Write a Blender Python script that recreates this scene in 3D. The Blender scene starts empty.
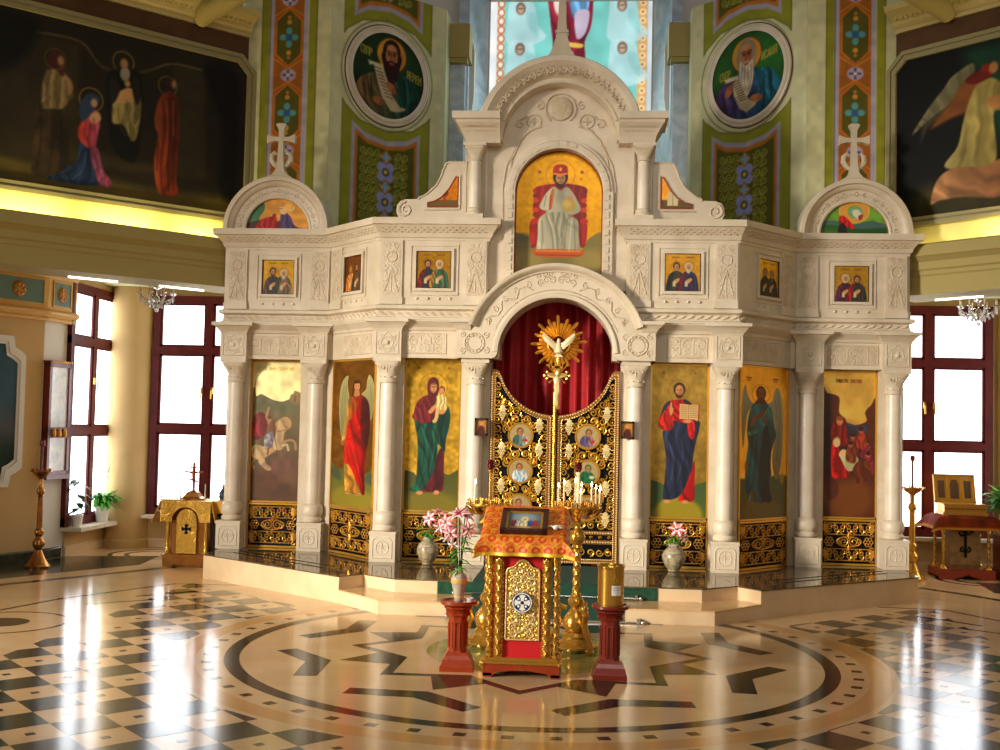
import bpy, bmesh, math, random
import numpy as np
from mathutils import Matrix, Vector
random.seed(7)
PI = math.pi
C = bpy.context.scene.collection
# ---------------------------------------------------------------- camera
CAM = np.array([0.37659, -11.99404, 1.73936])
YAW, PIT, ROL, FPX = math.radians(4.5874), math.radians(2.5627), math.radians(1.27646), 1131.16
_R = np.array([math.cos(YAW), math.sin(YAW), 0]); _D = np.array([-math.sin(YAW), math.cos(YAW), 0]); _U = np.array([0, 0, 1.])
D2 = _D*math.cos(PIT)+_U*math.sin(PIT); _U2 = -_D*math.sin(PIT)+_U*math.cos(PIT)
R3 = _R*math.cos(ROL)+_U2*math.sin(ROL); U3 = -_R*math.sin(ROL)+_U2*math.cos(ROL)
cd = bpy.data.cameras.new('camera'); cam = bpy.data.objects.new('camera', cd); C.objects.link(cam)
cd.sensor_width = 36; cd.lens = FPX/1000*36; cd.clip_end = 100
cam.matrix_world = Matrix(((R3[0], U3[0], -D2[0], CAM[0]), (R3[1], U3[1], -D2[1], CAM[1]), (R3[2], U3[2], -D2[2], CAM[2]), (0, 0, 0, 1)))
sc = bpy.context.scene; sc.camera = cam
# ---------------------------------------------------------------- world, lights, exposure
w = bpy.data.worlds.new('world'); sc.world = w; w.use_nodes = True
w.node_tree.nodes['Background'].inputs[0].default_value = (1.0, 0.94, 0.86, 1)
w.node_tree.nodes['Background'].inputs[1].default_value = 0.16
sc.view_settings.view_transform = 'Standard'; sc.view_settings.look = 'None'
sc.view_settings.gamma = 1.0; sc.view_settings.use_curve_mapping = False
sc.view_settings.exposure = 0.0
sc.cycles.use_denoising = True
sc.cycles.max_bounces = 8; sc.cycles.caustics_reflective = False; sc.cycles.caustics_refractive = False
sc.cycles.sample_clamp_indirect = 6.0

def area(name, loc, target, sx, sy, power, color, spread=PI):
    l = bpy.data.lights.new(name, 'AREA'); l.shape = 'RECTANGLE'; l.size = sx; l.size_y = sy; l.energy = power; l.color = color
    l.spread = spread
    o = bpy.data.objects.new(name, l); C.objects.link(o); o.location = loc
    o.rotation_euler = (Vector(target)-Vector(loc)).to_track_quat('-Z', 'Y').to_euler()
    return o
# daylight through the nave's tall windows behind and left of the photographer; the overhead and west lights are added fill without a fixture
area('nave_window_light', (-12.5, -11.5, 4.0), (0.0, -0.6, 0.9), 2.6, 3.2, 245, (1.0, 0.93, 0.82), math.radians(38))
area('overhead_fill_light', (0.5, -7.5, 6.4), (0.0, 0.0, 2.0), 2.2, 2.2, 88, (1.0, 0.92, 0.80))
area('west_fill_light', (3.5, -14.0, 4.2), (0.0, 0.0, 3.4), 4.0, 3.0, 36, (1.0, 0.92, 0.80), math.radians(110))

# ---------------------------------------------------------------- materials
def s2l(c): return tuple(((x/255)/12.92 if x/255 <= .04045 else ((x/255+.055)/1.055)**2.4) for x in c)
MATS = {}
def mat(name, rgb, rough=.5, metal=0., spec=.5, noise=None, bump=None, emit=None, coat=0., alpha=None, trans=0.):
    """rgb in sRGB 0..255; noise=(scale, rgb2, detail); bump=(kind, scale, strength)"""
    m = bpy.data.materials.new(name); m.use_nodes = True; nt = m.node_tree; b = nt.nodes['Principled BSDF']
    b.inputs['Base Color'].default_value = (*s2l(rgb), 1); b.inputs['Roughness'].default_value = rough
    b.inputs['Metallic'].default_value = metal; b.inputs['Specular IOR Level'].default_value = spec
    b.inputs['Coat Weight'].default_value = coat; b.inputs['Transmission Weight'].default_value = trans
    tc = nt.nodes.new('ShaderNodeTexCoord')
    if noise:
        n = nt.nodes.new('ShaderNodeTexNoise'); n.inputs['Scale'].default_value = noise[0]; n.inputs['Detail'].default_value = noise[2] if len(noise) > 2 else 5
        n.inputs['Distortion'].default_value = noise[3] if len(noise) > 3 else .6
        nt.links.new(tc.outputs['Object'], n.inputs['Vector'])
        r = nt.nodes.new('ShaderNodeValToRGB'); r.color_ramp.elements[0].position = .35; r.color_ramp.elements[1].position = .68
        r.color_ramp.elements[0].color = (*s2l(rgb), 1); r.color_ramp.elements[1].color = (*s2l(noise[1]), 1)
        nt.links.new(n.outputs['Fac'], r.inputs['Fac']); nt.links.new(r.outputs['Color'], b.inputs['Base Color'])
    if bump:
        bp = nt.nodes.new('ShaderNodeBump'); bp.inputs['Strength'].default_value = bump[2]; bp.inputs['Distance'].default_value = .01
        if bump[0] == 'noise':
            t = nt.nodes.new('ShaderNodeTexNoise'); t.inputs['Scale'].default_value = bump[1]; t.inputs['Detail'].default_value = 4; out = t.outputs['Fac']
        elif bump[0] == 'voronoi':
            t = nt.nodes.new('ShaderNodeTexVoronoi'); t.inputs['Scale'].default_value = bump[1]; out = t.outputs['Distance']
        else:
            t = nt.nodes.new('ShaderNodeTexWave'); t.inputs['Scale'].default_value = bump[1]; t.inputs['Distortion'].default_value = 2; out = t.outputs['Fac']
        nt.links.new(tc.outputs['Object'], t.inputs['Vector'])
        nt.links.new(out, bp.inputs['Height']); nt.links.new(bp.outputs['Normal'], b.inputs['Normal'])
    if emit:
        b.inputs['Emission Color'].default_value = (*s2l(emit[0]), 1); b.inputs['Emission Strength'].default_value = emit[1]
    MATS[name] = m
    return m
def vmat(name, rough=.4, emit=0., goldmetal=.75, goldrough=.33, spec=.4):
    """painted surface: pigment and gold leaf read from the mesh"""
    m = bpy.data.materials.new(name); m.use_nodes = True; nt = m.node_tree; b = nt.nodes['Principled BSDF']
    a = nt.nodes.new('ShaderNodeAttribute'); a.attribute_name = 'Col'; g = nt.nodes.new('ShaderNodeAttribute'); g.attribute_name = 'Gold'
    nt.links.new(a.outputs['Color'], b.inputs['Base Color']); b.inputs['Specular IOR Level'].default_value = spec
    mm = nt.nodes.new('ShaderNodeMath'); mm.operation = 'MULTIPLY'; mm.inputs[1].default_value = goldmetal
    nt.links.new(g.outputs['Fac'], mm.inputs[0]); nt.links.new(mm.outputs[0], b.inputs['Metallic'])
    mr = nt.nodes.new('ShaderNodeMix'); mr.inputs[2].default_value = rough; mr.inputs[3].default_value = goldrough
    nt.links.new(g.outputs['Fac'], mr.inputs[0]); nt.links.new(mr.outputs[0], b.inputs['Roughness'])
    if emit:
        nt.links.new(a.outputs['Color'], b.inputs['Emission Color']); b.inputs['Emission Strength'].default_value = emit
    MATS[name] = m; return m

STONE = mat('cream_marble', (214, 198, 172), .42, noise=(3.2, (198, 180, 152), 6), bump=('noise', 60, .06))
STONE2 = mat('carved_cream_marble', (208, 190, 162), .55, noise=(8, (190, 169, 138), 5), bump=('voronoi', 44, .55))
STONE3 = mat('shaft_marble', (224, 210, 188), .35, noise=(4, (208, 191, 166), 6))
GOLD = mat('gilt', (226, 166, 58), .3, .72)
GOLDD = mat('dull_gilt', (206, 146, 52), .38, .6)
BRASS = mat('brass', (214, 160, 66), .24, .78)
PALEG = mat('pale_gilt', (240, 214, 150), .35, .45)
ANTG = mat('antique_gilt', (178, 118, 50), .34, .8)
BRASSD = mat('aged_brass', (166, 104, 48), .24, .9, noise=(9, (186, 128, 62)))
REPOUSSE = mat('embossed_brass', (216, 166, 66), .3, .75, bump=('voronoi', 60, .9))
SILVER = mat('silvered_metal', (225, 212, 190), .28, .85)
CHROME = mat('chrome', (225, 225, 225), .12, 1.0)
BLACK = mat('black_lacquer', (6, 5, 5), .5, spec=.15)
WOODR = mat('red_wood', (156, 58, 20), .35, noise=(7, (140, 46, 14), 5, 3.), coat=.15)
WOODD = mat('dark_red_wood', (122, 36, 16), .35, noise=(7, (106, 28, 12), 5, 3.), coat=.15)
WOODF = mat('window_wood', (84, 20, 16), .45, noise=(6, (98, 28, 22), 4), spec=.25)
FRAMEW = mat('dark_frame_wood', (58, 22, 14), .4)
RED = mat('red_velvet', (205, 10, 14), .75)
CURT = mat('crimson_curtain', (168, 6, 18), .65, noise=(14, (140, 3, 12)))
BEIGE = mat('beige_floor_marble', (218, 182, 136), .13, noise=(1.6, (206, 166, 116), 5))
TAN = mat('tan_floor_marble', (208, 158, 98), .13, noise=(2.0, (196, 146, 92), 5))
GREENM = mat('dark_green_marble', (40, 45, 36), .13, noise=(7, (62, 68, 54), 6, 1.5))
BROWNM = mat('dark_brown_marble', (52, 46, 34), .13, noise=(6, (40, 34, 26), 6))
STEP = mat('step_marble', (224, 198, 158), .3, noise=(2.4, (210, 180, 138), 5))
SOLTOP = mat('polished_solea_marble', (112, 92, 66), .06, noise=(4, (84, 68, 46), 6, 1.))
LIME = mat('pale_green_marble', (172, 166, 88), .08, noise=(5, (150, 148, 78)))
CARPET = mat('green_carpet', (14, 52, 36), .95, noise=(20, (20, 66, 46)), bump=('noise', 300, .3))
WALLY = mat('cream_plaster', (198, 166, 112), .8, noise=(1.2, (188, 156, 102)))
WALLW = mat('pale_plaster', (222, 214, 204), .8)
BEAMC = mat('olive_cream_plaster', (164, 146, 84), .7)
PIERC = mat('pale_green_plaster', (206, 200, 152), .75)
BROWNW = mat('brown_plaster', (92, 58, 26), .8, noise=(3, (80, 50, 22)))
COVE = mat('cove_plaster', (236, 222, 140), .8)
CEILG = mat('sage_ceiling_plaster', (132, 150, 116), .8)
CORN = mat('ceiling_cornice_plaster', (206, 186, 120), .7)
BLUEM = mat('blue_grey_marble', (200, 210, 224), .3, noise=(2.4, (160, 172, 190), 7, 2.))
TEAL = mat('teal_panel', (96, 126, 116), .6)
OCHRE = mat('ochre_molding', (214, 166, 84), .55)
OCHREW = mat('ochre_plaster', (200, 162, 106), .75)
GLASSW = mat('bright_window_glass', (255, 255, 255), .2, emit=((240, 247, 255), 4.5))
WHITEP = mat('white_ceramic', (236, 234, 226), .25)
LEAF = mat('leaf_green', (70, 150, 44), .45, noise=(12, (104, 180, 66)))
LEAFD = mat('dark_leaf_green', (26, 66, 24), .45, noise=(12, (44, 92, 34)))
PETALW = mat('white_petal', (246, 232, 226), .5)
PETALP = mat('pink_petal', (206, 42, 78), .5, noise=(30, (240, 150, 160)))
WAX = mat('wax', (238, 222, 180), .5)
FLAME = mat('flame', (255, 230, 180), .5, emit=((255, 214, 150), 40.0))
STRIP = mat('lit_tube', (255, 255, 255), .4, emit=((250, 250, 240), 3.2))
CRYSTAL = mat('crystal', (240, 238, 240), .08, spec=.9, trans=.35)
PAPER = mat('paper_white', (240, 236, 226), .7)
INK = mat('ink_dark', (40, 34, 30), .7)
PORC = mat('painted_porcelain', (196, 176, 140), .25, noise=(14, (120, 130, 150), 3))
POT = mat('speckled_stoneware', (176, 158, 122), .32, noise=(22, (120, 108, 84), 4))
PAINT = vmat('painted_panel')
MURALM = vmat('painted_mural', .6, spec=.2)
WALLP = vmat('painted_wall_ornament', .75, spec=.2)
GLASSP = vmat('painted_window_glass', .3, emit=.72)

# ---------------------------------------------------------------- mesh builder
class MB:
    def __init__(s, sx=1): s.v = []; s.f = []; s.mi = []; s.cur = 0; s.sx = sx; s.M = None
    def add(s, vs, fs):
        o = len(s.v)
        for p in vs:
            p = Vector(p)
            if s.M is not None: p = s.M @ p
            s.v.append((p.x*s.sx, p.y, p.z))
        for f in fs: s.f.append([i+o for i in f]); s.mi.append(s.cur)
        return s
    def box(s, x0, x1, y0, y1, z0, z1):
        vs = [(x, y, z) for z in (z0, z1) for y in (y0, y1) for x in (x0, x1)]
        return s.add(vs, [(0, 2, 3, 1), (4, 5, 7, 6), (0, 1, 5, 4), (2, 6, 7, 3), (0, 4, 6, 2), (1, 3, 7, 5)])
    def prism(s, pts, z0, z1):                     # plan polygon extruded in z
        n = len(pts)
        return s.add([(x, y, z0) for x, y in pts]+[(x, y, z1) for x, y in pts],
                     [list(range(n))[::-1], list(range(n, 2*n))]+[(i, (i+1) % n, n+(i+1) % n, n+i) for i in range(n)])
    def xz(s, pts, y0, y1):                        # elevation polygon extruded in y
        n = len(pts)
        return s.add([(x, y0, z) for x, z in pts]+[(x, y1, z) for x, z in pts],
                     [list(range(n)), list(range(n, 2*n))[::-1]]+[(i, n+i, n+(i+1) % n, (i+1) % n) for i in range(n)])
    def ringxz(s, outer, inner, y0, y1):           # band between two open polylines of equal length
        n = len(outer); vs = []; fs = []
        for y in (y0, y1):
            vs += [(x, y, z) for x, z in outer]+[(x, y, z) for x, z in inner]
        for i in range(n-1):
            fs += [(i, i+1, n+i+1, n+i), (2*n+i, 3*n+i, 3*n+i+1, 2*n+i+1), (i, 2*n+i, 2*n+i+1, i+1), (n+i, n+i+1, 3*n+i+1, 3*n+i)]
        fs += [(0, n, 3*n, 2*n), (n-1, 3*n-1, 4*n-1, 2*n-1)]
        return s.add(vs, fs)
    def rings(s, rs, cap=True, closed=False):      # loft through equal rings
        n = len(rs[0]); vs = [p for r in rs for p in r]; fs = []
        m = len(rs)
        for k in range(m if closed else m-1):
            a = k*n; b = ((k+1) % m)*n
            for i in range(n): fs.append((a+i, a+(i+1) % n, b+(i+1) % n, b+i))
        if cap and not closed: fs += [list(range(n))[::-1], list(range((m-1)*n, m*n))]
        return s.add(vs, fs)
    def lathe(s, prof, c=(0, 0, 0), n=20):         # prof [(r,z)]
        return s.rings([[(c[0]+r*math.cos(2*PI*i/n), c[1]+r*math.sin(2*PI*i/n), c[2]+z) for i in range(n)] for r, z in prof])
    def tube(s, path, r, n=6, cap=True):
        P = [Vector(p) for p in path]; rs = []
        for i, p in enumerate(P):
            t = (P[min(i+1, len(P)-1)]-P[max(i-1, 0)])
            t = t.normalized() if t.length > 1e-9 else Vector((0, 0, 1))
            a = t.orthogonal().normalized() if i == 0 else (a - t*a.dot(t)).normalized() if (a - t*a.dot(t)).length > 1e-6 else t.orthogonal().normalized()
            b = t.cross(a); rr = r[i] if isinstance(r, (list, tuple)) else r
            rs.append([p+a*(rr*math.cos(2*PI*k/n))+b*(rr*math.sin(2*PI*k/n)) for k in range(n)])
        return s.rings(rs, cap)
    def loop(s, path, r, n=6):
        return s.tube(list(path)+[path[0]], r, n)
    def ball(s, c, r, n=10, m=6, sc=(1, 1, 1)):
        rs = []
        for j in range(1, m):
            t = PI*j/m
            rs.append([(c[0]+sc[0]*r*math.sin(t)*math.cos(2*PI*i/n), c[1]+sc[1]*r*math.sin(t)*math.sin(2*PI*i/n), c[2]-sc[2]*r*math.cos(t)) for i in range(n)])
        return s.rings(rs)
    def sweep(s, path, prof):                      # plan path [(x,y)], closed profile [(d,z)], d to the right of travel
        P = [Vector((x, y)) for x, y in path]; rs = []
        for i, p in enumerate(P):
            ns = []
            if i > 0: t = (P[i]-P[i-1]).normalized(); ns.append(Vector((t.y, -t.x)))
            if i < len(P)-1: t = (P[i+1]-P[i]).normalized(); ns.append(Vector((t.y, -t.x)))
            m = sum(ns, Vector((0, 0))); m = m.normalized(); m = m/max(.3, m.dot(ns[0]))
            rs.append([(p.x+m.x*d, p.y+m.y*d, z) for d, z in prof])
        return s.rings(rs)
    def arcsweep(s, cx, cz, a0, a1, prof, n=40):   # profile [(radius,y)] swept round an arch in the xz plane
        rs = []
        for k in range(n+1):
            a = a0+(a1-a0)*k/n
            rs.append([(cx+r*math.cos(a), y, cz+r*math.sin(a)) for r, y in prof])
        return s.rings(rs)
    def spiral(s, c, r0, turns, r, a0=0, sgn=1, n=6, y=0, seg=14):   # flat volute in xz
        pts = []
        N = max(6, int(seg*turns))
        for k in range(N+1):
            t = k/N; a = a0+sgn*2*PI*turns*t; rr = r0*(1-.82*t)
            pts.append((c[0]+rr*math.cos(a), y, c[1]+rr*math.sin(a)))
        return s.tube(pts, [r*(1-.45*k/N) for k in range(N+1)], n)
    def build(s, name, mats, parent=None, org=(0, 0, 0), smooth=False, recalc=True):
        me = bpy.data.meshes.new(name)
        ox, oy, oz = org
        me.from_pydata([(x-ox, y-oy, z-oz) for x, y, z in s.v], [], s.f)
        for m in (mats if isinstance(mats, (list, tuple)) else [mats]): me.materials.append(m)
        me.polygons.foreach_set('material_index', s.mi)
        if recalc:
            bm = bmesh.new(); bm.from_mesh(me); bmesh.ops.recalc_face_normals(bm, faces=bm.faces); bm.to_mesh(me); bm.free()
        if smooth:
            me.polygons.foreach_set('use_smooth', [True]*len(me.polygons))
            me.set_sharp_from_angle(angle=math.radians(38))
        o = bpy.data.objects.new(name, me); C.objects.link(o)
        if parent: o.parent = parent
        return o
def arc(cx, cz, r, a0, a1, n=24): return [(cx+r*math.cos(a0+(a1-a0)*i/n), cz+r*math.sin(a0+(a1-a0)*i/n)) for i in range(n+1)]
def root(name, label, cat, loc=(0, 0, 0), rz=0, group=None):
    o = bpy.data.objects.new(name, None); C.objects.link(o); o.location = loc; o.rotation_euler = (0, 0, rz); o.empty_display_size = .1
    o['label'] = label; o['category'] = cat
    if group: o['group'] = group
    return o
def tag(o, label, cat, group=None):
    o['label'] = label; o['category'] = cat
    if group: o['group'] = group
    return o
def struct(o): o['kind'] = 'structure'; return o
def copy_tree(o, parent=None):
    c = o.copy(); C.objects.link(c); c.parent = parent
    for ch in list(o.children): copy_tree(ch, c)
    return c
def ray(u, v): return D2+R3*(u-500)/FPX-U3*(v-375)/FPX

# ---------------------------------------------------------------- painter: pigment laid on a fine grid
def smoothpts(pts, k=6, closed=True):
    P = np.array(pts, float); n = len(P); out = []
    for i in range(n if closed else n-1):
        p0, p1, p2, p3 = (P[(i-1) % n], P[i], P[(i+1) % n], P[(i+2) % n]) if closed else (P[max(i-1, 0)], P[i], P[i+1], P[min(i+2, n-1)])
        for t in np.linspace(0, 1, k, endpoint=False):
            out.append(.5*((2*p1)+(-p0+p2)*t+(2*p0-5*p1+4*p2-p3)*t*t+(-p0+3*p1-3*p2+p3)*t**3))
    if not closed: out.append(P[-1])
    return np.array(out)
class Painter:
    def __init__(s, x0, y0, x1, y1, nx, ny, bg=(200, 160, 60), gold=0., seed=1):
        s.box = (x0, y0, x1, y1); s.nx, s.ny = nx, ny
        s.X, s.Y = np.meshgrid(np.linspace(x0, x1, nx), np.linspace(y0, y1, ny))
        s.px = abs(x1-x0)/(nx-1)
        s.col = np.empty((ny, nx, 3)); s.col[:] = bg; s.gold = np.full((ny, nx), float(gold)); s.rng = np.random.RandomState(seed); s.gam = 1.22
    def noise(s, scale):                           # smooth value noise
        cx = max(2, int(abs(s.box[2]-s.box[0])/scale)+2); cy = max(2, int(abs(s.box[3]-s.box[1])/scale)+2)
        g = s.rng.rand(cy+1, cx+1)
        fx = np.linspace(0, cx-1e-6, s.nx); fy = np.linspace(0, cy-1e-6, s.ny)
        ix = fx.astype(int); iy = fy.astype(int); tx = fx-ix; ty = fy-iy
        tx = tx*tx*(3-2*tx); ty = (ty*ty*(3-2*ty))[:, None]
        a = g[iy][:, ix]*(1-tx)+g[iy][:, ix+1]*tx; b = g[iy+1][:, ix]*(1-tx)+g[iy+1][:, ix+1]*tx
        return a*(1-ty)+b*ty
    def blend(s, a, color, gold=0.):
        a = np.clip(a, 0, 1); c = np.array(color, float)
        s.col += (c-s.col)*a[..., None]; s.gold += (gold-s.gold)*a
    def sdf(s, P, closed=True):
        d = np.full(s.X.shape, 1e18); inside = np.zeros(s.X.shape, bool); n = len(P)
        for i in range(n if closed else n-1):
            ax, ay = P[i]; bx, by = P[(i+1) % n]
            ex, ey = bx-ax, by-ay; wx, wy = s.X-ax, s.Y-ay
            t = np.clip((wx*ex+wy*ey)/(ex*ex+ey*ey+1e-12), 0, 1)
            d = np.minimum(d, (wx-ex*t)**2+(wy-ey*t)**2)
            if closed:
                c = ((ay > s.Y) != (by > s.Y))
                with np.errstate(divide='ignore', invalid='ignore'):
                    xi = ax+(s.Y-ay)*ex/(ey if ey else 1e-12)
                inside ^= c & (s.X < xi)
        d = np.sqrt(d)
        return np.where(inside, -d, d) if closed else d
    def poly(s, pts, color, c2=None, axis=(1, 0), gold=0., sm=True, soft=1., op=1., folds=0, fdir=(0, 1), fs=.22):
        P = smoothpts(pts, 5) if sm else np.array(pts, float)
        d = s.sdf(P); e = s.px*.9*soft; a = np.clip(.5-d/(2*e), 0, 1)*op
        if c2 is None and not folds: s.blend(a, color, gold); return d
        lo, hi = P.min(0), P.max(0)
        t = ((s.X-lo[0])/(hi[0]-lo[0]+1e-9)*axis[0]+(s.Y-lo[1])/(hi[1]-lo[1]+1e-9)*axis[1])
        t = np.clip(t, 0, 1)[..., None]
        c = np.array(color, float)*(1-t)+np.array(c2 if c2 is not None else color, float)*t
        if folds:                                  # drapery folds as darker and lighter stripes of paint
            q = (s.X*fdir[1]-s.Y*fdir[0])/(max(hi-lo)/folds)+1.1*s.noise(max(hi-lo)/2.5)+.25*s.noise(max(hi-lo)/8)
            c = c*(1+fs*(np.sin(2*PI*q)*(.35+.9*s.noise(max(hi-lo)/5))+.35*np.sin(4.6*PI*q+1))[..., None])
        s.col += (c-s.col)*a[..., None]; s.gold += (gold-s.gold)*a
        return d
    def ell(s, cx, cy, rx, ry, color, gold=0., op=1., soft=1., rot=0.):
        dx, dy = s.X-cx, s.Y-cy
        if rot: dx, dy = dx*math.cos(rot)+dy*math.sin(rot), -dx*math.sin(rot)+dy*math.cos(rot)
        q = np.sqrt((dx/rx)**2+(dy/ry)**2); d = (q-1)*min(rx, ry)
        s.blend(np.clip(.5-d/(2*s.px*.9*soft), 0, 1)*op, color, gold)
    def oring(s, cx, cy, rx, ry, wd, color, gold=0., op=1.):
        q = np.sqrt(((s.X-cx)/rx)**2+((s.Y-cy)/ry)**2); d = abs(q-1)*min(rx, ry)-wd/2
        s.blend(np.clip(.5-d/(2*s.px*.9), 0, 1)*op, color, gold)
    def line(s, pts, wd, color, gold=0., sm=True, op=1.):
        P = smoothpts(pts, 5, False) if sm and len(pts) > 2 else np.array(pts, float)
        d = s.sdf(P, False)-wd/2
        s.blend(np.clip(.5-d/(2*s.px*.9), 0, 1)*op, color, gold)
    def rect(s, x0, y0, x1, y1, color, gold=0., op=1.):
        d = np.maximum(np.maximum(min(x0, x1)-s.X, s.X-max(x0, x1)), np.maximum(min(y0, y1)-s.Y, s.Y-max(y0, y1)))
        s.blend(np.clip(.5-d/(2*s.px*.9), 0, 1)*op, color, gold)
    def mottle(s, scale, amt): s.col *= (1+amt*(s.noise(scale)-.5)*2)[..., None]
    def head(s, x, y, r, hair=(60, 34, 20), skin=(206, 150, 100), beard=None, hood=None):
        if hood: s.ell(x, y-.1*r, 1.35*r, 1.5*r, hood)
        else: s.ell(x, y-.15*r, 1.12*r, 1.28*r, hair)
        s.ell(x, y+.12*r, .72*r, 1.05*r, skin)
        if beard: s.ell(x, y+.95*r, .66*r, .62*r if beard != 'long' else 1.2*r, hair); s.ell(x, y+.5*r, .5*r, .4*r, skin)
        s.ell(x+.34*r, y+.15*r, .36*r, .8*r, tuple(.78*v for v in skin), op=.5, soft=2)
        for k in (-1, 1): s.ell(x+k*.28*r, y+.05*r, .11*r, .07*r, (64, 38, 26), op=.8); s.line([(x+k*.14*r, y-.12*r), (x+k*.42*r, y-.12*r)], .07*r, (110, 68, 42), op=.7)
        s.line([(x, y), (x+.05*r, y+.35*r)], .12*r, (160, 104, 66)); s.line([(x-.2*r, y+.6*r), (x+.2*r, y+.6*r)], .12*r, (140, 62, 48))
    def mesh(s, name, O, U, V, m, parent=None, mask=None, org=(0, 0, 0)):
        """O world point of (x0,y1) lower-left, U and V full edge vectors; y runs down in painter space"""
        u = np.linspace(0, 1, s.nx); v = np.linspace(1, 0, s.ny)
        UU, VV = np.meshgrid(u, v)
        pos = np.array(O)+UU[..., None]*np.array(U)+VV[..., None]*np.array(V)-np.array(org)
        idx = np.arange(s.nx*s.ny).reshape(s.ny, s.nx)
        q = np.stack([idx[1:, :-1], idx[1:, 1:], idx[:-1, 1:], idx[:-1, :-1]], -1).reshape(-1, 4)
        if mask is not None:
            xc = .25*(s.X[1:, 1:]+s.X[:-1, :-1]+s.X[1:, :-1]+s.X[:-1, 1:]); yc = .25*(s.Y[1:, 1:]+s.Y[:-1, :-1]+s.Y[1:, :-1]+s.Y[:-1, 1:])
            q = q[mask(xc, yc).ravel()]
        used = np.unique(q); remap = np.zeros(s.nx*s.ny, int); remap[used] = np.arange(len(used)); q = remap[q]
        me = bpy.data.meshes.new(name); nv = len(used); nf = len(q)
        me.vertices.add(nv); me.vertices.foreach_set('co', pos.reshape(-1, 3)[used].ravel())
        me.loops.add(nf*4); me.loops.foreach_set('vertex_index', q.ravel().astype(np.int32))
        me.polygons.add(nf); me.polygons.foreach_set('loop_start', np.arange(0, nf*4, 4, dtype=np.int32))
        me.update(calc_edges=True)
        c = np.clip(s.col/255., 0, 1)**s.gam; lin = np.where(c <= .04045, c/12.92, ((c+.055)/1.055)**2.4)
        rgba = np.concatenate([lin.reshape(-1, 3)[used], np.ones((nv, 1))], 1)
        at = me.color_attributes.new('Col', 'FLOAT_COLOR', 'POINT'); at.data.foreach_set('color', rgba.ravel().astype(np.float32))
        ag = me.attributes.new('Gold', 'FLOAT', 'POINT'); ag.data.foreach_set('value', s.gold.ravel()[used].astype(np.float32))
        me.materials.append(m)
        o = bpy.data.objects.new(name, me); C.objects.link(o)
        if parent: o.parent = parent
        return o
# ================================================================ the setting
H = .26                                            # height of the solea
CX, CY = -.05, -3.18                               # centre of the great floor roundel
# ---- floor: one mesh, inlays let in as thin layers of coloured marble
fl = MB()
def flat(pts, z): fl.add([(x, y, z) for x, y in pts], [list(range(len(pts)))])
def annulus(cx, cy, r0, r1, z, n=96, a0=0, a1=2*PI):
    vs = []; fs = []
    for k in range(n+1):
        a = a0+(a1-a0)*k/n
        vs += [(cx+r0*math.cos(a), cy+r0*math.sin(a), z), (cx+r1*math.cos(a), cy+r1*math.sin(a), z)]
    for k in range(n): fs.append((2*k, 2*k+1, 2*k+3, 2*k+2))
    fl.add(vs, fs)
fl.cur = 0; flat([(-9, -13.5), (9, -13.5), (9, 5), (-9, 5)], 0)
fl.cur = 1; annulus(CX, CY, 2.50, 2.66, .0005)
fl.cur = 2; annulus(CX, CY, 2.19, 2.30, .0008)
def pol(r, a): t = math.radians(a); return (CX+r*math.sin(t), CY-r*math.cos(t))
for k in range(56):                                # ring of small squares
    a = k*360/56; t = math.radians(a); c = pol(2.42, a); h = .036
    ex = (math.cos(t), math.sin(t)); ey = (-math.sin(t), math.cos(t))
    flat([(c[0]+i*h*ex[0]+j*h*ey[0], c[1]+i*h*ex[1]+j*h*ey[1]) for i, j in ((-1, -1), (1, -1), (1, 1), (-1, 1))], .0008)
for k in range(8):
    a = 22.5+45*k
    flat([pol(1.54, a), pol(1.79, a+15.8), pol(1.93, a+13.2), pol(1.73, a), pol(1.93, a-13.2), pol(1.79, a-15.8)], .0008)
    flat([pol(1.48, a), pol(1.11, a+13.2), pol(1.03, a), pol(1.11, a-13.2)], .0009)
    for s in (-1, 1):
        flat([pol(1.05, a), pol(1.40, a+s*22.5), pol(1.29, a+s*22.5), pol(.97, a)], .0008)
fl.cur = 4; annulus(CX, CY, 0, .80, .0006, 48)
fl.cur = 2
def clipc(pts, R):                                 # trim a tile to outside the roundel by the tangent at its bearing
    mx = sum(p[0] for p in pts)/len(pts)-CX; my = sum(p[1] for p in pts)/len(pts)-CY; L = math.hypot(mx, my); n = (mx/L, my/L)
    return cliph(pts, n, R+n[0]*CX+n[1]*CY)
def cliph(pts, n, c):                              # keep n.p >= c
    out = []
    for i in range(len(pts)):
        p, q = pts[i], pts[(i+1) % len(pts)]; a = n[0]*p[0]+n[1]*p[1]-c; b = n[0]*q[0]+n[1]*q[1]-c
        if a >= 0: out.append(p)
        if a*b < 0: t = a/(a-b); out.append((p[0]+(q[0]-p[0])*t, p[1]+(q[1]-p[1])*t))
    return out
SF = ((3.82, .2), (1.517, -1.72))                  # foot line of the solea side
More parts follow.
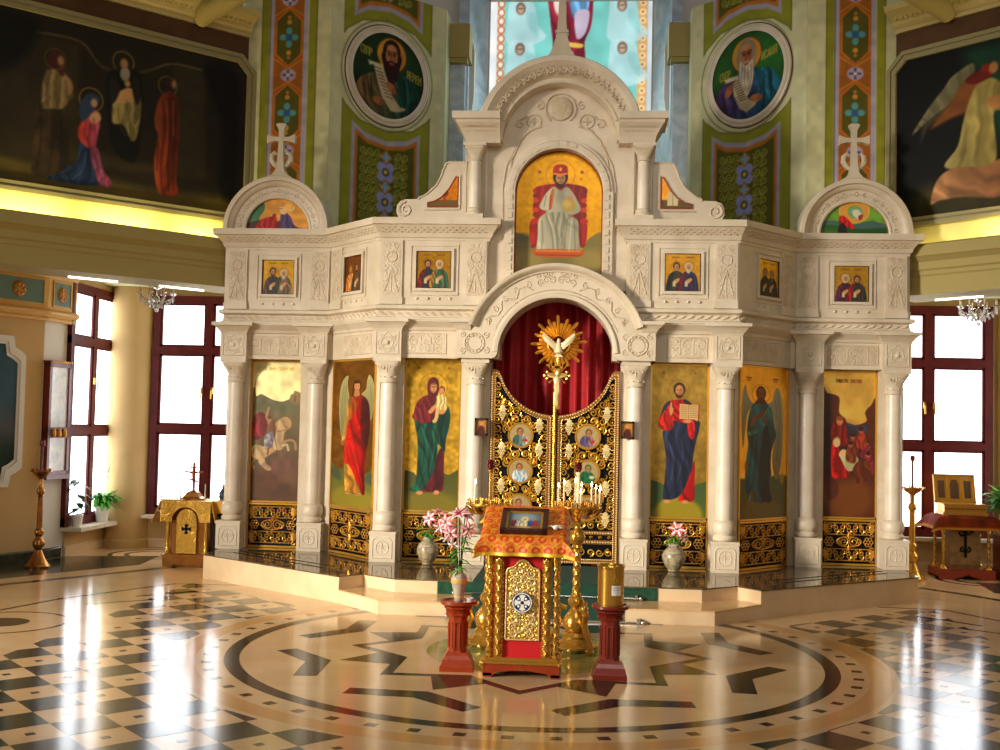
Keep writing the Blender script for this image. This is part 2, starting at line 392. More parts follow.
for side in (-1, 1):
    bx, by = (-2.85, -5.285) if side < 0 else (1.80, -5.39)
    for a in range(-12, 14):
        for b in range(-8, 16):
            for half in (0, 1):
                cx = bx+.4255*a+half*.2127; cy = by+.447*b+half*.2235
                if cx*side < .9: continue
                s = 1 if not half else .17
                P = [(cx+.2127*s, cy), (cx, cy+.2235*s), (cx-.2127*s, cy), (cx, cy-.2235*s)]
                if half and math.hypot(cx-CX, cy-CY) < 2.74: continue
                if math.hypot(cx-CX, cy-CY) < 2.4: continue
                if not half: P = clipc(P, 2.70)
                P = cliph(P, (-side, 0), -3.82)
                dx, dy = side*(SF[0][0]-SF[1][0]), SF[0][1]-SF[1][1]; L = math.hypot(dx, dy)
                n = (dy/L*side, -dx/L*side)        # away from the solea
                P = cliph(P, n, n[0]*side*SF[0][0]+n[1]*SF[0][1]+.30) if P else P
                P = cliph(P, (-side*.5, .866), -1.0*0-6.9) if P else P
                c0 = (side*4.47, -2.8)
                if P and math.hypot(cx-c0[0], cy-c0[1]) < .86: continue
                if len(P) > 2: fl.cur = 3; flat(P, .0008); fl.cur = 2
for side in (-1, 1):                               # side roundels and the bands along the walls
    fl.cur = 2
    annulus(side*4.5, -2.78, .50, .535, .0008, 48); annulus(side*4.5, -2.78, 0, .21, .0008, 40)
    def band(p, q, wd):
        dx, dy = q[0]-p[0], q[1]-p[1]; L = math.hypot(dx, dy); n = (-dy/L*wd/2, dx/L*wd/2)
        flat([(side*a, b) for a, b in ((p[0]+n[0], p[1]+n[1]), (q[0]+n[0], q[1]+n[1]), (q[0]-n[0], q[1]-n[1]), (p[0]-n[0], p[1]-n[1]))], .0008)
    band((5.7, -.95), (4.55, .85), .12); band((4.86, -2.35), (4.62, -1.5), .05); band((4.62, -1.5), (3.95, -.3), .05); band((3.95, -.3), (3.3, -.25), .05)
    band((4.55, .85), (4.0, 1.5), .12)
    band((4.0, -1.2), (3.55, -.75), .06); band((4.25, -1.75), (3.75, -1.35), .04)
    fl.cur = 3
    flat([(side*x, y) for x, y in ((7.1, -.9), (6.12, 1.3), (6.08, 1.7), (5.0, 2.0), (4.9, 1.1), (5.55, .1), (6.0, -.75))][::side], .0006)
    fl.cur = 2; annulus(side*5.15, 2.15, .30, .36, .0008, 40); annulus(side*5.15, 2.15, .50, .56, .0008, 40)
struct(fl.build('floor', [BEIGE, TAN, BROWNM, GREENM, LIME], recalc=False))

# ---- solea: the raised step before the screen
def sym(pts): return [(x, y) for x, y in pts]+[(-x, y) for x, y in pts[::-1]]
so = MB()
top = sym([(3.82, 1.6), (3.82, .2), (2.0, -1.19), (1.81, -.95), (1.45, -1.225)])
so.cur = 0; so.prism(top, 0, H-.012); so.cur = 1; so.prism([(x*1.002, y-.006) for x, y in top], H-.012, H)
low = sym([(2.0, -1.0), (2.0, -1.192), (1.517, -1.72)])
so.cur = 0; so.prism(low, 0, .118); so.cur = 2; so.prism([(x*1.002, y-.004) for x, y in low], .118, .13)
so.cur = 4; so.box(-1.04, 1.04, -1.233, -1.2, .131, H-.013); so.cur = 3
for s in (-1, 1):                                  # dark inlay bands in the polished top
    for p, q in (((3.55, .42), (2.3, -.62)), ((3.55, .6), (2.2, -.5)), ((1.55, -.45), (1.2, -.45))):
        dx, dy = q[0]-p[0], q[1]-p[1]; L = math.hypot(dx, dy); n = (-dy/L*.02, dx/L*.02)
        so.add([(s*a, b, H+.0008) for a, b in ((p[0]+n[0], p[1]+n[1]), (q[0]+n[0], q[1]+n[1]), (q[0]-n[0], q[1]-n[1]), (p[0]-n[0], p[1]-n[1]))], [(0, 1, 2, 3)])
STEP2 = mat('glossy_step_marble', (226, 184, 128), .12, noise=(2.4, (206, 162, 106), 5))
sol = so.build('floor_solea', [STEP, SOLTOP, STEP2, BLACK, mat('green_riser_marble', (22, 58, 42), .2, noise=(9, (36, 78, 56), 6, 1.5))]); struct(sol)
ca = MB(); c = .70
ca.rings([[(s, y, z) for y, z in ((.12, H), (-1.236, H), (-1.236, .13), (-1.728, .13), (-1.728, .001), (-1.738, .001), (-1.738, .139), (-1.246, .139), (-1.246, H+.009), (.12, H+.009))] for s in (-c, c)])
tag(ca.build('stair_carpet', CARPET), 'dark green carpet running up the marble steps to the gilded gates', 'carpet')
for y, z, which in ((-1.262, .152, 'upper'), (-1.754, .012, 'lower')):
    r = root('stair_rod', 'chrome carpet rod across the foot of the %s marble step' % which, 'carpet rod', (0, y, z), group='chrome stair rods on the green carpet')
    MB().tube([(-.86, 0, 0), (.86, 0, 0)], .008, 8).build('rod', CHROME, r, smooth=True)
    for s in (-1, 1):
        MB().ball((s*.88, 0, 0), .022).box(s*.84-.012, s*.84+.012, -.012, .018, -.012, .035).build('holder', CHROME, r, smooth=True)

# ---- outer walls, left and right
def bars(mb, O, u, wd, z0, z1, xs, zs, t=.075, d=.09, n=(0, 0)):
    """window frame: posts at xs (0..wd), rails at zs"""
    ux, uy = u; nx, ny = -uy, ux
    def bx(a0, a1, c0, c1, dd=d):
        mb.prism([(O[0]+ux*a+nx*q, O[1]+uy*a+ny*q) for a, q in ((a0, -dd/2), (a1, -dd/2), (a1, dd/2), (a0, dd/2))], c0, c1)
    for x in xs: bx(x-t/2, x+t/2, z0, z1)
    for z in zs: bx(0, wd, z-t/2, z+t/2, d*1.05)
    return bx
def window(idx, O, u, wd, z0, z1, xs, zs, handles):
    m = MB(); bars(m, O, u, wd, z0, z1, xs, zs, .10)
    fr = struct(m.build('window_%d' % idx, WOODF))
    sash = MB()
    ux, uy = u; X = sorted(xs); Z = sorted(zs)
    for i in range(len(X)-1):
        for j in range(len(Z)-1):
            if X[i+1]-X[i] < .2: continue
            a0, a1, c0, c1 = X[i]+.05, X[i+1]-.05, Z[j]+.05, Z[j+1]-.05
            for p0, p1, q0, q1 in ((a0, a0+.03, c0, c1), (a1-.03, a1, c0, c1), (a0, a1, c0, c0+.03), (a0, a1, c1-.03, c1)):
                sash.prism([(O[0]+ux*a-uy*q, O[1]+uy*a+ux*q) for a, q in ((p0, -.03), (p1, -.03), (p1, .03), (p0, .03))], q0, q1)
    sash.build('window_sash', WOODF, fr)
    g = MB(); g.prism([(O[0]+ux*a-uy*q, O[1]+uy*a+ux*q) for a, q in ((.02, -.004), (wd-.02, -.004), (wd-.02, .004), (.02, .004))], z0+.02, z1-.02)
    g.build('window_glass', GLASSW, fr)
    for a, z in handles:
        s = 1 if u[0] > .5 else -1
        p = (O[0]+ux*a+uy*.06, O[1]+uy*a-ux*.06)
        MB().box(p[0]-.012, p[0]+.012, p[1]-.012, p[1]+.012, z-.04, z+.04).tube([(p[0], p[1], z), (p[0]+uy*.04, p[1]-ux*.04, z), (p[0]+uy*.04, p[1]-ux*.04, z-.11)], .011, 6).build('window_handle', GOLD, fr)
    return fr
YB = 2.95
for side, nm in ((-1, 'left'), (1, 'right')):
    wz = 3.40
    # back wall with its window opening
    m = MB(side)
    m.box(3.5, 6.6, YB, YB+.25, wz, 4.2); m.box(3.5, 6.6, YB, YB+.25, 0, .44); m.box(5.5, 6.6, YB, YB+.25, .44, wz); m.box(3.5, 4.0, YB, YB+.25, .44, wz)
    struct(m.build('wall_rear_'+nm, WALLY))
    # side wall in line with the window, then the return and the slanting wall
    m = MB(side)
    m.box(6.1, 6.35, 1.66, 3.2, 0, .36); m.box(6.1, 6.35, 1.66, 3.2, wz+.02, 4.2); m.box(6.1, 6.35, 3.02, 3.2, .36, wz+.02)
    struct(m.build('wall_side_'+nm, WALLY))
    m = MB(side); m.prism([(6.21, 1.14), (6.14, 1.66), (6.9, 1.66), (7.9, 1.0), (7.9, -1.6), (7.4, -1.56)][::-1], 0, 3.49)
    struct(m.build('wall_%s_slanting' % nm, OCHREW))
    m = MB(side); m.prism([(6.205, 1.155), (6.125, 1.66), (6.155, 1.66), (6.23, 1.15)], 0, 3.49); struct(m.build('wall_%s_return' % nm, WALLW if side < 0 else WALLY))
    m = MB(side); m.sweep([(7.4, -1.56), (6.21, 1.14), (6.14, 1.62)][::1], [(0, 0), (-.025, 0), (-.025, .11), (-.015, .13), (0, .13)])
    struct(m.build('baseboard_'+nm, GREENM))
    m = MB(side); m.sweep([(6.1, 1.66), (6.1, 2.95), (3.6, 2.95)], [(0, 0), (-.02, 0), (-.02, .1), (0, .12)]); struct(m.build('baseboard_rear_'+nm, STEP))
    m = MB(side); m.lathe([(.33, 0), (.33, .1), (.30, .12), (.30, 4.2)], (5.86, 2.98, 0), 28); struct(m.build('wall_pillar_'+nm, WALLY, smooth=True))
    # windows: rear and side
    zs = [.49, 1.60, 2.66, wz-.05]
    if side < 0:
        window(1, (-6.12, 1.60), (0, 1), 1.44, .36, wz+.02, [.05, .70, 1.38], [.42, 1.56, 2.70, wz-.03], [(.66, 2.2)])
        window(2, (-5.55, YB-.02), (1, 0), 1.55, .44, wz, [.05, .78, 1.50], zs, [(.71, 2.12), (.85, 2.12)])
    else:
        window(3, (4.0, YB-.02), (1, 0), 1.5, .44, wz, [.05, .70, 1.45], zs, [(.64, 2.12), (.76, 2.12)])
        window(4, (6.12, 3.04), (0, -1), 1.44, .36, wz+.02, [.05, .70, 1.38], [.42, 1.56, 2.70, wz-.03], [])
    m = MB(side); m.box(3.6, 5.56, YB-.22, YB+.02, .40, .445); m.box(5.86, 6.14, 1.60, 3.0, .31, .36)
    struct(m.build('trim_sill_'+nm, STONE3))
    # ambulatory ceiling
    m = MB(side); m.prism([(3.2, 3.3), (8.3, 3.3), (8.3, -2.7), (7.6, -2.35), (3.95, 1.25)], 3.50, 3.6); struct(m.build('ceiling_ambulatory_'+nm, PIERC))
    # ring beam with lamp ledge; the painted upper wall behind it
    q = .70711
    bp = [(7.9, -2.7), (3.86, 1.34)]
    if side > 0: pass
    prof = [(-.45, 3.30), (.20, 3.30), (.20, 3.50), (.215, 3.52), (.215, 3.56), (.235, 3.58), (.235, 3.66), (.285, 3.71), (.30, 3.72), (.30, 3.84), (.27, 3.86), (.27, 3.80), (-.02, 3.80), (-.45, 3.80)]
    def diag(mb, prof, p0=bp[0], p1=bp[1]): return mb.sweep([p0, p1], [(-d, z) for d, z in prof])
    struct(diag(MB(side), prof).build('wall_beam_'+nm, BEAMC))
    struct(diag(MB(side), [(-.3, 3.80), (0, 3.80), (0, 4.14), (-.3, 4.14)]).build('wall_cove_'+nm, COVE))
    struct(diag(MB(side), [(-.3, 4.14), (0, 4.14), (0, 6.52), (-.3, 6.52)]).build('wall_upper_'+nm, BROWNW))
    struct(diag(MB(side), [(-.1, 6.40), (.03, 6.40), (.04, 6.44), (.09, 6.48), (.10, 6.52), (.17, 6.56), (.26, 6.60), (.28, 6.66), (-.1, 6.66)]).build('trim_ceiling_cornice_'+nm, CORN))
    dn = MB(side)
    for k in range(90):                            # dentil course of the cornice
        t = k*.062; dn.prism([(3.9+t*q+a*q+b*q*-1, 1.3-t*q-a*q-b*q) for a, b in ((0, .10), (.034, .10), (.034, .15), (0, .15))], 6.515, 6.55)
    struct(dn.build('trim_dentils_'+nm, CORN))
    # tube lamps along the outer edge of the soffit, and warm lamps in the cove
    for j, (t0, t1) in enumerate(((.36, .92), (1.42, 1.98))):
        t = MB(side); P0 = (3.86+t0*q+.26*q, 1.34-t0*q+.26*q); P1 = (3.86+t1*q+.26*q, 1.34-t1*q+.26*q)
        t.tube([(P0[0], P0[1], 3.288), (P1[0], P1[1], 3.288)], .012, 8)
        o = t.build('tube_lamp', STRIP); tag(o, '%s lit white tube lamp under the %s beam, %s' % (('short', 'long')[j], nm, ('next to the marble screen', 'farther from the marble screen')[j]), 'lamp', 'tube lamps under the beams')
    for k in range(5):
        t = .45+k*1.05
        l = bpy.data.lights.new('cove_lamp', 'AREA'); l.shape = 'RECTANGLE'; l.size = .8; l.size_y = .08; l.energy = (7.0 if side < 0 else (.8 if k == 0 else 6.)); l.color = (1., .86, .34)
        o = bpy.data.objects.new('cove_lamp', l); C.objects.link(o)
        o.location = (side*(3.86+t*q-.17*q), 1.34-t*q-.17*q, 3.83); n = Vector((side*q, q, 1.1))
        o.rotation_euler = n.to_track_quat('-Z', 'Y').to_euler()
# ceiling of the nave between the cornices, its ribs with rounded ends
for side, nm in ((-1, 'left'), (1, 'right')):
    m = MB(side); m.prism([(3.93, 1.34), (3.93, -.9), (6.4, -3.4), (8.0, -2.75)], 6.66, 6.78); struct(m.build('ceiling_'+nm, CEILG))
for side, nm in ((-1, 'left'), (1, 'right')):
    q = .70711
    for j, t in enumerate((.66, 2.1)):
        m = MB(side); x, y = 3.86+t*q, 1.34-t*q
        m.tube([(x-.05*q, y-.05*q, 6.44), (x-.25*q, y-.25*q, 6.50), (x-2.2*q, y-2.2*q, 6.50)], [.09, .12, .12], 12)
        struct(m.build('ceiling_rib', CORN, smooth=True))

# ---- piers either side of the apse with painted ornament
def pier_strip(seed):                              # front face: upright band of crosses and diamonds
    W, T = 108., 300.
    p = Painter(0, 0, W, T, 110, 300, (208, 202, 154), seed=seed)
    p.rect(22, -5, 32, 400, (142, 138, 36)); p.rect(31, -5, 37, 400, (176, 166, 190)); p.rect(37, -5, 74, 400, (176, 92, 28)); p.rect(74, -5, 79, 400, (172, 164, 188)); p.rect(80, -5, 90, 400, (142, 138, 36))
    for x in (22, 32, 90): p.line([(x, -5), (x, 400)], .9, (84, 78, 22))
    for k in range(-1, 5):
        y = 59+k*93; c = 55.5
        p.poly([(c, y-34), (c+15, y-20), (c+15, y+20), (c, y+34), (c-15, y+20), (c-15, y-20)], (92, 84, 24), sm=False)
        p.line([(c, y-36), (c+16, y-21), (c+16, y+21), (c, y+36), (c-16, y+21), (c-16, y-21), (c, y-36)], 1.6, (206, 120, 36), sm=False)
        for dx, dy in ((0, -8), (0, 8), (7, 0), (-7, 0)): p.ell(c+dx, y+dy, 4.6 if dx else 3.8, 4.6 if dy else 3.8, (92, 158, 160))
        p.ell(c, y, 4, 4, (50, 92, 150)); p.ell(c, y-19, 3, 3, (214, 150, 60)); p.ell(c, y+19, 3, 3, (214, 150, 60)); p.ell(c, y-25, 2, 2, (200, 130, 50)); p.ell(c, y+25, 2, 2, (200, 130, 50))
        yy = y+46.5
        p.ell(c, yy, 9.5, 8, (186, 166, 190)); p.rect(c-1.3, yy-7, c+1.3, yy+7, (80, 66, 110)); p.rect(c-7, yy-1.3, c+7, yy+1.3, (80, 66, 110)); p.ell(c, yy, 2.2, 2.2, (226, 210, 190))
        for s in (-1, 1):
            for t in (-1, 1):
                p.line([(c+s*18, yy+t*3), (c+s*9, yy+t*9), (c+s*14, yy+t*14), (c+s*4, yy+t*16)], 1.2, (120, 112, 40))
                p.line([(c+s*18, yy+t*20), (c, yy+t*8)], 1.2, (222, 140, 48))
    p.mottle(9, .07); p.gam = 1.0; return p
def scrollfield(p, x0, y0, x1, y1, test, stepx, stepy, col, wd):
    k = 0
    for j, y in enumerate(np.arange(y0, y1, stepy)):
        for i, x in enumerate(np.arange(x0, x1, stepx)):
            if not test(x, y): continue
            s = 1 if (x < (x0+x1)/2) else -1
            t = np.linspace(0, 1, 10); a = s*(t*8.2)+(PI/2)*(j % 2)+(0 if s > 0 else PI)
            rr = stepx*.54*(1-.75*t)
            p.line(np.stack([x+rr*np.cos(a), y+rr*np.sin(a)], 1), wd, col, sm=False)
            p.ell(x+stepx*.4*s, y+stepy*.42, wd*1.4, wd, col)
def pier_face(seed, flip):                         # slanting face: roundel field above, scroll panel below (units: cm from the foot of the view)
    W, T = 172., 320.
    p = Painter(0, 0, W, T, 150, 280, (208, 203, 158), seed=seed); cx = 84
    cy = 109.
    for sg in (1, -1):
        def Y(v): return cy+sg*(v-9)
        p.poly([(cx-66, Y(50)), (cx-62, Y(56)), (cx-40, Y(72)), (cx, Y(80)), (cx+40, Y(72)), (cx+62, Y(56)), (cx+66, Y(50)), (cx+66, Y(260)), (cx-66, Y(260))], (142, 142, 38), sm=False)
        p.poly([(cx-52, Y(74)), (cx-32, Y(86)), (cx, Y(92)), (cx+32, Y(86)), (cx+52, Y(74)), (cx+52, Y(260)), (cx-52, Y(260))], (170, 160, 178), sm=False)
        p.poly([(cx-47, Y(83)), (cx-30, Y(93)), (cx, Y(98)), (cx+30, Y(93)), (cx+47, Y(83)), (cx+47, Y(260)), (cx-47, Y(260))], (186, 112, 36), sm=False)
        p.poly([(cx-43, Y(91)), (cx-28, Y(99)), (cx, Y(103)), (cx+28, Y(99)), (cx+43, Y(91)), (cx+43, Y(260)), (cx-43, Y(260))], (86, 84, 18), sm=False)
        scrollfield(p, cx-34, Y(108) if sg > 0 else Y(248), cx+36, Y(250) if sg > 0 else Y(108), lambda x, y: abs(x-cx) > 9, 10.5, 11.5, (164, 160, 66), 1.35)
        for j, v in enumerate((112, 131, 150, 169, 188)):
            y = Y(v)
            if j % 2 == 0: p.poly([(cx, y-9), (cx+9, y), (cx, y+9), (cx-9, y)], (186, 120, 60), sm=False); p.ell(cx, y, 4, 4, (96, 150, 190)); p.rect(cx-6, y-1.2, cx+6, y+1.2, (120, 170, 200)); p.rect(cx-1.2, y-6, cx+1.2, y+6, (120, 170, 200))
            else:
                for dx, dy in ((-6, -6), (6, -6), (-6, 6), (6, 6)): p.ell(cx+dx, y+dy, 6.6, 6.6, (146, 146, 196))
                p.ell(cx, y, 5.4, 5.4, (70, 76, 50)); p.ell(cx, y, 2.6, 2.6, (226, 170, 70))
        p.line([(cx-66, Y(50)), (cx-62, Y(56)), (cx-40, Y(72)), (cx, Y(80)), (cx+40, Y(72)), (cx+62, Y(56)), (cx+66, Y(50)), (cx+66, Y(260)), (cx-66, Y(260)), (cx-66, Y(50))], 1., (84, 80, 24), sm=False)
    p.oring(cx, cy, 69, 69, 1.2, (110, 96, 60))
    p.mottle(10, .05); p.gam = 1.0
    return p
for side, nm in ((-1, 'left'), (1, 'right')):
    P = [(2.84, 1.35), (3.92, 1.35), (3.92, 2.45), (3.0, 3.2), (1.60, 3.2), (1.60, 2.59)]
    m = MB(side); m.prism(P, H, 7.2); pr_ = struct(m.build('wall_pier_'+nm, PIERC))
    s = pier_strip(3)
    X0 = side*2.842 if side > 0 else -3.918
    s.mesh('pier_ornament', (X0, 1.347, 4.0), (1.076, 0, 0), (0, 0, 3.0), WALLP, pr_)
    f = pier_face(5, side)
    q = .70711; n = (-side*q*.003, -q*.003)
    A = (side*2.84+n[0], 1.35+n[1], 4.0); B = (side*1.62+n[0], 2.57+n[1], 4.0)
    if side < 0: f.mesh('pier_ornament', A, (B[0]-A[0], B[1]-A[1], 0), (0, 0, 3.2), WALLP, pr_)
    else: f.mesh('pier_ornament', B, (A[0]-B[0], A[1]-B[1], 0), (0, 0, 3.2), WALLP, pr_)
    # apse side: blue-grey marble pilasters, corbel block, pale jamb slabs
    m = MB(side); m.box(1.40, 1.74, 3.05, 3.5, H, 7.2); struct(m.build('wall_apse_pilaster_'+nm, BLUEM))
    m = MB(side); m.box(1.33, 1.76, 2.92, 3.3, 6.68, 7.14); m.prism([(1.36, 2.95), (1.74, 2.95), (1.74, 3.1), (1.36, 3.1)], 6.62, 6.68); struct(m.build('trim_corbel_'+nm, BEAMC))
    m = MB(side); m.prism([(1.18, 3.95), (1.40, 3.45), (1.55, 3.5), (1.5, 4.3), (1.18, 4.3)], H, 8.2); struct(m.build('wall_apse_jamb_'+nm, BLUEM))
    m = MB(side); m.xz([(1.30, 6.9), (1.30, 6.25), (1.37, 5.7), (1.37, 7.2)], 3.3, 3.46); struct(m.build('trim_brace_'+nm, WALLW))
m = MB(); m.box(-3, 3, 4.4, 4.6, H, 8.3); struct(m.build('wall_apse', WALLW))
# painted east window: backlit glass
p = Painter(488, -45, 652, 170, 170, 220, (126, 212, 204), seed=11)
p.rect(480, -60, 496, 200, (246, 250, 255)); p.rect(495.5, -60, 503, 200, (236, 200, 170)); p.rect(637, -60, 647, 200, (222, 170, 110)); p.rect(647, -60, 660, 200, (206, 220, 232))
for k in range(-6, 20):
    y = k*9.; p.oring(499.5, y, 3, 3.6, 1.2, (186, 96, 60)); p.ell(499.5, y, 2, 2.4, (255, 250, 240)); p.ell(642, y, 3.2, 3.2, (250, 226, 170)); p.ell(642, y, 1.3, 1.3, (170, 100, 50))
for x, y in ((519, 5), (519, 47), (621, 2), (622, 46)):
    p.poly([(x-10, y-8), (x+12, y-6), (x+17, y+16), (x+26, y+30), (x+4, y+40), (x-14, y+34), (x-13, y+10)], (196, 230, 236), op=.8); p.poly([(x+6, y+4), (x+16, y+8), (x+18, y+30), (x+8, y+18)], (150, 214, 214), op=.7)
    p.ell(x, y, 5, 6.5, (120, 96, 84)); p.ell(x, y+.8, 3.2, 4.6, (196, 164, 140)); p.line([(x-2, y), (x+2, y)], .8, (80, 60, 50))
p.poly([(546, -40), (592, -40), (592, 0), (590, 24), (584, 40), (583, 64), (553, 64), (552, 40), (549, 16)], (150, 40, 58), c2=(112, 26, 44), axis=(1, 0), folds=6, fdir=(0, 1))
p.poly([(566, -40), (586, -36), (588, 0), (582, 16), (570, 10)], (106, 160, 206), folds=4, fdir=(.3, 1)); p.poly([(574, 10), (588, 8), (585, 30), (576, 36)], (206, 190, 214)); p.poly([(566, 40), (582, 42), (580, 46), (565, 44)], (226, 190, 80)); p.ell(558, -4, 6, 16, (230, 214, 200))
p.mottle(12, .08); p.gam = 1.0
win = MB()
for x0, x1 in ((-1.22, -1.16), (1.16, 1.22)): win.box(x0, x1, 4.0, 4.12, 4.4, 7.9)
win.box(-1.22, 1.22, 4.0, 4.12, 4.36, 4.44); win.box(-1.22, 1.22, 4.0, 4.12, 7.86, 7.94)
fr = struct(win.build('window_5', WALLW))
p.mesh('painted_glass', (-1.17, 4.06, 5.43), (2.34, 0, 0), (0, 0, 3.04), GLASSP, fr)
area('apse_window_light', (0, 3.9, 6.6), (0, 0, 5.4), 2.0, 2.0, 25, (.85, 1, 1))
# low wall hiding nothing: the sanctuary's own back wall behind the screen on both sides
for side, nm in ((-1, 'left'), (1, 'right')):
    m = MB(side); m.box(3.88, 4.02, 1.9, 2.96, 0, 3.5); struct(m.build('wall_sanctuary_'+nm, WALLY))
# ================================================================ the marble icon screen
ORG = (0, .14, H)
ICO = root('icon_screen', 'tall carved cream marble icon screen with columns and arches behind the gilded stands', 'icon screen', ORG)
def part(mb, name, m, parent=ICO, smooth=False): return mb.build(name, m, parent, ORG, smooth)
FP = [(.735, .80), (.735, .005), (1.914, .005), (2.623, .775), (3.86, .775), (3.86, 1.45)]     # face line of the right half in plan
FPa = [(.60, .005)]+FP[2:]                          # frieze runs in behind the gate arch
def run(side, path, prof): return MB(side).sweep(path, [(d, z) for d, z in prof])
def dedge(a, b): dx, dy = b[0]-a[0], b[1]-a[1]; L = math.hypot(dx, dy); return (dx/L, dy/L), (dy/L, -dx/L), L
def relief_panel(mb, O, u, n, wd, z0, z1, style):
    """carved ornament as raised stems on a vertical face: O plan start, u along, n outward"""
    old = mb.M
    mb.M = Matrix(((u[0], -n[0], 0, O[0]), (u[1], -n[1], 0, O[1]), (0, 0, 1, 0), (0, 0, 0, 1)))   # local x along, y inward, z up
    h = z1-z0; r = .0095
    if style == 'pilaster':                        # disc above, interlaced stems, tall leaf
        cx = wd/2
        mb.tube([(cx+.055*math.cos(a), 0, z0+h*.72+.055*math.sin(a)) for a in np.linspace(0, 2*PI, 18)], r, 5)
        for s in (-1, 1):
            mb.tube([(cx, 0, z0+h*.52), (cx+s*.05, 0, z0+h*.2), (cx+s*.075, 0, z0+h*.06)], r, 5)
            mb.tube([(cx+s*.02, 0, z0+h*.56), (cx+s*.07, 0, z0+h*.45), (cx+s*.03, 0, z0+h*.34), (cx+s*.065, 0, z0+h*.25)], r*.8, 5)
            mb.spiral((cx+s*.05, z0+h*.93), .035, 1.1, r*.8, a0=PI/2, sgn=s, n=5)
            mb.spiral((cx+s*.045, z0+h*.55), .03, 1.0, r*.8, a0=0, sgn=-s, n=5)
        mb.tube([(cx, 0, z0+h*.05), (cx, 0, z0+h*.52)], r*.7, 5)
    elif style == 'scrolls':                       # S scrolls along a frieze
        k = max(3, int(wd/.11)); d = wd/k
        for i in range(k):
            cx = d*(i+.5); s = 1 if i % 2 else -1
            mb.spiral((cx, z0+h*.62), min(d, h)*.42, 1.3, r, a0=PI/2, sgn=s, n=5)
            mb.spiral((cx, z0+h*.24), min(d, h)*.26, 1.1, r*.8, a0=-PI/2, sgn=-s, n=5)
            mb.tube([(cx+d*.46, 0, z0+h*.1), (cx+d*.46, 0, z0+h*.9)], r*.8, 5)
        mb.tube([(0, 0, z0), (wd, 0, z0), (wd, 0, z1), (0, 0, z1), (0, 0, z0)], r*.8, 5)
    elif style == 'boss':                          # square with interlace and a raised boss
        cx = wd/2; cz = (z0+z1)/2; q = min(wd, h)/2
        mb.tube([(cx-q, 0, cz-q), (cx+q, 0, cz-q), (cx+q, 0, cz+q), (cx-q, 0, cz+q), (cx-q, 0, cz-q)], r*.9, 5)
        mb.tube([(cx+q*.95*math.cos(a), 0, cz+q*.95*math.sin(a)) for a in np.linspace(0, 2*PI, 5)], r*.8, 5)
        mb.tube([(cx+q*.55*math.cos(a), 0, cz+q*.55*math.sin(a)) for a in np.linspace(0, 2*PI, 16)], r*.8, 5)
        for k in range(4):
            a = PI/4+k*PI/2; mb.spiral((cx+q*.72*math.cos(a), cz+q*.72*math.sin(a)), q*.26, 1.1, r*.7, a0=a, sgn=1, n=5)
            mb.tube([(cx+q*.3*math.cos(a+.4), 0, cz+q*.3*math.sin(a+.4)), (cx+q*math.cos(a), 0, cz+q*math.sin(a))], r*.7, 5)
        mb.ball((cx, 0, cz), .026, 10, 6, (1, .8, 1))
    mb.M = old
COLS = [(.855, .14), (1.807, .14), (2.797, .90), (3.741, .90)]
# ---- columns
def make_column(x, y, label=None):
    c = bpy.data.objects.new('column', None); C.objects.link(c); c.parent = ICO; c.location = (x-ORG[0], y-ORG[1], 0)
    m = MB(); m.box(-.14, .14, -.14, .14, 0, .30); m.box(-.147, .147, -.147, .147, .295, .32); m.box(-.13, .13, -.13, .13, 0, .31)
    a = .105
    m.tube([(-a, -.141, .04), (a, -.141, .04), (a, -.141, .22), (a-.03, -.141, .26), (-a+.03, -.141, .26), (-a, -.141, .22), (-a, -.141, .04)], .007, 5)
    m.tube([(.068*math.cos(t), -.141, .15+.075*math.sin(t)) for t in np.linspace(0, 2*PI, 20)], .006, 5)
    for s in (-1, 1): m.spiral((s*.03, .15), .03, 1.2, .005, a0=0 if s > 0 else PI, sgn=s, n=5, y=-.141)
    m.tube([(0, -.141, .09), (0, -.141, .21)], .005, 5)
    m.build('plinth', STONE, c)
    MB().lathe([(.10, .32), (.118, .335), (.122, .36), (.10, .385), (.118, .41), (.124, .44), (.122, .49), (.105, .525), (.09, .535)], n=28).build('base', STONE, c, smooth=True)
    MB().lathe([(.090, .53), (.090, .9), (.088, 1.4), (.084, 1.93)], n=28).build('shaft', STONE3, c, smooth=True)
    m = MB(); m.lathe([(.086, 1.915), (.1, 1.92), (.103, 1.94), (.094, 1.955), (.094, 1.965), (.1, 1.975), (.098, 1.99)], n=28)
    rs = []
    for k, (h, z, e) in enumerate(((.092, 1.985, 1.), (.098, 2.02, .9), (.112, 2.06, .55), (.128, 2.10, .25), (.140, 2.13, .1), (.140, 2.15, 0.))):
        ring = []
        for i in range(32):
            t = 2*PI*(i+.5)/32; cs, sn = math.cos(t), math.sin(t); q = 1/max(abs(cs), abs(sn)); f = e+(1-e)*q
            ring.append((h*f*cs, h*f*sn, z))
        rs.append(ring)
    m.rings(rs); m.box(-.15, .15, -.15, .15, 2.145, 2.195)
    for s in (-1, 1): m.spiral((s*.055, 2.085), .032, 1.2, .006, a0=PI/2, sgn=s, n=5, y=-.125)
    m.tube([(0, -.105, 2.03), (0, -.132, 2.12)], .006, 5)
    for k in range(10): m.ball((.101*math.cos(k*PI/5), .101*math.sin(k*PI/5), 1.98), .011, 6, 4)
    m.build('capital', STONE, c, smooth=True)
    return c
c0 = make_column(*COLS[0])
for i, (x, y) in enumerate(COLS):
    for s in (1, -1):
        if i == 0 and s == 1: continue
        c = copy_tree(c0, ICO); c.location = (s*x-ORG[0], y-ORG[1], 0)
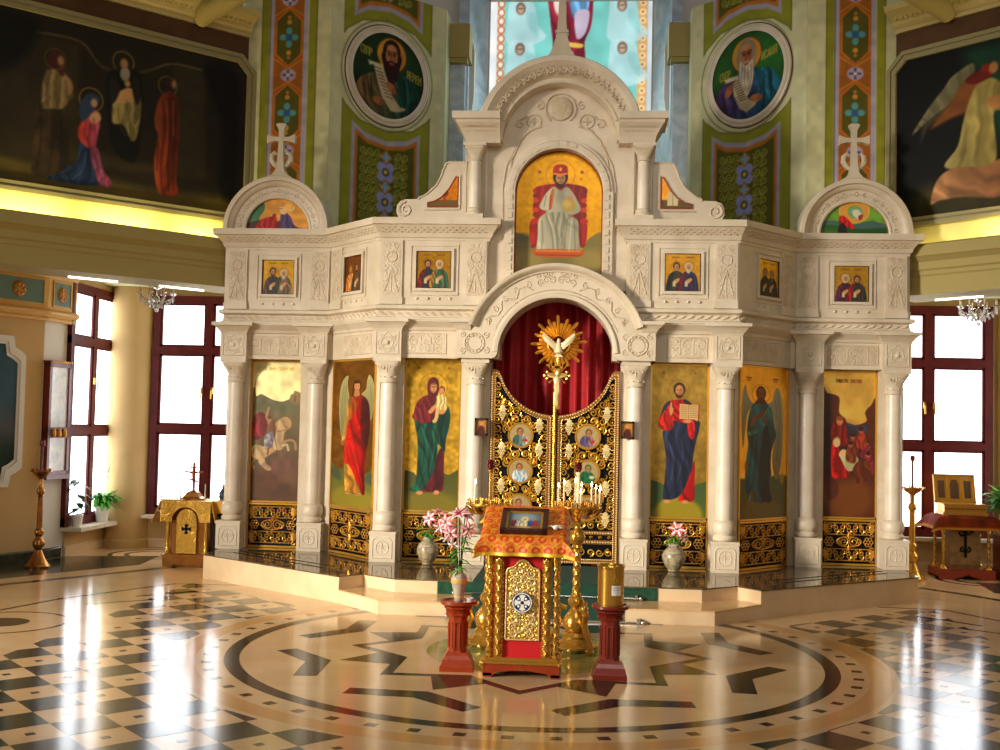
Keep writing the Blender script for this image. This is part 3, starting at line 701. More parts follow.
# ---- backing walls, frieze, attic and cornices of each half
for side in (1, -1):
    bw = MB(side)
    BW = [(.70, .30), (1.02, .30), (1.02, .20), (1.66, .20), (1.66, .20), (1.83, .20)]
    bw.box(.70, 1.02, .19, .45, H, 2.46); bw.box(1.645, 1.90, .19, .45, H, 2.46); bw.box(1.0, 1.66, .27, .45, H, 2.46)
    bw.prism([(1.86, .19), (1.90, .12), (2.62, .89), (2.70, .96), (2.70, 1.2), (2.5, 1.2)][::-1], H, 2.46)
    bw.box(2.66, 2.985, .95, 1.25, H, 2.46); bw.box(3.595, 3.86, .95, 1.25, H, 2.46); bw.box(2.9, 3.7, 1.04, 1.25, H, 2.46)
    part(bw, 'backing_wall', STONE)
    part(run(side, FPa, [(-.36, 2.45), (-.055, 2.45), (-.055, 2.74), (-.04, 2.75), (-.03, 2.78), (.02, 2.83), (.03, 2.84), (.03, 2.86), (-.36, 2.86)]), 'frieze', STONE)
    part(run(side, FPa, [(-.36, 2.855), (.045, 2.855), (.045, 2.875), (.02, 2.885), (.012, 2.95), (.04, 2.962), (.06, 2.97), (.06, 3.0), (.045, 3.012), (0, 3.02), (-.36, 3.02)]), 'string_course', STONE)
    part(run(side, FP, [(-.34, 3.015), (.0, 3.015), (.0, 3.735), (-.34, 3.735)]), 'attic_wall', STONE)
    part(run(side, FP, [(-.34, 3.71), (.012, 3.71), (.016, 3.735), (.03, 3.745), (.045, 3.79), (.095, 3.855), (.105, 3.868), (.13, 3.872), (.13, 3.942), (-.34, 3.942)]), 'cornice', STONE)
    # rope course and dotted diaper on the cornice slope
    rp = MB(side)
    for a, b in zip(FP[:-1], FP[1:]):
        u, n, L = dedge(a, b); N = int(L/.085)
        for k in range(N):
            t = (k+.5)/N*L; x, y = a[0]+u[0]*t, a[1]+u[1]*t
            p = Vector((x+n[0]*.02, y+n[1]*.02, 2.918)); uu = Vector((u[0], u[1], 0))*.04
            rp.tube([p-uu+Vector((0, 0, -.018)), p+uu*.2+Vector((0, 0, .004)), p+uu+Vector((0, 0, .022))], [.007, .015, .006], 5)
        N = int(L/.068); dp = MB(side)
        for k in range(N):
            for j in range(3):
                t = (k+.5+.5*(j % 2))/N*L
                if t > L-.02: continue
                d = .052+.016*j; z = 3.79+.022*j
                x, y = a[0]+u[0]*t+n[0]*d, a[1]+u[1]*t+n[1]*d
                dp.M = Matrix(((u[0], -n[0], 0, x), (u[1], -n[1], 0, y), (0, 0, 1, z), (0, 0, 0, 1)))
                dp.add([(-.02, 0, 0), (.02, 0, 0), (0, -.003, .016), (0, .016, -.004), (0, -.016, .004)], [(0, 4, 2), (4, 1, 2), (0, 1, 4)])
        part(dp, 'diaper_pattern', STONE2)
    part(rp, 'rope_molding', STONE)
    # attic pilasters, window frames and pellets
    segs = list(zip(FP[1:-1], FP[2:]))
    for gi, (a, b) in enumerate(segs):
        u, n, L = dedge(a, b)
        F = Matrix(((u[0], -n[0], 0, a[0]), (u[1], -n[1], 0, a[1]), (0, 0, 1, 0), (0, 0, 0, 1)))
        ends = ((.02, .25), (L-.25, L-.02)) if gi != 1 else ((L-.27, L-.03),)
        for p, q in ends:
            at = MB(side); at.M = F; at.box(p, q, -.022, .02, 3.09, 3.71); at.box(p-.01, q+.01, -.03, .019, 3.02, 3.095)
            o_ = part(at, 'attic_pilaster', STONE)
            c_ = MB(side); c_.M = F; c_.box(p+.02, q-.02, -.025, -.02, 3.12, 3.69); c_.M = None
            relief_panel(c_, (a[0]+u[0]*p+n[0]*.024, a[1]+u[1]*p+n[1]*.024), u, n, q-p, 3.12, 3.69, 'pilaster')
            c_.build('carving', STONE2, o_, ORG)
        cx = (L/2 if gi != 1 else .53); hw = .19
        fm = MB(side); fm.M = F
        for w_, d_, t_ in ((hw+.075, .012, .02), (hw+.03, .03, .03)):
            o_, i_ = w_, w_-t_
            fm.box(cx-o_, cx+o_, -d_, .01, 3.395-o_-.01, 3.395-i_-.01); fm.box(cx-o_, cx+o_, -d_, .01, 3.395+i_+.01, 3.395+o_+.01)
            fm.box(cx-o_, cx-i_, -d_, .01, 3.395-i_-.01, 3.395+i_+.01); fm.box(cx+i_, cx+o_, -d_, .01, 3.395-i_-.01, 3.395+i_+.01)
        part(fm, 'icon_window_frame', STONE)
        for k in range(4): pb = MB(side); pb.M = F; pb.ball((cx-.18+.12*k, -.004, 3.085), .017, 8, 5); part(pb, 'pellet', STONE)
    # frieze blocks over the columns with flared caps
    for i, (x, y) in enumerate(COLS):
        m = MB(side); hb = .152; f = y-.14
        if i:
            m.box(x-hb, x+hb, f-.012, f+.30, 2.45, 2.75)
            rs = []
            for h, z in ((.150, 2.735), (.158, 2.742), (.160, 2.755), (.185, 2.79), (.212, 2.818), (.222, 2.822), (.236, 2.826), (.236, 2.862)):
                rs.append([(x+h*a_, f+.14+b_*(h if b_ < 0 else .16), z) for a_, b_ in ((-1, -1), (1, -1), (1, 1), (-1, 1))])
            m.rings(rs)
            relief_panel(m, (x-.12, f-.012), (1, 0), (0, -1), .24, 2.485, 2.725, 'boss')
            part(m, 'frieze_block', STONE)
    for (a, b, p, q) in ((FPa[0], FPa[1], .58, 1.0), (FP[2], FP[3], .22, .80), (FP[3], FP[4], .38, .93)):
        u, n, L = dedge(a, b)
        fc = MB(side); fc.M = Matrix(((u[0], -n[0], 0, a[0]), (u[1], -n[1], 0, a[1]), (0, 0, 1, 0), (0, 0, 0, 1))); fc.box(p, q, .051, .06, 2.50, 2.71); fc.M = None
        relief_panel(fc, (a[0]+u[0]*p-n[0]*.053, a[1]+u[1]*p-n[1]*.053), u, n, q-p, 2.50, 2.71, 'scrolls')
        part(fc, 'frieze_carving', STONE2)
# ---- arch over the gates
ga = MB(); zc = 2.49
right = arc(0, zc, .615, PI/2, math.radians(7), 22)+[(.622, 2.49), (.645, 2.462), (.675, 2.45), (1.05, 2.45), (1.05, 2.76), (1.045, 2.79)]
outer = arc(0, zc, .99, math.radians(21), PI/2, 20)
right = right+outer
poly = right+[(-x, z) for x, z in right[::-1]][1:-1]
inn = [p for p in right[:26]]; 
# built as a band of quads from the intrados to the extrados
ins = arc(0, zc, .615, math.radians(7), PI-math.radians(7), 48); ous = arc(0, zc, .95, math.radians(17), PI-math.radians(17), 48)
ga.ringxz(ous, ins, -.075, .42)
for s in (1, -1):
    g2 = MB(s)
    foot = [(.6105, 2.567), (.614, 2.52), (.622, 2.49), (.645, 2.462), (.675, 2.45), (1.05, 2.45), (1.05, 2.77), (.907, 2.772)]
    ga.xz([(s*x, z) for x, z in foot], -.0745, .418)
ga.arcsweep(0, zc, math.radians(19), PI-math.radians(19), [(.885, -.074), (.885, -.095), (.90, -.10), (.915, -.125), (.93, -.15), (.945, -.16), (.968, -.16), (.973, -.15), (.973, .30), (.885, .30)], 56)
ga.arcsweep(0, zc, math.radians(3), PI-math.radians(3), [(.612, -.074), (.612, -.095), (.625, -.10), (.655, -.10), (.665, -.09), (.665, -.074)], 48)
part(ga, 'gate_arch', STONE, smooth=True)
for s in (1, -1):                                  # caps and foot roundels
    m = MB(s); rs = []
    for h, z in ((.0, 2.745), (.01, 2.755), (.035, 2.79), (.062, 2.818), (.072, 2.822), (.085, 2.826), (.085, 2.862)):
        rs.append([(.90-h*0, -.075-h, z), (1.05+h, -.075-h, z), (1.05+h, .3, z), (.90, .3, z)])
    m.rings(rs)
    part(m, 'arch_foot_cap', STONE)
    m = MB(s)
    m.tube([(.86+.105*math.cos(t), -.077, 2.61+.105*math.sin(t)) for t in np.linspace(0, 2*PI, 24)], .009, 5)
    m.tube([(.86+.075*math.cos(t), -.077, 2.61+.075*math.sin(t)) for t in np.linspace(0, 2*PI, 24)], .005, 5)
    for k in range(14): m.ball((.86+.09*math.cos(k*PI/7), -.077, 2.61+.09*math.sin(k*PI/7)), .010, 6, 4)
    for (a, b, sg) in ((.99, 2.70, 1), (.99, 2.53, -1), (.74, 2.70, -1), (.735, 2.53, 1)): m.spiral((a, b), .036, 1.3, .007, a0=PI/2*sg, sgn=sg, n=5, y=-.077)
    for k in range(9):                             # trailing vine up the arch band
        t = math.radians(24+k*5.2); m.tube([((.775+.045*math.sin(k*1.9))*math.cos(t), -.077, zc+(.775+.045*math.sin(k*1.9))*math.sin(t)), ((.775+.045*math.sin((k+1)*1.9))*math.cos(t+.09), -.077, zc+(.775+.045*math.sin((k+1)*1.9))*math.sin(t+.09))], .009, 5)
        if k % 2 == 0: m.spiral((.80*math.cos(t+.04), zc+.80*math.sin(t+.04)), .036, 1.2, .009, a0=t, sgn=1, n=5, y=-.077)
    for k in range(40): t = math.radians(22+k*1.72); m.ball((.695*math.cos(t), -.077, zc+.695*math.sin(t)), .0085, 5, 4)
    for k in range(3): m.spiral((.06+.07*k, zc+.87-.014*k), .030, 1.2, .008, a0=-PI/2*(k+1), sgn=(-1)**k, n=5, y=-.077)
    for k in range(3): m.spiral((.05+.058*k, zc+.80+.012*(k % 2)-.012*k), .040, 1.3, .008, a0=PI/2*(k+1), sgn=(-1)**k, n=5, y=-.077)
    part(m, 'arch_carving', STONE2)
# ---- raised centre: niche wall, little columns, great arch
nw = MB()
for s in (1, -1):
    nw.box(s*.475 if s > 0 else -1.02, s*1.02 if s > 0 else -.475, .09, .42, 3.2, 4.80)
nw.ringxz(arc(0, 4.79, .72, 0, PI, 40), arc(0, 4.262, .475, 0, PI, 40), .092, .418)
nw.box(-.5, .5, .24, .42, 3.3, 4.8)
part(nw, 'niche_wall', STONE)
m = MB()
m.arcsweep(0, 4.262, 0, PI, [(.472, .10), (.472, .05), (.49, .045), (.545, .045), (.56, .06), (.575, .06), (.58, .10)], 48)
for s in (1, -1):
    m.box(min(s*.472, s*.58), max(s*.472, s*.58), .05, .1, 3.2, 4.262)
    for k in range(10): m.box(min(s*.497, s*.54), max(s*.497, s*.54), .036, .05, 3.32+k*.094, 3.32+k*.094+.064)
for k in range(16):
    t = PI*(k+.5)/16; ct, st = math.cos(t), math.sin(t)
    m.add([(r*math.cos(t+a), y, 4.262+r*math.sin(t+a)) for y in (.036, .05) for r, a in ((.498, -.065), (.54, -.06), (.54, .06), (.498, .065))], [(0, 1, 2, 3), (4, 7, 6, 5), (0, 4, 5, 1), (1, 5, 6, 2), (2, 6, 7, 3), (3, 7, 4, 0)])
part(m, 'niche_frame', STONE, smooth=False)
m = MB()                                           # tympanum relief
m.lathe([(0, -.03), (.10, -.03), (.125, -.02), (.135, 0)], n=28); m.v = [(x, .088+z, 5.17+y) for x, y, z in m.v]
m.tube([(.165*math.cos(t), .085, 5.17+.165*math.sin(t)) for t in np.linspace(-.9, PI+.9, 30)], .012, 6)
for s in (1, -1):
    m.tube([(s*.285+.075*math.cos(t), .085, 5.03+.075*math.sin(t)) for t in np.linspace(0, 2*PI, 20)], .009, 5)
    m.tube([(s*.285-.045, .085, 5.03), (s*.285+.045, .085, 5.03)], .008, 5); m.tube([(s*.285, .085, 4.985), (s*.285, .085, 5.075)], .008, 5)
    m.spiral((s*.43, 5.0), .05, 1.2, .011, a0=PI/2, sgn=-s, n=5, y=.085); m.spiral((s*.225, 5.20), .05, 1.2, .011, a0=PI/2, sgn=s, n=5, y=.085)
    m.tube([(s*.20, .085, 4.98), (s*.33, .085, 4.93), (s*.43, .085, 4.82), (s*.515, .085, 4.62), (s*.53, .085, 4.50)], .011, 5)
    m.tube([(s*.60, .085, 3.95), (s*.61, .085, 4.3), (s*.57, .085, 4.55), (s*.47, .085, 4.75)], .010, 5)
    m.tube([(s*.36, .085, 5.09), (s*.40, .085, 5.06), (s*.47, .085, 5.04), (s*.49, .085, 4.98)], .010, 5)
part(m, 'tympanum_carving', STONE2, smooth=True)
def small_column(s):
    c = bpy.data.objects.new('niche_column', None); C.objects.link(c); c.parent = ICO; c.location = (s*.90-ORG[0], .0-ORG[1], 3.94-H)
    MB().box(-.1, .1, -.1, .1, 0, .05).lathe([(.09, .05), (.095, .07), (.078, .09), (.085, .11), (.07, .125), (.07, .13)], n=20).build('base', STONE, c)
    MB().lathe([(.068, .125), (.064, .64)], n=22).build('shaft', STONE3, c, smooth=True)
    m = MB(); m.lathe([(.066, .63), (.078, .635), (.078, .65), (.068, .66)], n=20); rs = []
    for h, z, e in ((.07, .655, 1.), (.075, .69, .7), (.095, .74, .25), (.112, .765, 0.), (.112, .785, 0.)):
        rs.append([(h*(e+(1-e)/max(abs(math.cos(t)), abs(math.sin(t))))*math.cos(t), h*(e+(1-e)/max(abs(math.cos(t)), abs(math.sin(t))))*math.sin(t), z) for t in [2*PI*(i+.5)/24 for i in range(24)]])
    m.rings(rs); m.box(-.122, .122, -.122, .122, .78, .815); m.build('capital', STONE, c)
for s in (1, -1): small_column(s)
for s in (1, -1):
    m = MB(s); m.box(.79, .995, .066, .415, 3.94, 4.755); m.box(.775, .80, .03, .41, 3.945, 4.75); part(m, 'niche_pilaster', STONE)
    m = MB(s); rs = []
    for xo, yo, z in ((1.0, -.10, 4.75), (1.005, -.105, 4.765), (1.02, -.12, 4.82), (1.06, -.15, 4.90), (1.10, -.19, 4.955), (1.105, -.195, 4.98), (1.14, -.22, 4.99), (1.14, -.22, 5.065)):
        rs.append([(.63, yo, z), (xo, yo, z), (xo, .40, z), (.63, .40, z)])
    m.rings(rs)
    for k in range(9):
        for j in range(2):
            m.add([(.70+.036*k+.018*j-.014, -.136-.03*j, 4.86+.045*j), (.70+.036*k+.018*j+.014, -.136-.03*j, 4.86+.045*j), (.70+.036*k+.018*j, -.157-.03*j, 4.885+.045*j)], [(0, 1, 2)])
    part(m, 'arch_impost', STONE)
m = MB()
m.arcsweep(0, 4.79, 0, PI, [(.612, .39), (.612, -.065), (.66, -.065), (.66, .39)], 64)
m.arcsweep(0, 4.79, math.radians(19), PI-math.radians(19), [(.61, .40), (.61, -.07), (.62, -.085), (.645, -.085), (.655, -.07), (.67, -.07), (.70, -.115), (.785, -.165), (.795, -.18), (.81, -.185), (.82, -.20), (.875, -.20), (.885, -.19), (.885, .40)], 64)
part(m, 'great_arch', STONE, smooth=True)
m = MB()
for k in range(26):                                # leaf ornament round the great arch
    t = math.radians(21)+(PI-math.radians(42))*(k+.5)/26
    r0 = .735; y = -.145
    m.spiral((r0*math.cos(t), 4.79+r0*math.sin(t)), .040, 1.2, .013, a0=t+PI*(k % 2), sgn=1 if k % 2 else -1, n=5, y=y)
    t2 = t+.06; m.tube([(.70*math.cos(t), -.122, 4.79+.70*math.sin(t)), (.775*math.cos(t2), -.168, 4.79+.775*math.sin(t2))], .006, 5)
part(m, 'arch_carving', STONE2)
# ---- scrolled side pediments
for s in (1, -1):
    m = MB(s)
    prof = [(1.0, 3.94), (1.68, 3.94), (1.735, 3.97), (1.76, 4.03), (1.755, 4.10), (1.72, 4.15), (1.66, 4.17), (1.52, 4.175), (1.51, 4.20), (1.47, 4.21), (1.40, 4.26), (1.33, 4.33), (1.28, 4.42), (1.255, 4.50), (1.24, 4.53), (1.225, 4.57), (1.20, 4.585), (1.0, 4.585)]
    m.xz(prof, .06, .20)
    m.spiral((1.66, 4.055), .085, 1.6, .014, a0=PI/2, sgn=-1, n=6, y=.055)
    m.tube([(x, .055, z-.008) for x, z in prof[7:]], .011, 5)
    for p, q in (((1.09, 4.06), (1.45, 4.06)), ((1.07, 4.06), (1.07, 4.44))): m.tube([(p[0], .052, p[1]), (q[0], .052, q[1])], .012, 5)
    part(m, 'scroll_pediment', STONE)
# ---- end arches with crosses
def cross(x, y, z0, k, name, kz=None):
    m = MB(); m.M = Matrix.Translation((x, y, z0)) @ Matrix.Diagonal((k, k, kz or k, 1))
    m.rings([[(w_*a, d_*b, z) for a, b in ((-1, -1), (1, -1), (1, 1), (-1, 1))] for w_, d_, z in ((.13, .06, 0), (.125, .06, .02), (.075, .05, .05), (.045, .045, .09), (.034, .04, .14), (.03, .035, .20), (.026, .03, .30), (.022, .028, .40), (.026, .028, .50), (.045, .03, .535), (.05, .03, .55), (.03, .03, .56))])
    for s in (-1, 1): m.rings([[(s*xx, d_*b, .405+h*a) for a, b in ((-1, -1), (1, -1), (1, 1), (-1, 1))] for xx, h, d_ in ((.0, .022, .027), (.07, .02, .027), (.11, .034, .028), (.135, .045, .028), (.14, .025, .028))])
    if kz: m.rings([[(w_*a, w_*b, z) for a, b in ((-1, -1), (1, -1), (1, 1), (-1, 1))] for w_, z in ((.03, .092), (.056, .095), (.056, .103), (.03, .106))])
    else:
        for s in (-1, 1): m.tube([(s*.02, 0, .13), (s*.06, 0, .15), (s*.095, 0, .20), (s*.092, 0, .25), (s*.065, 0, .275), (s*.045, 0, .255)], [.018, .024, .026, .024, .02, .012], 6)
    m.ball((0, 0, .405), .04, 10, 6, (1, .9, 1))
    return part(m, name, STONE)
for s in (1, -1):
    m = MB(); cx = s*3.27
    m.arcsweep(cx, 3.94, 0, PI, [(.372, .98), (.372, .755), (.385, .745), (.40, .745), (.405, .755), (.50, .74), (.505, .725), (.53, .70), (.555, .69), (.565, .66), (.61, .66), (.618, .67), (.618, 1.0)], 48)
    m.box(cx-.5, cx+.5, .86, .98, 3.94, 4.1)
    part(m, 'end_arch', STONE, smooth=True)
    m = MB()
    for k in range(13):
        t = PI*(k+.5)/13; m.spiral((cx+.452*math.cos(t), 3.94+.452*math.sin(t)), .032, 1.1, .008, a0=t, sgn=1 if k % 2 else -1, n=5, y=.745)
        m.ball((cx+.452*math.cos(t+.12), .745, 3.94+.452*math.sin(t+.12)), .011, 6, 4)
    part(m, 'arch_carving', STONE2)
    cross(s*3.262, .80, 4.53, 1.19, 'marble_cross')
cross(0, .05, 5.62, 1.25, 'marble_cross', 3.7)
# ================================================================ icons set in the screen (every panel a thing of its own)
GB = (200, 152, 54)
def hang(name, label, cat, O, u, W, z0, z1, painter, fm=GOLD, fw=.018, group=None, mask=None, extra=None, depth=.02, proud=.012):
    """framed panel; O plan point of its left end as the viewer sees it, u along it"""
    n = (u[1], -u[0]); r = root(name, label, cat, (O[0]+u[0]*W/2, O[1]+u[1]*W/2, z0), group=group); org = tuple(r.location)
    F = Matrix(((u[0], -n[0], 0, O[0]), (u[1], -n[1], 0, O[1]), (0, 0, 1, 0), (0, 0, 0, 1)))
    painter.mesh('painting', (O[0], O[1], z0), (u[0]*W, u[1]*W, 0), (0, 0, z1-z0), PAINT, r, mask, org)
    m = MB(); m.M = F
    if mask is None:
        for a, b, c, d in ((0, W, z0, z0+fw), (0, W, z1-fw, z1), (0, fw, z0, z1), (W-fw, W, z0, z1)): m.box(a, b, -proud, .004, c, d)
        m.box(0, W, .003, depth, z0, z1)
    else: extra(m, W, z0, z1)
    m.build('frame', fm, r, org)
    return r
def leafgold(x0, y0, x1, y1, nx, ny, seed, c=GB, amt=.10):
    p = Painter(x0, y0, x1, y1, nx, ny, c, 1., seed); L = abs(y1-y0); p.mottle(L/9, amt*.6); p.mottle(L/45, amt*.7); p.mottle(L/22, amt*.5); return p
SK = (204, 146, 96)
def halo(p, x, y, r): p.oring(x, y, r, r, max(p.px, r*.04), (150, 96, 30), .5, .7)
def folds(p, L, wd, dark=(0, 0, 0), op=.35):
    for pts in L: p.line(pts, wd, dark, op=op)
GLYPH = {'С': [[(3, .8), (2, 0), (1, 0), (0, 1.5), (0, 4.5), (1, 6), (2, 6), (3, 5.2)]], 'В': [[(0, 0), (0, 6), (2, 6), (3, 4.8), (2, 3), (0, 3)], [(0, 0), (2, 0), (2.7, 1.5), (2, 3)]], 'П': [[(0, 6), (0, 0), (3, 0), (3, 6)]], 'Р': [[(0, 6), (0, 0), (2, 0), (3, 1.5), (2, 3.2), (0, 3.2)]],
 'О': [[(1.5, 0), (0, 1.5), (0, 4.5), (1.5, 6), (3, 4.5), (3, 1.5), (1.5, 0)]], 'Ж': [[(0, 0), (3, 6)], [(3, 0), (0, 6)], [(1.5, 0), (1.5, 6)]], 'Д': [[(0, 7), (0, 5.6), (3.2, 5.6), (3.2, 7)], [(.5, 5.6), (1.6, 0), (2.7, 5.6)]], 'Е': [[(3, 0), (0, 0), (0, 6), (3, 6)], [(0, 3), (2.4, 3)]], 'Т': [[(0, 0), (3, 0)], [(1.5, 0), (1.5, 6)]],
 'Х': [[(0, 0), (3, 6)], [(3, 0), (0, 6)]], 'И': [[(0, 0), (0, 6), (3, 0), (3, 6)]], 'Й': [[(0, 0), (0, 6), (3, 0), (3, 6)], [(1, -1.6), (1.6, -1.1), (2.2, -1.6)]], 'Я': [[(3, 6), (3, 0), (1, 0), (0, 1.5), (1, 3.2), (3, 3.2)], [(1.4, 3.2), (0, 6)]], 'М': [[(0, 6), (0, 0), (1.6, 3.4), (3.2, 0), (3.2, 6)]], 'А': [[(0, 6), (1.5, 0), (3, 6)], [(.6, 4), (2.4, 4)]], 'Г': [[(0, 6), (0, 0), (3, 0)]], 'Ч': [[(0, 0), (0, 2.8), (3, 2.8)], [(3, 0), (3, 6)]]}
def letters(p, text, x, y, w, h, wd, col, gold=0., rise=0.):
    n = len(text); st = w/n
    for i, ch in enumerate(text):
        for stroke in GLYPH.get(ch, []): p.line([(x+st*i+a/3*st*.72, y+b/6*h+rise*i/n) for a, b in stroke], wd, col, gold, sm=False)
# Mother and Child (units of the painted board)
p = leafgold(12, 0, 308, 762, 110, 276, 21, (232, 186, 72), .16)
p.poly([(0, 580), (60, 565), (100, 590), (200, 560), (250, 575), (320, 560), (320, 800), (0, 800)], (84, 86, 34), c2=(128, 116, 30), axis=(0, 1))
p.ell(150, 730, 150, 70, (140, 124, 34), op=.7, soft=6)
halo(p, 160, 140, 72)
p.poly([(60, 268), (72, 225), (105, 188), (150, 180), (185, 200), (210, 250), (200, 320), (140, 330), (90, 322), (54, 292)], (136, 40, 40), c2=(96, 24, 32), folds=5, fdir=(.4, 1))
p.poly([(222, 440), (224, 560), (222, 645), (190, 662), (100, 655), (140, 600), (180, 500), (200, 450)], (110, 26, 34), c2=(80, 14, 26), folds=5)
p.poly([(66, 300), (100, 322), (150, 312), (200, 262), (236, 232), (250, 270), (248, 330), (232, 400), (226, 462), (208, 440), (190, 425), (188, 470), (170, 560), (140, 620), (110, 655), (70, 662), (46, 650), (76, 620), (84, 560), (86, 470), (82, 390), (70, 340)], (18, 92, 66), c2=(8, 58, 46), folds=7, fdir=(.25, 1), fs=.3)
folds(p, ([(90, 330), (120, 420), (110, 560)], [(110, 330), (150, 430), (140, 560)], [(150, 320), (180, 400), (166, 520)], [(200, 290), (190, 360), (210, 430)], [(232, 300), (224, 400)], [(100, 470), (96, 560), (80, 640)], [(130, 480), (124, 570), (100, 640)]), 5, (4, 36, 30), .55); folds(p, ([(100, 340), (134, 440), (124, 560)], [(176, 330), (200, 410), (188, 470)], [(160, 360), (172, 440), (150, 560)]), 5, (60, 150, 110), .45); folds(p, ([(80, 220), (76, 290)], [(110, 210), (104, 300)], [(208, 480), (204, 640)], [(190, 500), (170, 640)]), 5, (70, 12, 20), .5)
p.poly([(128, 150), (132, 108), (158, 88), (184, 104), (188, 150), (176, 186), (140, 190)], (120, 40, 36), c2=(86, 24, 28))
p.ell(161, 140, 17, 27, SK); p.ell(161, 118, 18, 9, (90, 50, 30), op=.6)
for k in (-1, 1): p.ell(161+k*7, 137, 4, 2.4, (60, 34, 22))
p.line([(161, 140), (163, 152)], 2.2, (150, 96, 60)); p.line([(155, 160), (167, 160)], 2.6, (150, 66, 52))
p.poly([(182, 185), (200, 172), (228, 190), (236, 232), (222, 262), (190, 262), (172, 240)], (220, 204, 140), c2=(196, 168, 100), folds=4)
p.poly([(176, 240), (192, 246), (186, 300), (170, 318), (158, 308), (170, 290)], (214, 176, 110)); p.ell(204, 152, 16, 20, (110, 66, 36)); p.ell(203, 156, 13, 16, SK)
p.poly([(135, 262), (160, 232), (172, 226), (170, 250), (150, 272)], SK); p.ell(206, 262, 18, 12, SK); p.ell(100, 668, 17, 10, SK); p.ell(188, 664, 15, 11, SK)
p.ell(82, 42, 5, 5, (150, 60, 30)); p.ell(240, 42, 5, 5, (150, 60, 30))
hang('icon_painting', 'tall gold icon of a mother in a green mantle holding a child', 'icon', (-1.645, .262), (1, 0), .625, .785, 2.445, p)
# Teacher with open book
p = leafgold(30, 20, 305, 740, 110, 276, 22, (186, 152, 74), .10)
p.poly([(20, 575), (60, 568), (95, 580), (130, 590), (240, 580), (270, 572), (320, 578), (320, 760), (20, 760)], (74, 98, 58), c2=(96, 106, 40), axis=(0, 1)); p.ell(166, 725, 116, 88, (158, 140, 36), soft=4)
halo(p, 165, 145, 50)
p.poly([(104, 205), (122, 194), (150, 188), (190, 186), (222, 204), (240, 240), (244, 300), (240, 360), (225, 374), (205, 340), (150, 330), (110, 332), (76, 318), (70, 290), (84, 248)], (196, 40, 20), c2=(150, 22, 18), axis=(1, .2), folds=5, fdir=(.5, 1))
p.poly([(216, 540), (240, 470), (243, 560), (240, 650), (200, 656), (168, 654), (190, 608)], (196, 24, 20), c2=(140, 10, 16), folds=3)
p.poly([(104, 204), (124, 193), (116, 214), (98, 240), (82, 262), (90, 226)], (52, 58, 78)); p.poly([(186, 184), (208, 192), (224, 206), (200, 206), (188, 200)], (40, 42, 60))
p.poly([(140, 284), (168, 292), (205, 296), (240, 286), (264, 288), (260, 330), (247, 380), (236, 440), (230, 500), (214, 552), (190, 610), (160, 642), (122, 652), (96, 642), (104, 560), (108, 470), (100, 400), (90, 350), (96, 332), (130, 328), (142, 306)], (54, 62, 86), c2=(34, 38, 56), axis=(.8, .3), folds=7, fdir=(.25, 1), fs=.26)
folds(p, ([(130, 335), (160, 380), (176, 420)], [(112, 360), (130, 460), (120, 560)], [(150, 420), (160, 520), (130, 640)], [(190, 330), (200, 440), (176, 560)], [(226, 330), (222, 430), (206, 540)]), 4, (18, 22, 36), .5); folds(p, ([(120, 380), (142, 470), (134, 560)], [(176, 360), (186, 450), (160, 570)], [(140, 300), (152, 330)]), 4, (120, 130, 160), .35)
p.poly([(76, 300), (90, 254), (112, 244), (126, 226), (136, 250), (128, 300), (118, 328), (88, 326)], (206, 52, 24), c2=(160, 28, 18), folds=3); folds(p, ([(96, 262), (104, 300)], [(116, 250), (112, 310)]), 3, (110, 12, 12), .5)
p.poly([(206, 296), (238, 288), (241, 350), (228, 372), (212, 350)], (186, 30, 22), folds=2)
p.head(166, 142, 25, hair=(82, 46, 24), skin=(206, 150, 98), beard='short')
p.poly([(168, 206), (210, 209), (258, 211), (255, 280), (210, 276), (168, 276)], (216, 182, 122), sm=False)
for k in range(7):
    for a, b in ((174, 204), (217, 250)): p.line([(a, 216+k*8.4), (b, 217+k*8.4)], 2, (128, 92, 56))
p.line([(211, 208), (210, 277)], 2.6, (140, 96, 56)); p.line([(259, 210), (257, 281)], 4.5, (150, 26, 28))
p.poly([(120, 232), (126, 202), (132, 200), (134, 222), (140, 228), (134, 256), (124, 258)], SK); p.ell(206, 286, 22, 9, SK); p.ell(115, 660, 17, 8, SK); p.ell(200, 660, 16, 8, SK)
p.ell(92, 62, 5, 4, (150, 84, 40)); p.ell(240, 62, 5, 4, (150, 84, 40))
hang('icon_painting', 'tall gold icon of a bearded teacher in blue and red holding an open book', 'icon', (1.02, .262), (1, 0), .625, .785, 2.445, p)
# red-robed angel (left slanting bay)
p = leafgold(30, 28, 218, 712, 130, 276, 23, (158, 112, 40), .10)
p.poly([(20, 500), (60, 540), (120, 520), (190, 550), (230, 500), (230, 730), (20, 730)], (96, 104, 56), c2=(140, 126, 40), axis=(0, 1), soft=3); p.poly([(30, 560), (50, 525), (75, 560), (70, 590)], (70, 86, 70), op=.7, soft=3); p.poly([(180, 580), (200, 545), (222, 570), (215, 600)], (66, 86, 74), op=.7, soft=3); p.ell(125, 670, 90, 60, (152, 136, 44), soft=5, op=.8)
for P in ([(97, 104), (84, 112), (70, 140), (62, 190), (61, 260), (66, 330), (77, 392), (88, 330), (95, 250), (103, 206), (98, 170), (94, 136)], [(190, 103), (182, 128), (178, 168), (160, 192), (178, 216), (192, 256), (201, 306), (210, 240), (211, 180), (205, 130)]):
    p.poly(P, (178, 172, 122), c2=(132, 124, 78), axis=(.2, .8)); p.line(P+[P[0]], 2, (222, 214, 166), op=.7)
folds(p, ([(80, 150), (72, 240), (78, 340)], [(90, 150), (84, 230)], [(196, 150), (200, 220)]), 2.5, (110, 104, 66), .5)
halo(p, 138, 148, 36)
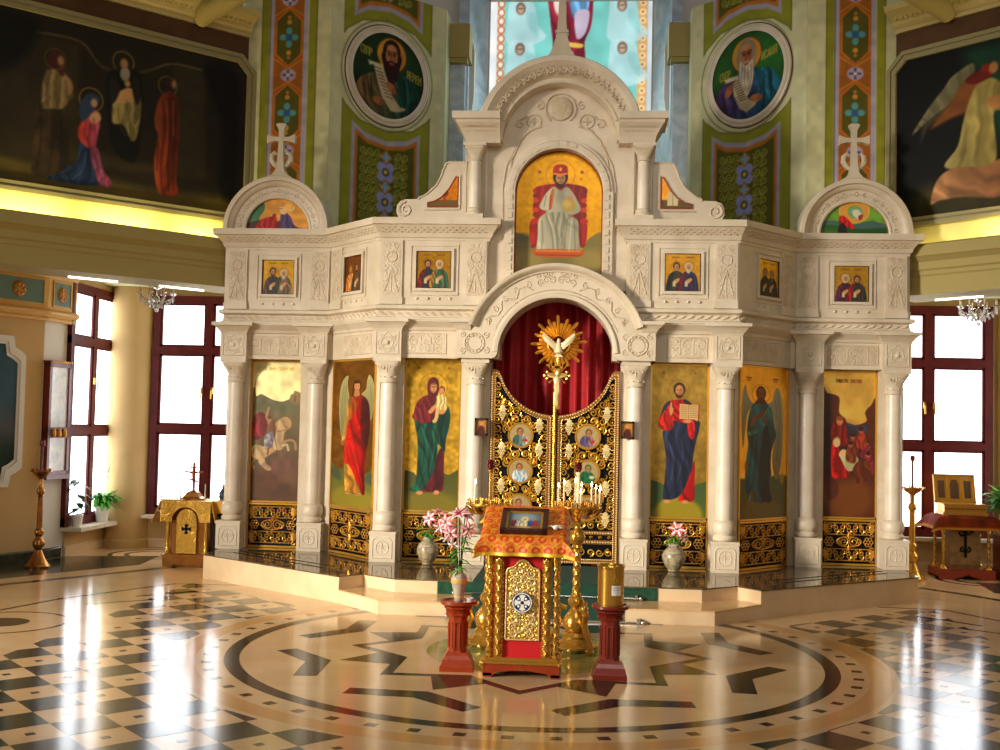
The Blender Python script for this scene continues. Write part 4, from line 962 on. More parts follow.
p.poly([(108, 206), (128, 192), (160, 194), (172, 210), (160, 250), (120, 300), (102, 300), (98, 240)], (176, 88, 26), c2=(130, 54, 18), folds=4)
p.poly([(104, 208), (112, 230), (104, 300), (96, 370), (86, 412), (74, 418), (80, 370), (88, 290), (94, 236)], (190, 158, 84), c2=(150, 112, 54), folds=2)
p.poly([(90, 498), (122, 512), (142, 590), (152, 636), (126, 642), (98, 640), (92, 580)], (204, 156, 66), c2=(160, 104, 36), folds=3)
p.poly([(150, 192), (176, 206), (192, 240), (196, 310), (190, 400), (183, 480), (180, 560), (183, 636), (170, 642), (150, 600), (128, 545), (108, 514), (90, 505), (88, 450), (95, 380), (100, 326), (118, 300), (134, 262), (142, 226)], (198, 36, 20), c2=(150, 14, 18), axis=(.9, .2), folds=4, fdir=(.3, 1), fs=.22)
p.poly([(166, 200), (188, 226), (197, 290), (196, 360), (188, 430), (172, 450), (160, 380), (156, 290), (158, 230)], (104, 26, 22), c2=(66, 14, 16), folds=2)
folds(p, ([(104, 340), (130, 350), (160, 300)], [(100, 400), (140, 380), (165, 330)], [(110, 420), (140, 520), (172, 620)], [(130, 400), (155, 500), (176, 590)], [(98, 430), (112, 500)]), 4, (104, 8, 12), .5); folds(p, ([(120, 420), (148, 520), (174, 610)], [(110, 360), (140, 340)]), 3, (236, 96, 60), .45)
p.ell(138, 152, 19, 26, (84, 46, 22)); p.ell(138, 154, 13, 20, SK); p.ell(138, 132, 15, 8, (74, 40, 20)); p.line([(131, 152), (135, 152)], 2, (70, 40, 26)); p.line([(141, 152), (145, 152)], 2, (70, 40, 26)); p.line([(134, 166), (142, 166)], 2, (150, 66, 48)); p.poly([(130, 172), (146, 172), (150, 196), (126, 198)], (190, 128, 80)); p.line([(122, 160), (120, 192), (124, 200)], 6, (84, 46, 22))
p.ell(80, 416, 8, 12, (170, 100, 60)); p.ell(110, 642, 14, 6, SK); p.ell(152, 646, 14, 6, SK); p.line([(98, 638), (160, 648)], 2, (40, 24, 16))
for x in (84, 190): p.rect(x-12, 74, x+12, 79, (150, 64, 30)); p.rect(x-8, 84, x+8, 88, (150, 64, 30))
hang('icon_painting', 'tall icon of an angel in a red robe with pale wings', 'icon', (-2.262-.455*.683, .495+.455*.730), (.683, -.730), .91, .785, 2.445, p)
# teal-robed angel (right slanting bay)
p = leafgold(2, 30, 245, 725, 130, 276, 24, (246, 194, 74), .05)  # ground colour brightened to imitate the right window mirrored in the leaf
p.poly([(-10, 560), (40, 540), (110, 560), (180, 525), (250, 545), (250, 740), (-10, 740)], (92, 104, 52), c2=(120, 96, 32), axis=(0, 1), soft=3); p.ell(120, 690, 100, 60, (136, 112, 34), soft=6, op=.8); p.poly([(218, 200), (232, 260), (230, 540), (206, 545), (214, 420)], (222, 164, 44), op=.6, soft=3)
for P in ([(186, 124), (174, 146), (166, 184), (142, 206), (166, 240), (182, 320), (168, 440), (174, 506), (192, 542), (211, 480), (219, 380), (219, 280), (214, 190), (202, 138)], [(32, 116), (42, 158), (58, 190), (72, 206), (46, 240), (34, 300), (24, 400), (16, 330), (14, 220), (20, 150)]):
    p.poly(P, (176, 178, 158), c2=(140, 118, 62), axis=(.1, .9)); p.line(P+[P[0]], 2.4, (190, 186, 150), op=.6)
folds(p, ([(192, 160), (204, 260), (200, 400)], [(180, 180), (192, 270)], [(196, 320), (190, 460)]), 3, (84, 82, 66), .5)
halo(p, 108, 156, 44)
p.poly([(70, 202), (92, 190), (128, 192), (150, 208), (166, 240), (180, 310), (187, 342), (176, 372), (160, 430), (160, 480), (163, 520), (152, 560), (160, 620), (166, 642), (122, 650), (94, 640), (78, 600), (50, 622), (34, 560), (40, 450), (48, 380), (42, 332), (46, 270), (58, 224)], (48, 120, 124), c2=(26, 78, 92), axis=(.5, .6), folds=5, fdir=(.2, 1), fs=.25)
p.poly([(118, 330), (138, 296), (150, 340), (162, 420), (152, 560), (165, 638), (122, 648), (98, 560), (110, 430)], (24, 52, 72), c2=(12, 26, 42), folds=3)
p.poly([(46, 330), (78, 318), (120, 280), (150, 214), (164, 240), (140, 290), (96, 326), (56, 346)], (84, 144, 140), c2=(56, 108, 112), folds=2)
folds(p, ([(70, 350), (60, 450), (48, 560)], [(92, 340), (84, 460), (70, 580)], [(165, 280), (172, 330), (164, 400)], [(110, 400), (104, 520), (116, 620)]), 4, (6, 26, 36), .55); folds(p, ([(80, 350), (72, 460), (58, 570)], [(150, 240), (160, 300)]), 3, (96, 150, 146), .4)
p.poly([(54, 612), (80, 584), (96, 640), (54, 648)], (128, 124, 96), c2=(96, 86, 60), folds=2)
p.poly([(56, 296), (72, 258), (104, 240), (130, 232), (132, 246), (100, 268), (70, 300)], (150, 98, 54), c2=(112, 66, 36)); p.ell(128, 276, 10, 12, (140, 84, 50)); p.line([(118, 262), (150, 208)], 3, (190, 170, 120))
p.ell(108, 152, 24, 32, (92, 34, 24)); p.ell(108, 158, 16, 25, (146, 82, 54)); p.ell(108, 136, 17, 8, (150, 110, 90), op=.7); p.poly([(96, 176), (120, 176), (136, 200), (82, 200)], (110, 50, 34))
for k in (-1, 1): p.line([(108+k*4, 156), (108+k*10, 156)], 2.4, (50, 26, 20))
p.ell(56, 652, 12, 8, (160, 86, 60)); p.ell(132, 652, 18, 7, (150, 84, 58)); p.ell(42, 480, 10, 22, (160, 80, 44), op=.7, soft=2)
for x in (48, 180): p.rect(x-14, 82, x+14, 88, (160, 84, 30)); p.rect(x-9, 94, x+9, 98, (160, 84, 30))
hang('icon_painting', 'tall icon of an angel in dark teal robes with grey wings', 'icon', (2.262-.455*.683, .495-.455*.730), (.683, .730), .91, .785, 2.445, p)
# rider on a white horse
p = leafgold(30, 30, 275, 705, 106, 276, 25, (255, 238, 176), .03)  # gold ground painted extra pale to carry a window's reflection
p.poly([(20, 165), (44, 160), (50, 205), (62, 200), (76, 194), (100, 205), (140, 222), (180, 228), (214, 216), (220, 192), (234, 188), (236, 172), (258, 178), (264, 182), (285, 176), (285, 720), (20, 720)], (138, 130, 90), c2=(112, 76, 44), axis=(0, 1), sm=False)
p.line([(44, 165), (52, 206), (76, 194), (100, 205), (140, 222), (180, 228), (214, 216)], 3, (92, 66, 40)); p.rect(238, 195, 245, 225, (70, 46, 34)); p.poly([(225, 190), (258, 180), (262, 235), (222, 235)], (170, 130, 84), op=.6)
p.ell(200, 250, 60, 24, (120, 122, 84), op=.7, soft=4); p.ell(90, 250, 50, 26, (112, 116, 80), op=.6, soft=5); p.ell(190, 540, 70, 60, (140, 88, 84), op=.5, soft=9); p.ell(100, 600, 90, 50, (116, 72, 44), op=.7, soft=8); p.ell(190, 650, 110, 30, (104, 70, 38), op=.7, soft=6); p.mottle(40, .10)
p.poly([(45, 302), (66, 280), (96, 284), (110, 320), (106, 370), (82, 402), (52, 408), (36, 380), (38, 330)], (160, 50, 44), c2=(128, 36, 40), folds=3)
folds(p, ([(60, 290), (52, 340), (60, 396)], [(84, 290), (80, 350)]), 4, (100, 24, 28), .5)
HC, HD = (216, 190, 146), (182, 146, 100)
p.poly([(38, 446), (60, 434), (100, 440), (146, 430), (160, 456), (130, 478), (104, 498), (112, 522), (136, 540), (132, 554), (112, 552), (78, 524), (70, 504), (50, 500), (36, 476)], HC, c2=HD, folds=2, fdir=(1, .4), fs=.1)
p.poly([(150, 330), (172, 308), (196, 298), (216, 306), (228, 326), (222, 350), (206, 362), (196, 374), (190, 410), (196, 436), (180, 456), (150, 452), (140, 420), (146, 370)], HC, c2=HD, folds=2, fdir=(.6, 1), fs=.1)
p.line([(186, 420), (222, 408), (246, 418), (252, 450)], 11, HD); p.line([(186, 436), (208, 430), (216, 456)], 10, HC); p.line([(58, 500), (44, 520), (52, 545)], 10, HD)
p.line([(160, 320), (152, 370), (146, 410)], 6, (170, 126, 76), op=.7); p.line([(196, 340), (214, 352)], 2, (120, 84, 56)); p.line([(160, 370), (200, 360)], 2, (150, 60, 46))
p.poly([(114, 326), (134, 310), (150, 330), (150, 392), (128, 398), (112, 368)], (160, 112, 66), c2=(126, 80, 48)); p.poly([(102, 392), (132, 370), (142, 396), (140, 436), (124, 452), (104, 444), (98, 420)], (186, 182, 180), c2=(140, 132, 140), folds=2); p.line([(104, 300), (116, 256)], 9, (206, 160, 108)); p.line([(104, 300), (118, 330)], 10, (190, 140, 90)); p.ell(124, 312, 9, 12, (198, 146, 100)); p.ell(122, 303, 9, 6, (110, 70, 40)); p.line([(118, 262), (168, 480), (190, 560)], 2.4, (130, 96, 62))
p.line([(120, 446), (116, 478)], 8, (150, 90, 56))
letters(p, 'СВ ВМЧ ГЕОРГИЙ', 82, 64, 150, 12, 2.2, (214, 170, 84), .4)
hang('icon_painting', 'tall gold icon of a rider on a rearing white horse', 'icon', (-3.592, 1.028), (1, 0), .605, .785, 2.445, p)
# nativity in a cave
p = leafgold(412, 352, 692, 1088, 106, 276, 26, (255, 204, 104), .03)
p.poly([(405, 470), (440, 466), (490, 478), (502, 500), (500, 560), (530, 590), (540, 610), (560, 620), (600, 620), (640, 600), (632, 560), (660, 525), (700, 520), (700, 1100), (405, 1100)], (104, 54, 22), c2=(92, 44, 16), axis=(0, 1))
p.poly([(536, 614), (600, 628), (640, 620), (630, 680), (560, 690), (530, 660)], (70, 76, 96)); p.mottle(60, .07)
p.ell(545, 985, 130, 110, (126, 74, 26), op=.9, soft=10); p.ell(430, 620, 30, 130, (66, 36, 18), op=.7, soft=8); p.ell(520, 760, 130, 140, (60, 26, 14), op=.5, soft=14)
p.poly([(460, 640), (490, 590), (520, 590), (540, 650), (540, 720), (470, 720)], (130, 36, 20), folds=4); p.ell(503, 604, 17, 21, (196, 128, 76)); p.ell(503, 590, 18, 12, (150, 80, 40))
p.poly([(462, 740), (478, 700), (510, 760), (560, 830), (545, 880), (500, 890), (465, 880)], (196, 34, 18), c2=(150, 20, 14), folds=4); p.ell(488, 712, 18, 23, (214, 186, 130)); p.ell(488, 704, 20, 24, (200, 170, 120), op=.4)
p.poly([(500, 770), (520, 745), (560, 760), (600, 790), (590, 840), (545, 850), (510, 790)], (206, 196, 150), c2=(160, 150, 110)); p.ell(520, 766, 14, 13, (222, 170, 110)); p.poly([(532, 800), (590, 800), (580, 840), (545, 850)], (170, 162, 116))
for x, y, c in ((570, 690, (140, 60, 36)), (600, 700, (110, 44, 30)), (640, 720, (126, 50, 60)), (650, 780, (130, 40, 56)), (612, 660, (150, 60, 30)), (560, 730, (120, 60, 30))):
    p.poly([(x-22, y+70), (x-20, y+10), (x, y-6), (x+22, y+10), (x+26, y+80)], c, folds=3); p.ell(x, y-12, 12, 15, (176, 106, 64)); p.ell(x, y-18, 13, 11, (70, 34, 18))
p.poly([(570, 850), (600, 800), (640, 790), (668, 850), (640, 900), (590, 910)], (110, 54, 24), folds=3); p.poly([(430, 900), (480, 890), (500, 960), (450, 1000)], (90, 40, 18), op=.7)
letters(p, 'РОЖДЕСТВО', 484, 396, 62, 14, 2.4, (130, 74, 20)); letters(p, 'ХРИСТОВО', 558, 397, 58, 14, 2.4, (130, 74, 20))
hang('icon_painting', 'tall gold icon of a newborn child among kneeling figures before dark rocks', 'icon', (2.987, 1.028), (1, 0), .605, .785, 2.445, p)

# ---- pairs of saints in the attic
def saints(seed, a, b, bg=(200, 150, 50), box=(0, 0, 100, 108)):
    p = leafgold(*box, 66, 72, seed, bg, .08)
    for x, (robe, robe2, hair, beard, y) in zip((33, 66), (a, b)):
        halo(p, x, y, 15)
        p.poly([(x-25, 110), (x-24, 72), (x-15, 56), (x, 50), (x+15, 56), (x+24, 72), (x+24, 110)], robe, c2=robe2, folds=5, fdir=(.3, 1), fs=.3)
        p.poly([(x-4, 54), (x+8, 56), (x+5, 84), (x-7, 110), (x-18, 110)], robe2, op=.8)
        p.head(x, y, 9, hair=hair, beard=beard)
        p.poly([(x-8, 78), (x+6, 70), (x+10, 76), (x-2, 86)], (206, 150, 100)); p.rect(x-10, 80, x-2, 94, (210, 190, 140))
    p.rect(20, 10, 42, 13, (150, 100, 30), .4); p.rect(58, 10, 80, 13, (150, 100, 30), .4)
    return p
def at_seg(side, gi, c, hw):
    a, b = FP[1+gi], FP[2+gi]; u, n, L = dedge(a, b)
    P = lambda t: (a[0]+u[0]*t+n[0]*.008, a[1]+u[1]*t+n[1]*.008)
    if side > 0: return P(c-hw), u
    q = P(c+hw); return (-q[0], q[1]), (u[0], -u[1])
L1 = FP[2][0]-FP[1][0]; L3 = FP[4][0]-FP[3][0]
HB, HG = (60, 34, 20), (196, 186, 166)
sm = [(-1, 2, L3/2, saints(31, ((96, 70, 60), (60, 40, 40), HB, 'short', 38), ((30, 60, 36), (150, 110, 80), HG, 'long', 42), (206, 160, 60)), 'square gold icon of saints in grey and green below the far left arch'),
      (-1, 1, .53, saints(32, ((190, 110, 40), (206, 150, 80), (150, 84, 40), 'short', 40), ((70, 56, 40), (110, 84, 60), HB, 'short', 38), (150, 96, 34)), 'square icon of two saints in orange and brown on the left slanting bay'),
      (-1, 0, L1/2, saints(33, ((130, 16, 16), (40, 60, 70), HB, 'short', 38), ((176, 120, 40), (40, 96, 80), HG, 'short', 38)), 'square icon of a dark-haired saint in red beside a grey one in ochre'),
      (1, 0, L1/2, saints(34, ((20, 26, 22), (70, 70, 50), HB, None, 38), ((130, 12, 22), (30, 56, 90), HG, 'long', 38)), 'square icon of a saint in black beside a white-bearded one in red'),
      (1, 1, .53, saints(35, ((36, 22, 18), (20, 14, 14), (40, 22, 14), 'short', 40), ((60, 44, 24), (40, 28, 16), (120, 90, 50), 'long', 44), (222, 178, 40)), 'square bright gold icon of two dark figures on the right slanting bay'),
      (1, 2, L3/2, saints(36, ((110, 50, 70), (80, 34, 56), HG, 'short', 38), ((176, 24, 22), (30, 70, 50), HB, 'short', 42), (206, 158, 56)), 'square gold icon of saints in purple and red below the far right arch')]
for side, gi, c, pp, lab in sm:
    O, u = at_seg(side, gi, c, .19)
    hang('icon_painting', lab, 'icon', O, u, .38, 3.195, 3.60, pp, FRAMEW, .010, group='square icons of paired saints', proud=.008)
# ---- lunettes under the end arches
def halfrim(m, W, z0, z1):
    pts = arc(W/2, z0, W/2-.002, 0, PI, 40); m.tube([(x, -.004, z) for x, z in pts], .008, 6); m.tube([(0, -.004, z0+.004), (W, -.004, z0+.004)], .006, 6)
    m.xz(arc(W/2, z0, W/2-.004, 0, PI, 40), .003, .03)
p = Painter(165, 160, 466, 318, 124, 66, (226, 166, 70), 0, 41); p.mottle(30, .1)
p.poly([(160, 250), (200, 220), (240, 180), (250, 215), (225, 260), (235, 300), (160, 320)], (104, 160, 110), c2=(70, 120, 80)); p.poly([(160, 290), (240, 270), (300, 300), (480, 312), (480, 330), (160, 330)], (96, 60, 26))
p.poly([(210, 318), (230, 270), (280, 252), (304, 250), (306, 290), (280, 318)], (186, 24, 22), folds=4); p.ell(296, 246, 9, 9, (150, 60, 36)); p.poly([(300, 318), (306, 280), (330, 275), (336, 318)], (130, 30, 24))
p.poly([(326, 236), (348, 232), (372, 250), (390, 290), (424, 318), (336, 318)], (104, 80, 130), c2=(70, 50, 100), folds=4); p.poly([(322, 206), (346, 204), (352, 236), (326, 238)], (236, 200, 140)); p.ell(336, 194, 9, 11, SK); p.line([(304, 214), (330, 212)], 7, SK); p.line([(350, 214), (380, 220), (388, 206)], 6, (240, 210, 150)); p.ell(360, 200, 20, 8, (246, 214, 130), op=.6, soft=3)
lm = lambda cx, cy, rx, ry: (lambda x, y: ((x-cx)/rx)**2+((y-cy)/ry)**2 < 1)
hang('lunette_icon', 'half-round icon of a pale figure rising against an orange sky', 'icon', (-3.27-.376, .79), (1, 0), .752, 3.945, 4.325, p, WOODR, mask=lm(315.5, 318, 150, 158), extra=halfrim)
p = Painter(398, 188, 740, 362, 124, 66, (126, 170, 60), 0, 42); p.mottle(30, .1)
p.poly([(390, 300), (470, 288), (540, 310), (640, 290), (680, 292), (750, 316), (750, 340), (390, 330)], (86, 116, 110)); p.poly([(390, 316), (480, 312), (600, 330), (750, 322), (750, 370), (390, 370)], (52, 110, 44), c2=(30, 80, 30), axis=(0, 1)); p.ell(450, 345, 60, 12, (110, 140, 50), op=.7, soft=4)
p.oring(570, 238, 56, 44, 34, (222, 166, 70)); p.ell(575, 245, 36, 30, (130, 176, 130)); p.oring(570, 238, 74, 62, 5, (240, 196, 110), 0, .6)
p.poly([(560, 236), (590, 232), (612, 270), (590, 280), (566, 262)], (222, 214, 190)); p.poly([(592, 262), (614, 256), (606, 280), (592, 282)], (170, 60, 60)); p.poly([(494, 290), (500, 264), (524, 268), (570, 316), (556, 330), (520, 310), (504, 304)], (206, 22, 26), folds=3); p.poly([(490, 362), (496, 310), (512, 300), (530, 318), (530, 362)], (50, 30, 30)); p.ell(498, 296, 8, 9, (120, 70, 40))
hang('lunette_icon', 'half-round icon of a golden cloud ring over a green landscape', 'icon', (3.27-.376, .79), (1, 0), .752, 3.945, 4.325, p, WOODR, mask=lm(569, 362, 171, 174), extra=halfrim)
# ---- enthroned figure in the tall central niche
p = leafgold(134, 84, 608, 790, 150, 222, 43, (196, 146, 36), .07)
p.poly([(120, 560), (180, 545), (240, 580), (330, 640), (480, 640), (540, 560), (620, 545), (620, 800), (120, 800)], (140, 128, 66), c2=(120, 110, 60), axis=(0, 1)); p.ell(200, 690, 110, 60, (160, 140, 74), op=.8, soft=8); p.ell(540, 680, 90, 60, (164, 146, 80), op=.8, soft=8); p.ell(180, 560, 50, 20, (110, 106, 80), op=.7, soft=5)
halo(p, 375, 215, 78)
p.poly([(228, 300), (260, 278), (340, 264), (376, 262), (420, 264), (500, 278), (522, 300), (516, 330), (506, 390), (520, 440), (500, 470), (524, 490), (516, 600), (490, 612), (470, 600), (270, 600), (250, 612), (222, 606), (216, 480), (244, 450), (228, 400), (240, 330)], (176, 36, 16), c2=(140, 20, 12), folds=6, fs=.15)
for s in (-1, 1):
    for k in range(5): p.ell(375+s*130, 330+k*26, 16, 14, (206, 76, 28) if k % 2 else (150, 28, 12))
    p.ell(375+s*132, 470, 22, 16, (196, 40, 16)); p.ell(375+s*136, 540, 14, 60, (196, 46, 20), op=.6)
p.poly([(340, 280), (376, 300), (412, 280), (450, 320), (486, 390), (480, 420), (440, 440), (476, 470), (482, 560), (490, 640), (470, 660), (260, 655), (252, 640), (258, 540), (262, 460), (300, 420), (270, 400), (266, 380), (296, 320)], (196, 188, 160), c2=(166, 160, 134), folds=3, fdir=(.12, 1), fs=.08)
p.poly([(310, 430), (376, 420), (450, 440), (420, 480), (400, 540), (390, 600), (370, 580), (350, 500)], (150, 146, 120), op=.6, folds=5); p.poly([(250, 625), (490, 628), (488, 662), (330, 668), (250, 658)], (196, 96, 24)); p.line([(252, 632), (490, 634)], 5, (230, 160, 60)); p.line([(252, 654), (488, 658)], 5, (150, 50, 20))
p.poly([(270, 400), (296, 330), (330, 300), (330, 350), (320, 400)], (206, 198, 170)); p.ell(424, 382, 36, 36, (190, 160, 80)); p.ell(414, 372, 22, 20, (216, 190, 110), op=.7, soft=4); p.poly([(414, 345), (430, 330), (446, 345), (436, 362)], SK)
folds(p, ([(300, 440), (330, 520), (345, 620)], [(340, 440), (362, 540), (368, 620)], [(420, 450), (410, 540), (400, 630)], [(455, 460), (460, 560), (462, 630)], [(280, 470), (286, 560), (280, 630)], [(300, 330), (290, 390)]), 6, (120, 114, 92), .6); folds(p, ([(312, 440), (346, 530), (356, 620)], [(440, 450), (436, 540), (430, 630)], [(268, 480), (268, 620)]), 6, (232, 226, 204), .5)
p.poly([(320, 340), (332, 295), (344, 296), (340, 345), (330, 400), (318, 400)], (196, 120, 60)); p.line([(326, 330), (322, 402)], 9, (196, 70, 24))
p.head(376, 232, 36, hair=(70, 36, 20), beard='short')
p.poly([(340, 212), (338, 176), (350, 162), (376, 158), (404, 164), (412, 178), (408, 214)], (206, 60, 26), c2=(170, 34, 18)); p.line([(340, 208), (376, 214), (409, 208)], 8, (236, 170, 60)); p.ell(376, 184, 8, 10, (236, 180, 80))
for x in (262, 492): p.ell(x, 200, 9, 8, (150, 90, 24)); p.ell(x+(4 if x < 300 else -4), 238, 5, 4, (150, 90, 24))
def nichemask(x, y): return np.where(y < 320, ((x-371)/235)**2+((y-320)/235)**2 < 1, True)
def nicherim(m, W, z0, z1):
    pts = [(0.004, z0)]+arc(W/2, z1-W/2, W/2-.004, PI, 0, 40)+[(W-.004, z0)]
    m.tube([(x, -.004, z) for x, z in pts], .010, 6); m.xz([(0, z0)]+arc(W/2, z1-W/2, W/2-.006, PI, 0, 40)+[(W, z0)], .004, .03)
hang('icon_painting', 'arched icon of a crowned figure in white seated on a red throne', 'icon', (-.475, .20), (1, 0), .95, 3.33, 4.737, p, WOODR, mask=nichemask, extra=nicherim)
# ---- little quarter panels in the scrolled pediments
def quarter(m, W, z0, z1, s):
    P = [(0, z0), (W, z0)]; C_ = [(x, z) for x, z in QP]
    path = QP if s > 0 else [(W-x, z) for x, z in QP]
    m.tube([(x, -.004, z) for x, z in path+[path[0]]], .008, 6); m.xz(path, .003, .02)
QP = [(0, 4.09), (.33, 4.09), (.33, 4.13), (.25, 4.15), (.17, 4.20), (.10, 4.28), (.05, 4.37), (.02, 4.42), (0, 4.42)]
qx = [a for a, b in QP]
def qmask(s, x0, x1, y0, y1):
    zs = np.array([4.09, 4.13, 4.15, 4.20, 4.28, 4.37, 4.42]); xs = np.array([.33, .33, .25, .17, .10, .05, .02])
    def f(x, y):
        u = (x-x0)/(x1-x0)*.33; u = u if s > 0 else .33-u; z = 4.42-(y-y0)/(y1-y0)*.33
        return u < np.interp(z, zs, xs)+.004
    return f
p = leafgold(80, 550, 182, 650, 54, 54, 44, (236, 150, 44), .1); p.rect(70, 628, 190, 660, (120, 96, 40)); p.ell(138, 605, 13, 12, (150, 70, 24)); p.ell(138, 597, 11, 4, (226, 150, 60)); p.rect(135, 612, 141, 630, (140, 64, 24)); p.rect(126, 628, 150, 634, (150, 80, 30))
hang('pediment_icon', 'small quarter-round icon of a chalice beside the left scroll', 'icon', (-1.42, .052), (1, 0), .33, 4.09, 4.42, p, WOODR, mask=qmask(-1, 80, 182, 550, 650), extra=lambda m, W, a, b: quarter(m, W, a, b, -1))
p = leafgold(818, 556, 920, 656, 54, 54, 45, (214, 150, 54), .1); p.rect(800, 630, 930, 660, (110, 90, 40)); p.poly([(838, 648), (838, 610), (846, 600), (856, 604), (866, 600), (873, 610), (873, 648)], (216, 200, 156), sm=False); p.line([(856, 604), (856, 648)], 2, (150, 130, 90))
hang('pediment_icon', 'small quarter-round icon of two stone tablets beside the right scroll', 'icon', (1.09, .052), (1, 0), .33, 4.09, 4.42, p, WOODR, mask=qmask(1, 818, 920, 556, 656), extra=lambda m, W, a, b: quarter(m, W, a, b, 1))
# ---- two small framed icons hung on the columns either side of the gates
for s, lab in ((-1, 'small dark-framed icon hung on the column left of the gates'), (1, 'small dark-framed icon hung on the column right of the gates')):
    p = leafgold(0, 0, 14, 18, 20, 26, 46+s, (226, 166, 80), .15); p.poly([(3, 18), (4, 10), (7, 7), (10, 10), (11, 18)], (96, 40, 24)); p.ell(7, 6, 1.8, 2.2, SK)
    r = hang('hanging_icon', lab, 'icon', (s*.775-.072, .035), (1, 0), .144, 1.63, 1.815, p, FRAMEW, .021, group='small icons beside the gates', proud=.02)

# ---- black panels with gilt scrollwork below the icons
def make_grille(W=.60, Hh=.50):
    r = root('scrollwork_panel', '', 'panel')
    b = MB(); b.box(-W/2, W/2, 0, .02, 0, Hh); b.build('board', BLACK, r)
    f = MB()
    for a, c, d, e in ((-W/2, W/2, 0, .022), (-W/2, W/2, Hh-.02, Hh), (-W/2, -W/2+.012, 0, Hh), (W/2-.012, W/2, 0, Hh)): f.box(a, c, -.014, .004, d, e)
    f.build('border', GOLD, r)
    g = MB(); y = -.006
    for zc_ in (.115, .395):
        for i in range(7):
            x = -.21+.07*i; s = 1 if i % 2 else -1
            g.spiral((x, zc_+.022), .032, 1.3, .0078, a0=PI/2, sgn=s, n=5, y=y, seg=10); g.spiral((x, zc_-.022), .032, 1.3, .0078, a0=-PI/2, sgn=s, n=5, y=y, seg=10)
        for dz in (-.062, .062): g.tube([(-.235, y, zc_+dz), (.235, y, zc_+dz)], .006, 5)
        for s in (-1, 1):                          # corner tulips
            g.rings([[(s*.25+a*w_, y+d*.01, zc_+z) for a, d in ((-1, 0), (0, -1), (1, 0), (0, 1))] for w_, z in ((.008, -.05), (.035, -.01), (.026, .02), (.036, .05))])
            for t in (-1, 1): g.spiral((s*.25, zc_+t*.062), .024, 1.1, .006, a0=0, sgn=s*t, n=5, y=y, seg=10)
    for s in (-1, 1):                              # side rosettes and central oval
        for k in range(6): a = k*PI/3; g.tube([(s*.215+.034*math.cos(a)+.018*math.cos(t), y, .255+.034*math.sin(a)+.018*math.sin(t)) for t in np.linspace(0, 2*PI, 9)], .006, 5)
        g.spiral((s*.055, .255), .055, 1.5, .009, a0=PI/2, sgn=s, n=5, y=y, seg=10); g.spiral((s*.11, .262), .028, 1.1, .007, a0=0, sgn=s, n=5, y=y, seg=10); g.spiral((s*.10, .235), .024, 1.1, .006, a0=0, sgn=-s, n=5, y=y, seg=10)
    g.tube([(.135*math.cos(t), y, .255+.055*math.sin(t)) for t in np.linspace(0, 2*PI, 25)], .007, 5)
    g.rings([[(a*w_, y+d*.01, .255+z) for a, d in ((-1, 0), (0, -1), (1, 0), (0, 1))] for w_, z in ((.004, -.10), (.018, -.06), (.004, -.03))]); g.rings([[(a*w_, y+d*.01, .255+z) for a, d in ((-1, 0), (0, -1), (1, 0), (0, 1))] for w_, z in ((.004, .03), (.018, .06), (.004, .10))])
    g.build('scrollwork', GOLDD, r, smooth=True)
    return r
gp = make_grille()
gl = [((-3.29, 1.018), 0, 1.0, 'the white horse rider'), ((-2.262, .495), -math.atan2(.730, .683), 1.5, 'the red-robed angel'), ((-1.333, .25), 0, 1.03, 'the mother and child'),
      ((1.333, .25), 0, 1.03, 'the teacher with the open book'), ((2.262, .495), math.atan2(.730, .683), 1.5, 'the teal-robed angel'), ((3.29, 1.018), 0, 1.0, 'the newborn child scene')]
for i, ((x, y), rz, sx, lab) in enumerate(gl):
    o = gp if i == 0 else copy_tree(gp)
    o.location = (x, y, H+.004); o.rotation_euler = (0, 0, rz); o.scale = (sx, 1, 1.03)
    o['label'] = 'black panel with gilt scrollwork below the icon of '+lab; o['group'] = 'scrollwork panels under the tall icons'

# ---- curtain behind the gates
m = MB(); rs = []
for k in range(121):
    t = k/120; x = -.78+1.56*t; y = .62+.035*math.sin(t*58+1.3*math.sin(t*9))+.02*math.sin(t*23)
    rs.append([(x, y, H+.02), (x, y-.012*math.sin(t*31), 1.6), (x, y, 3.45), (x, y+.012, 3.45), (x, y+.012-.012*math.sin(t*31), 1.6), (x, y+.012, H+.02)])
m.rings(rs)
tag(m.build('gate_curtain', CURT, smooth=True), 'crimson curtain hanging in the arch behind the gilded gates', 'curtain')

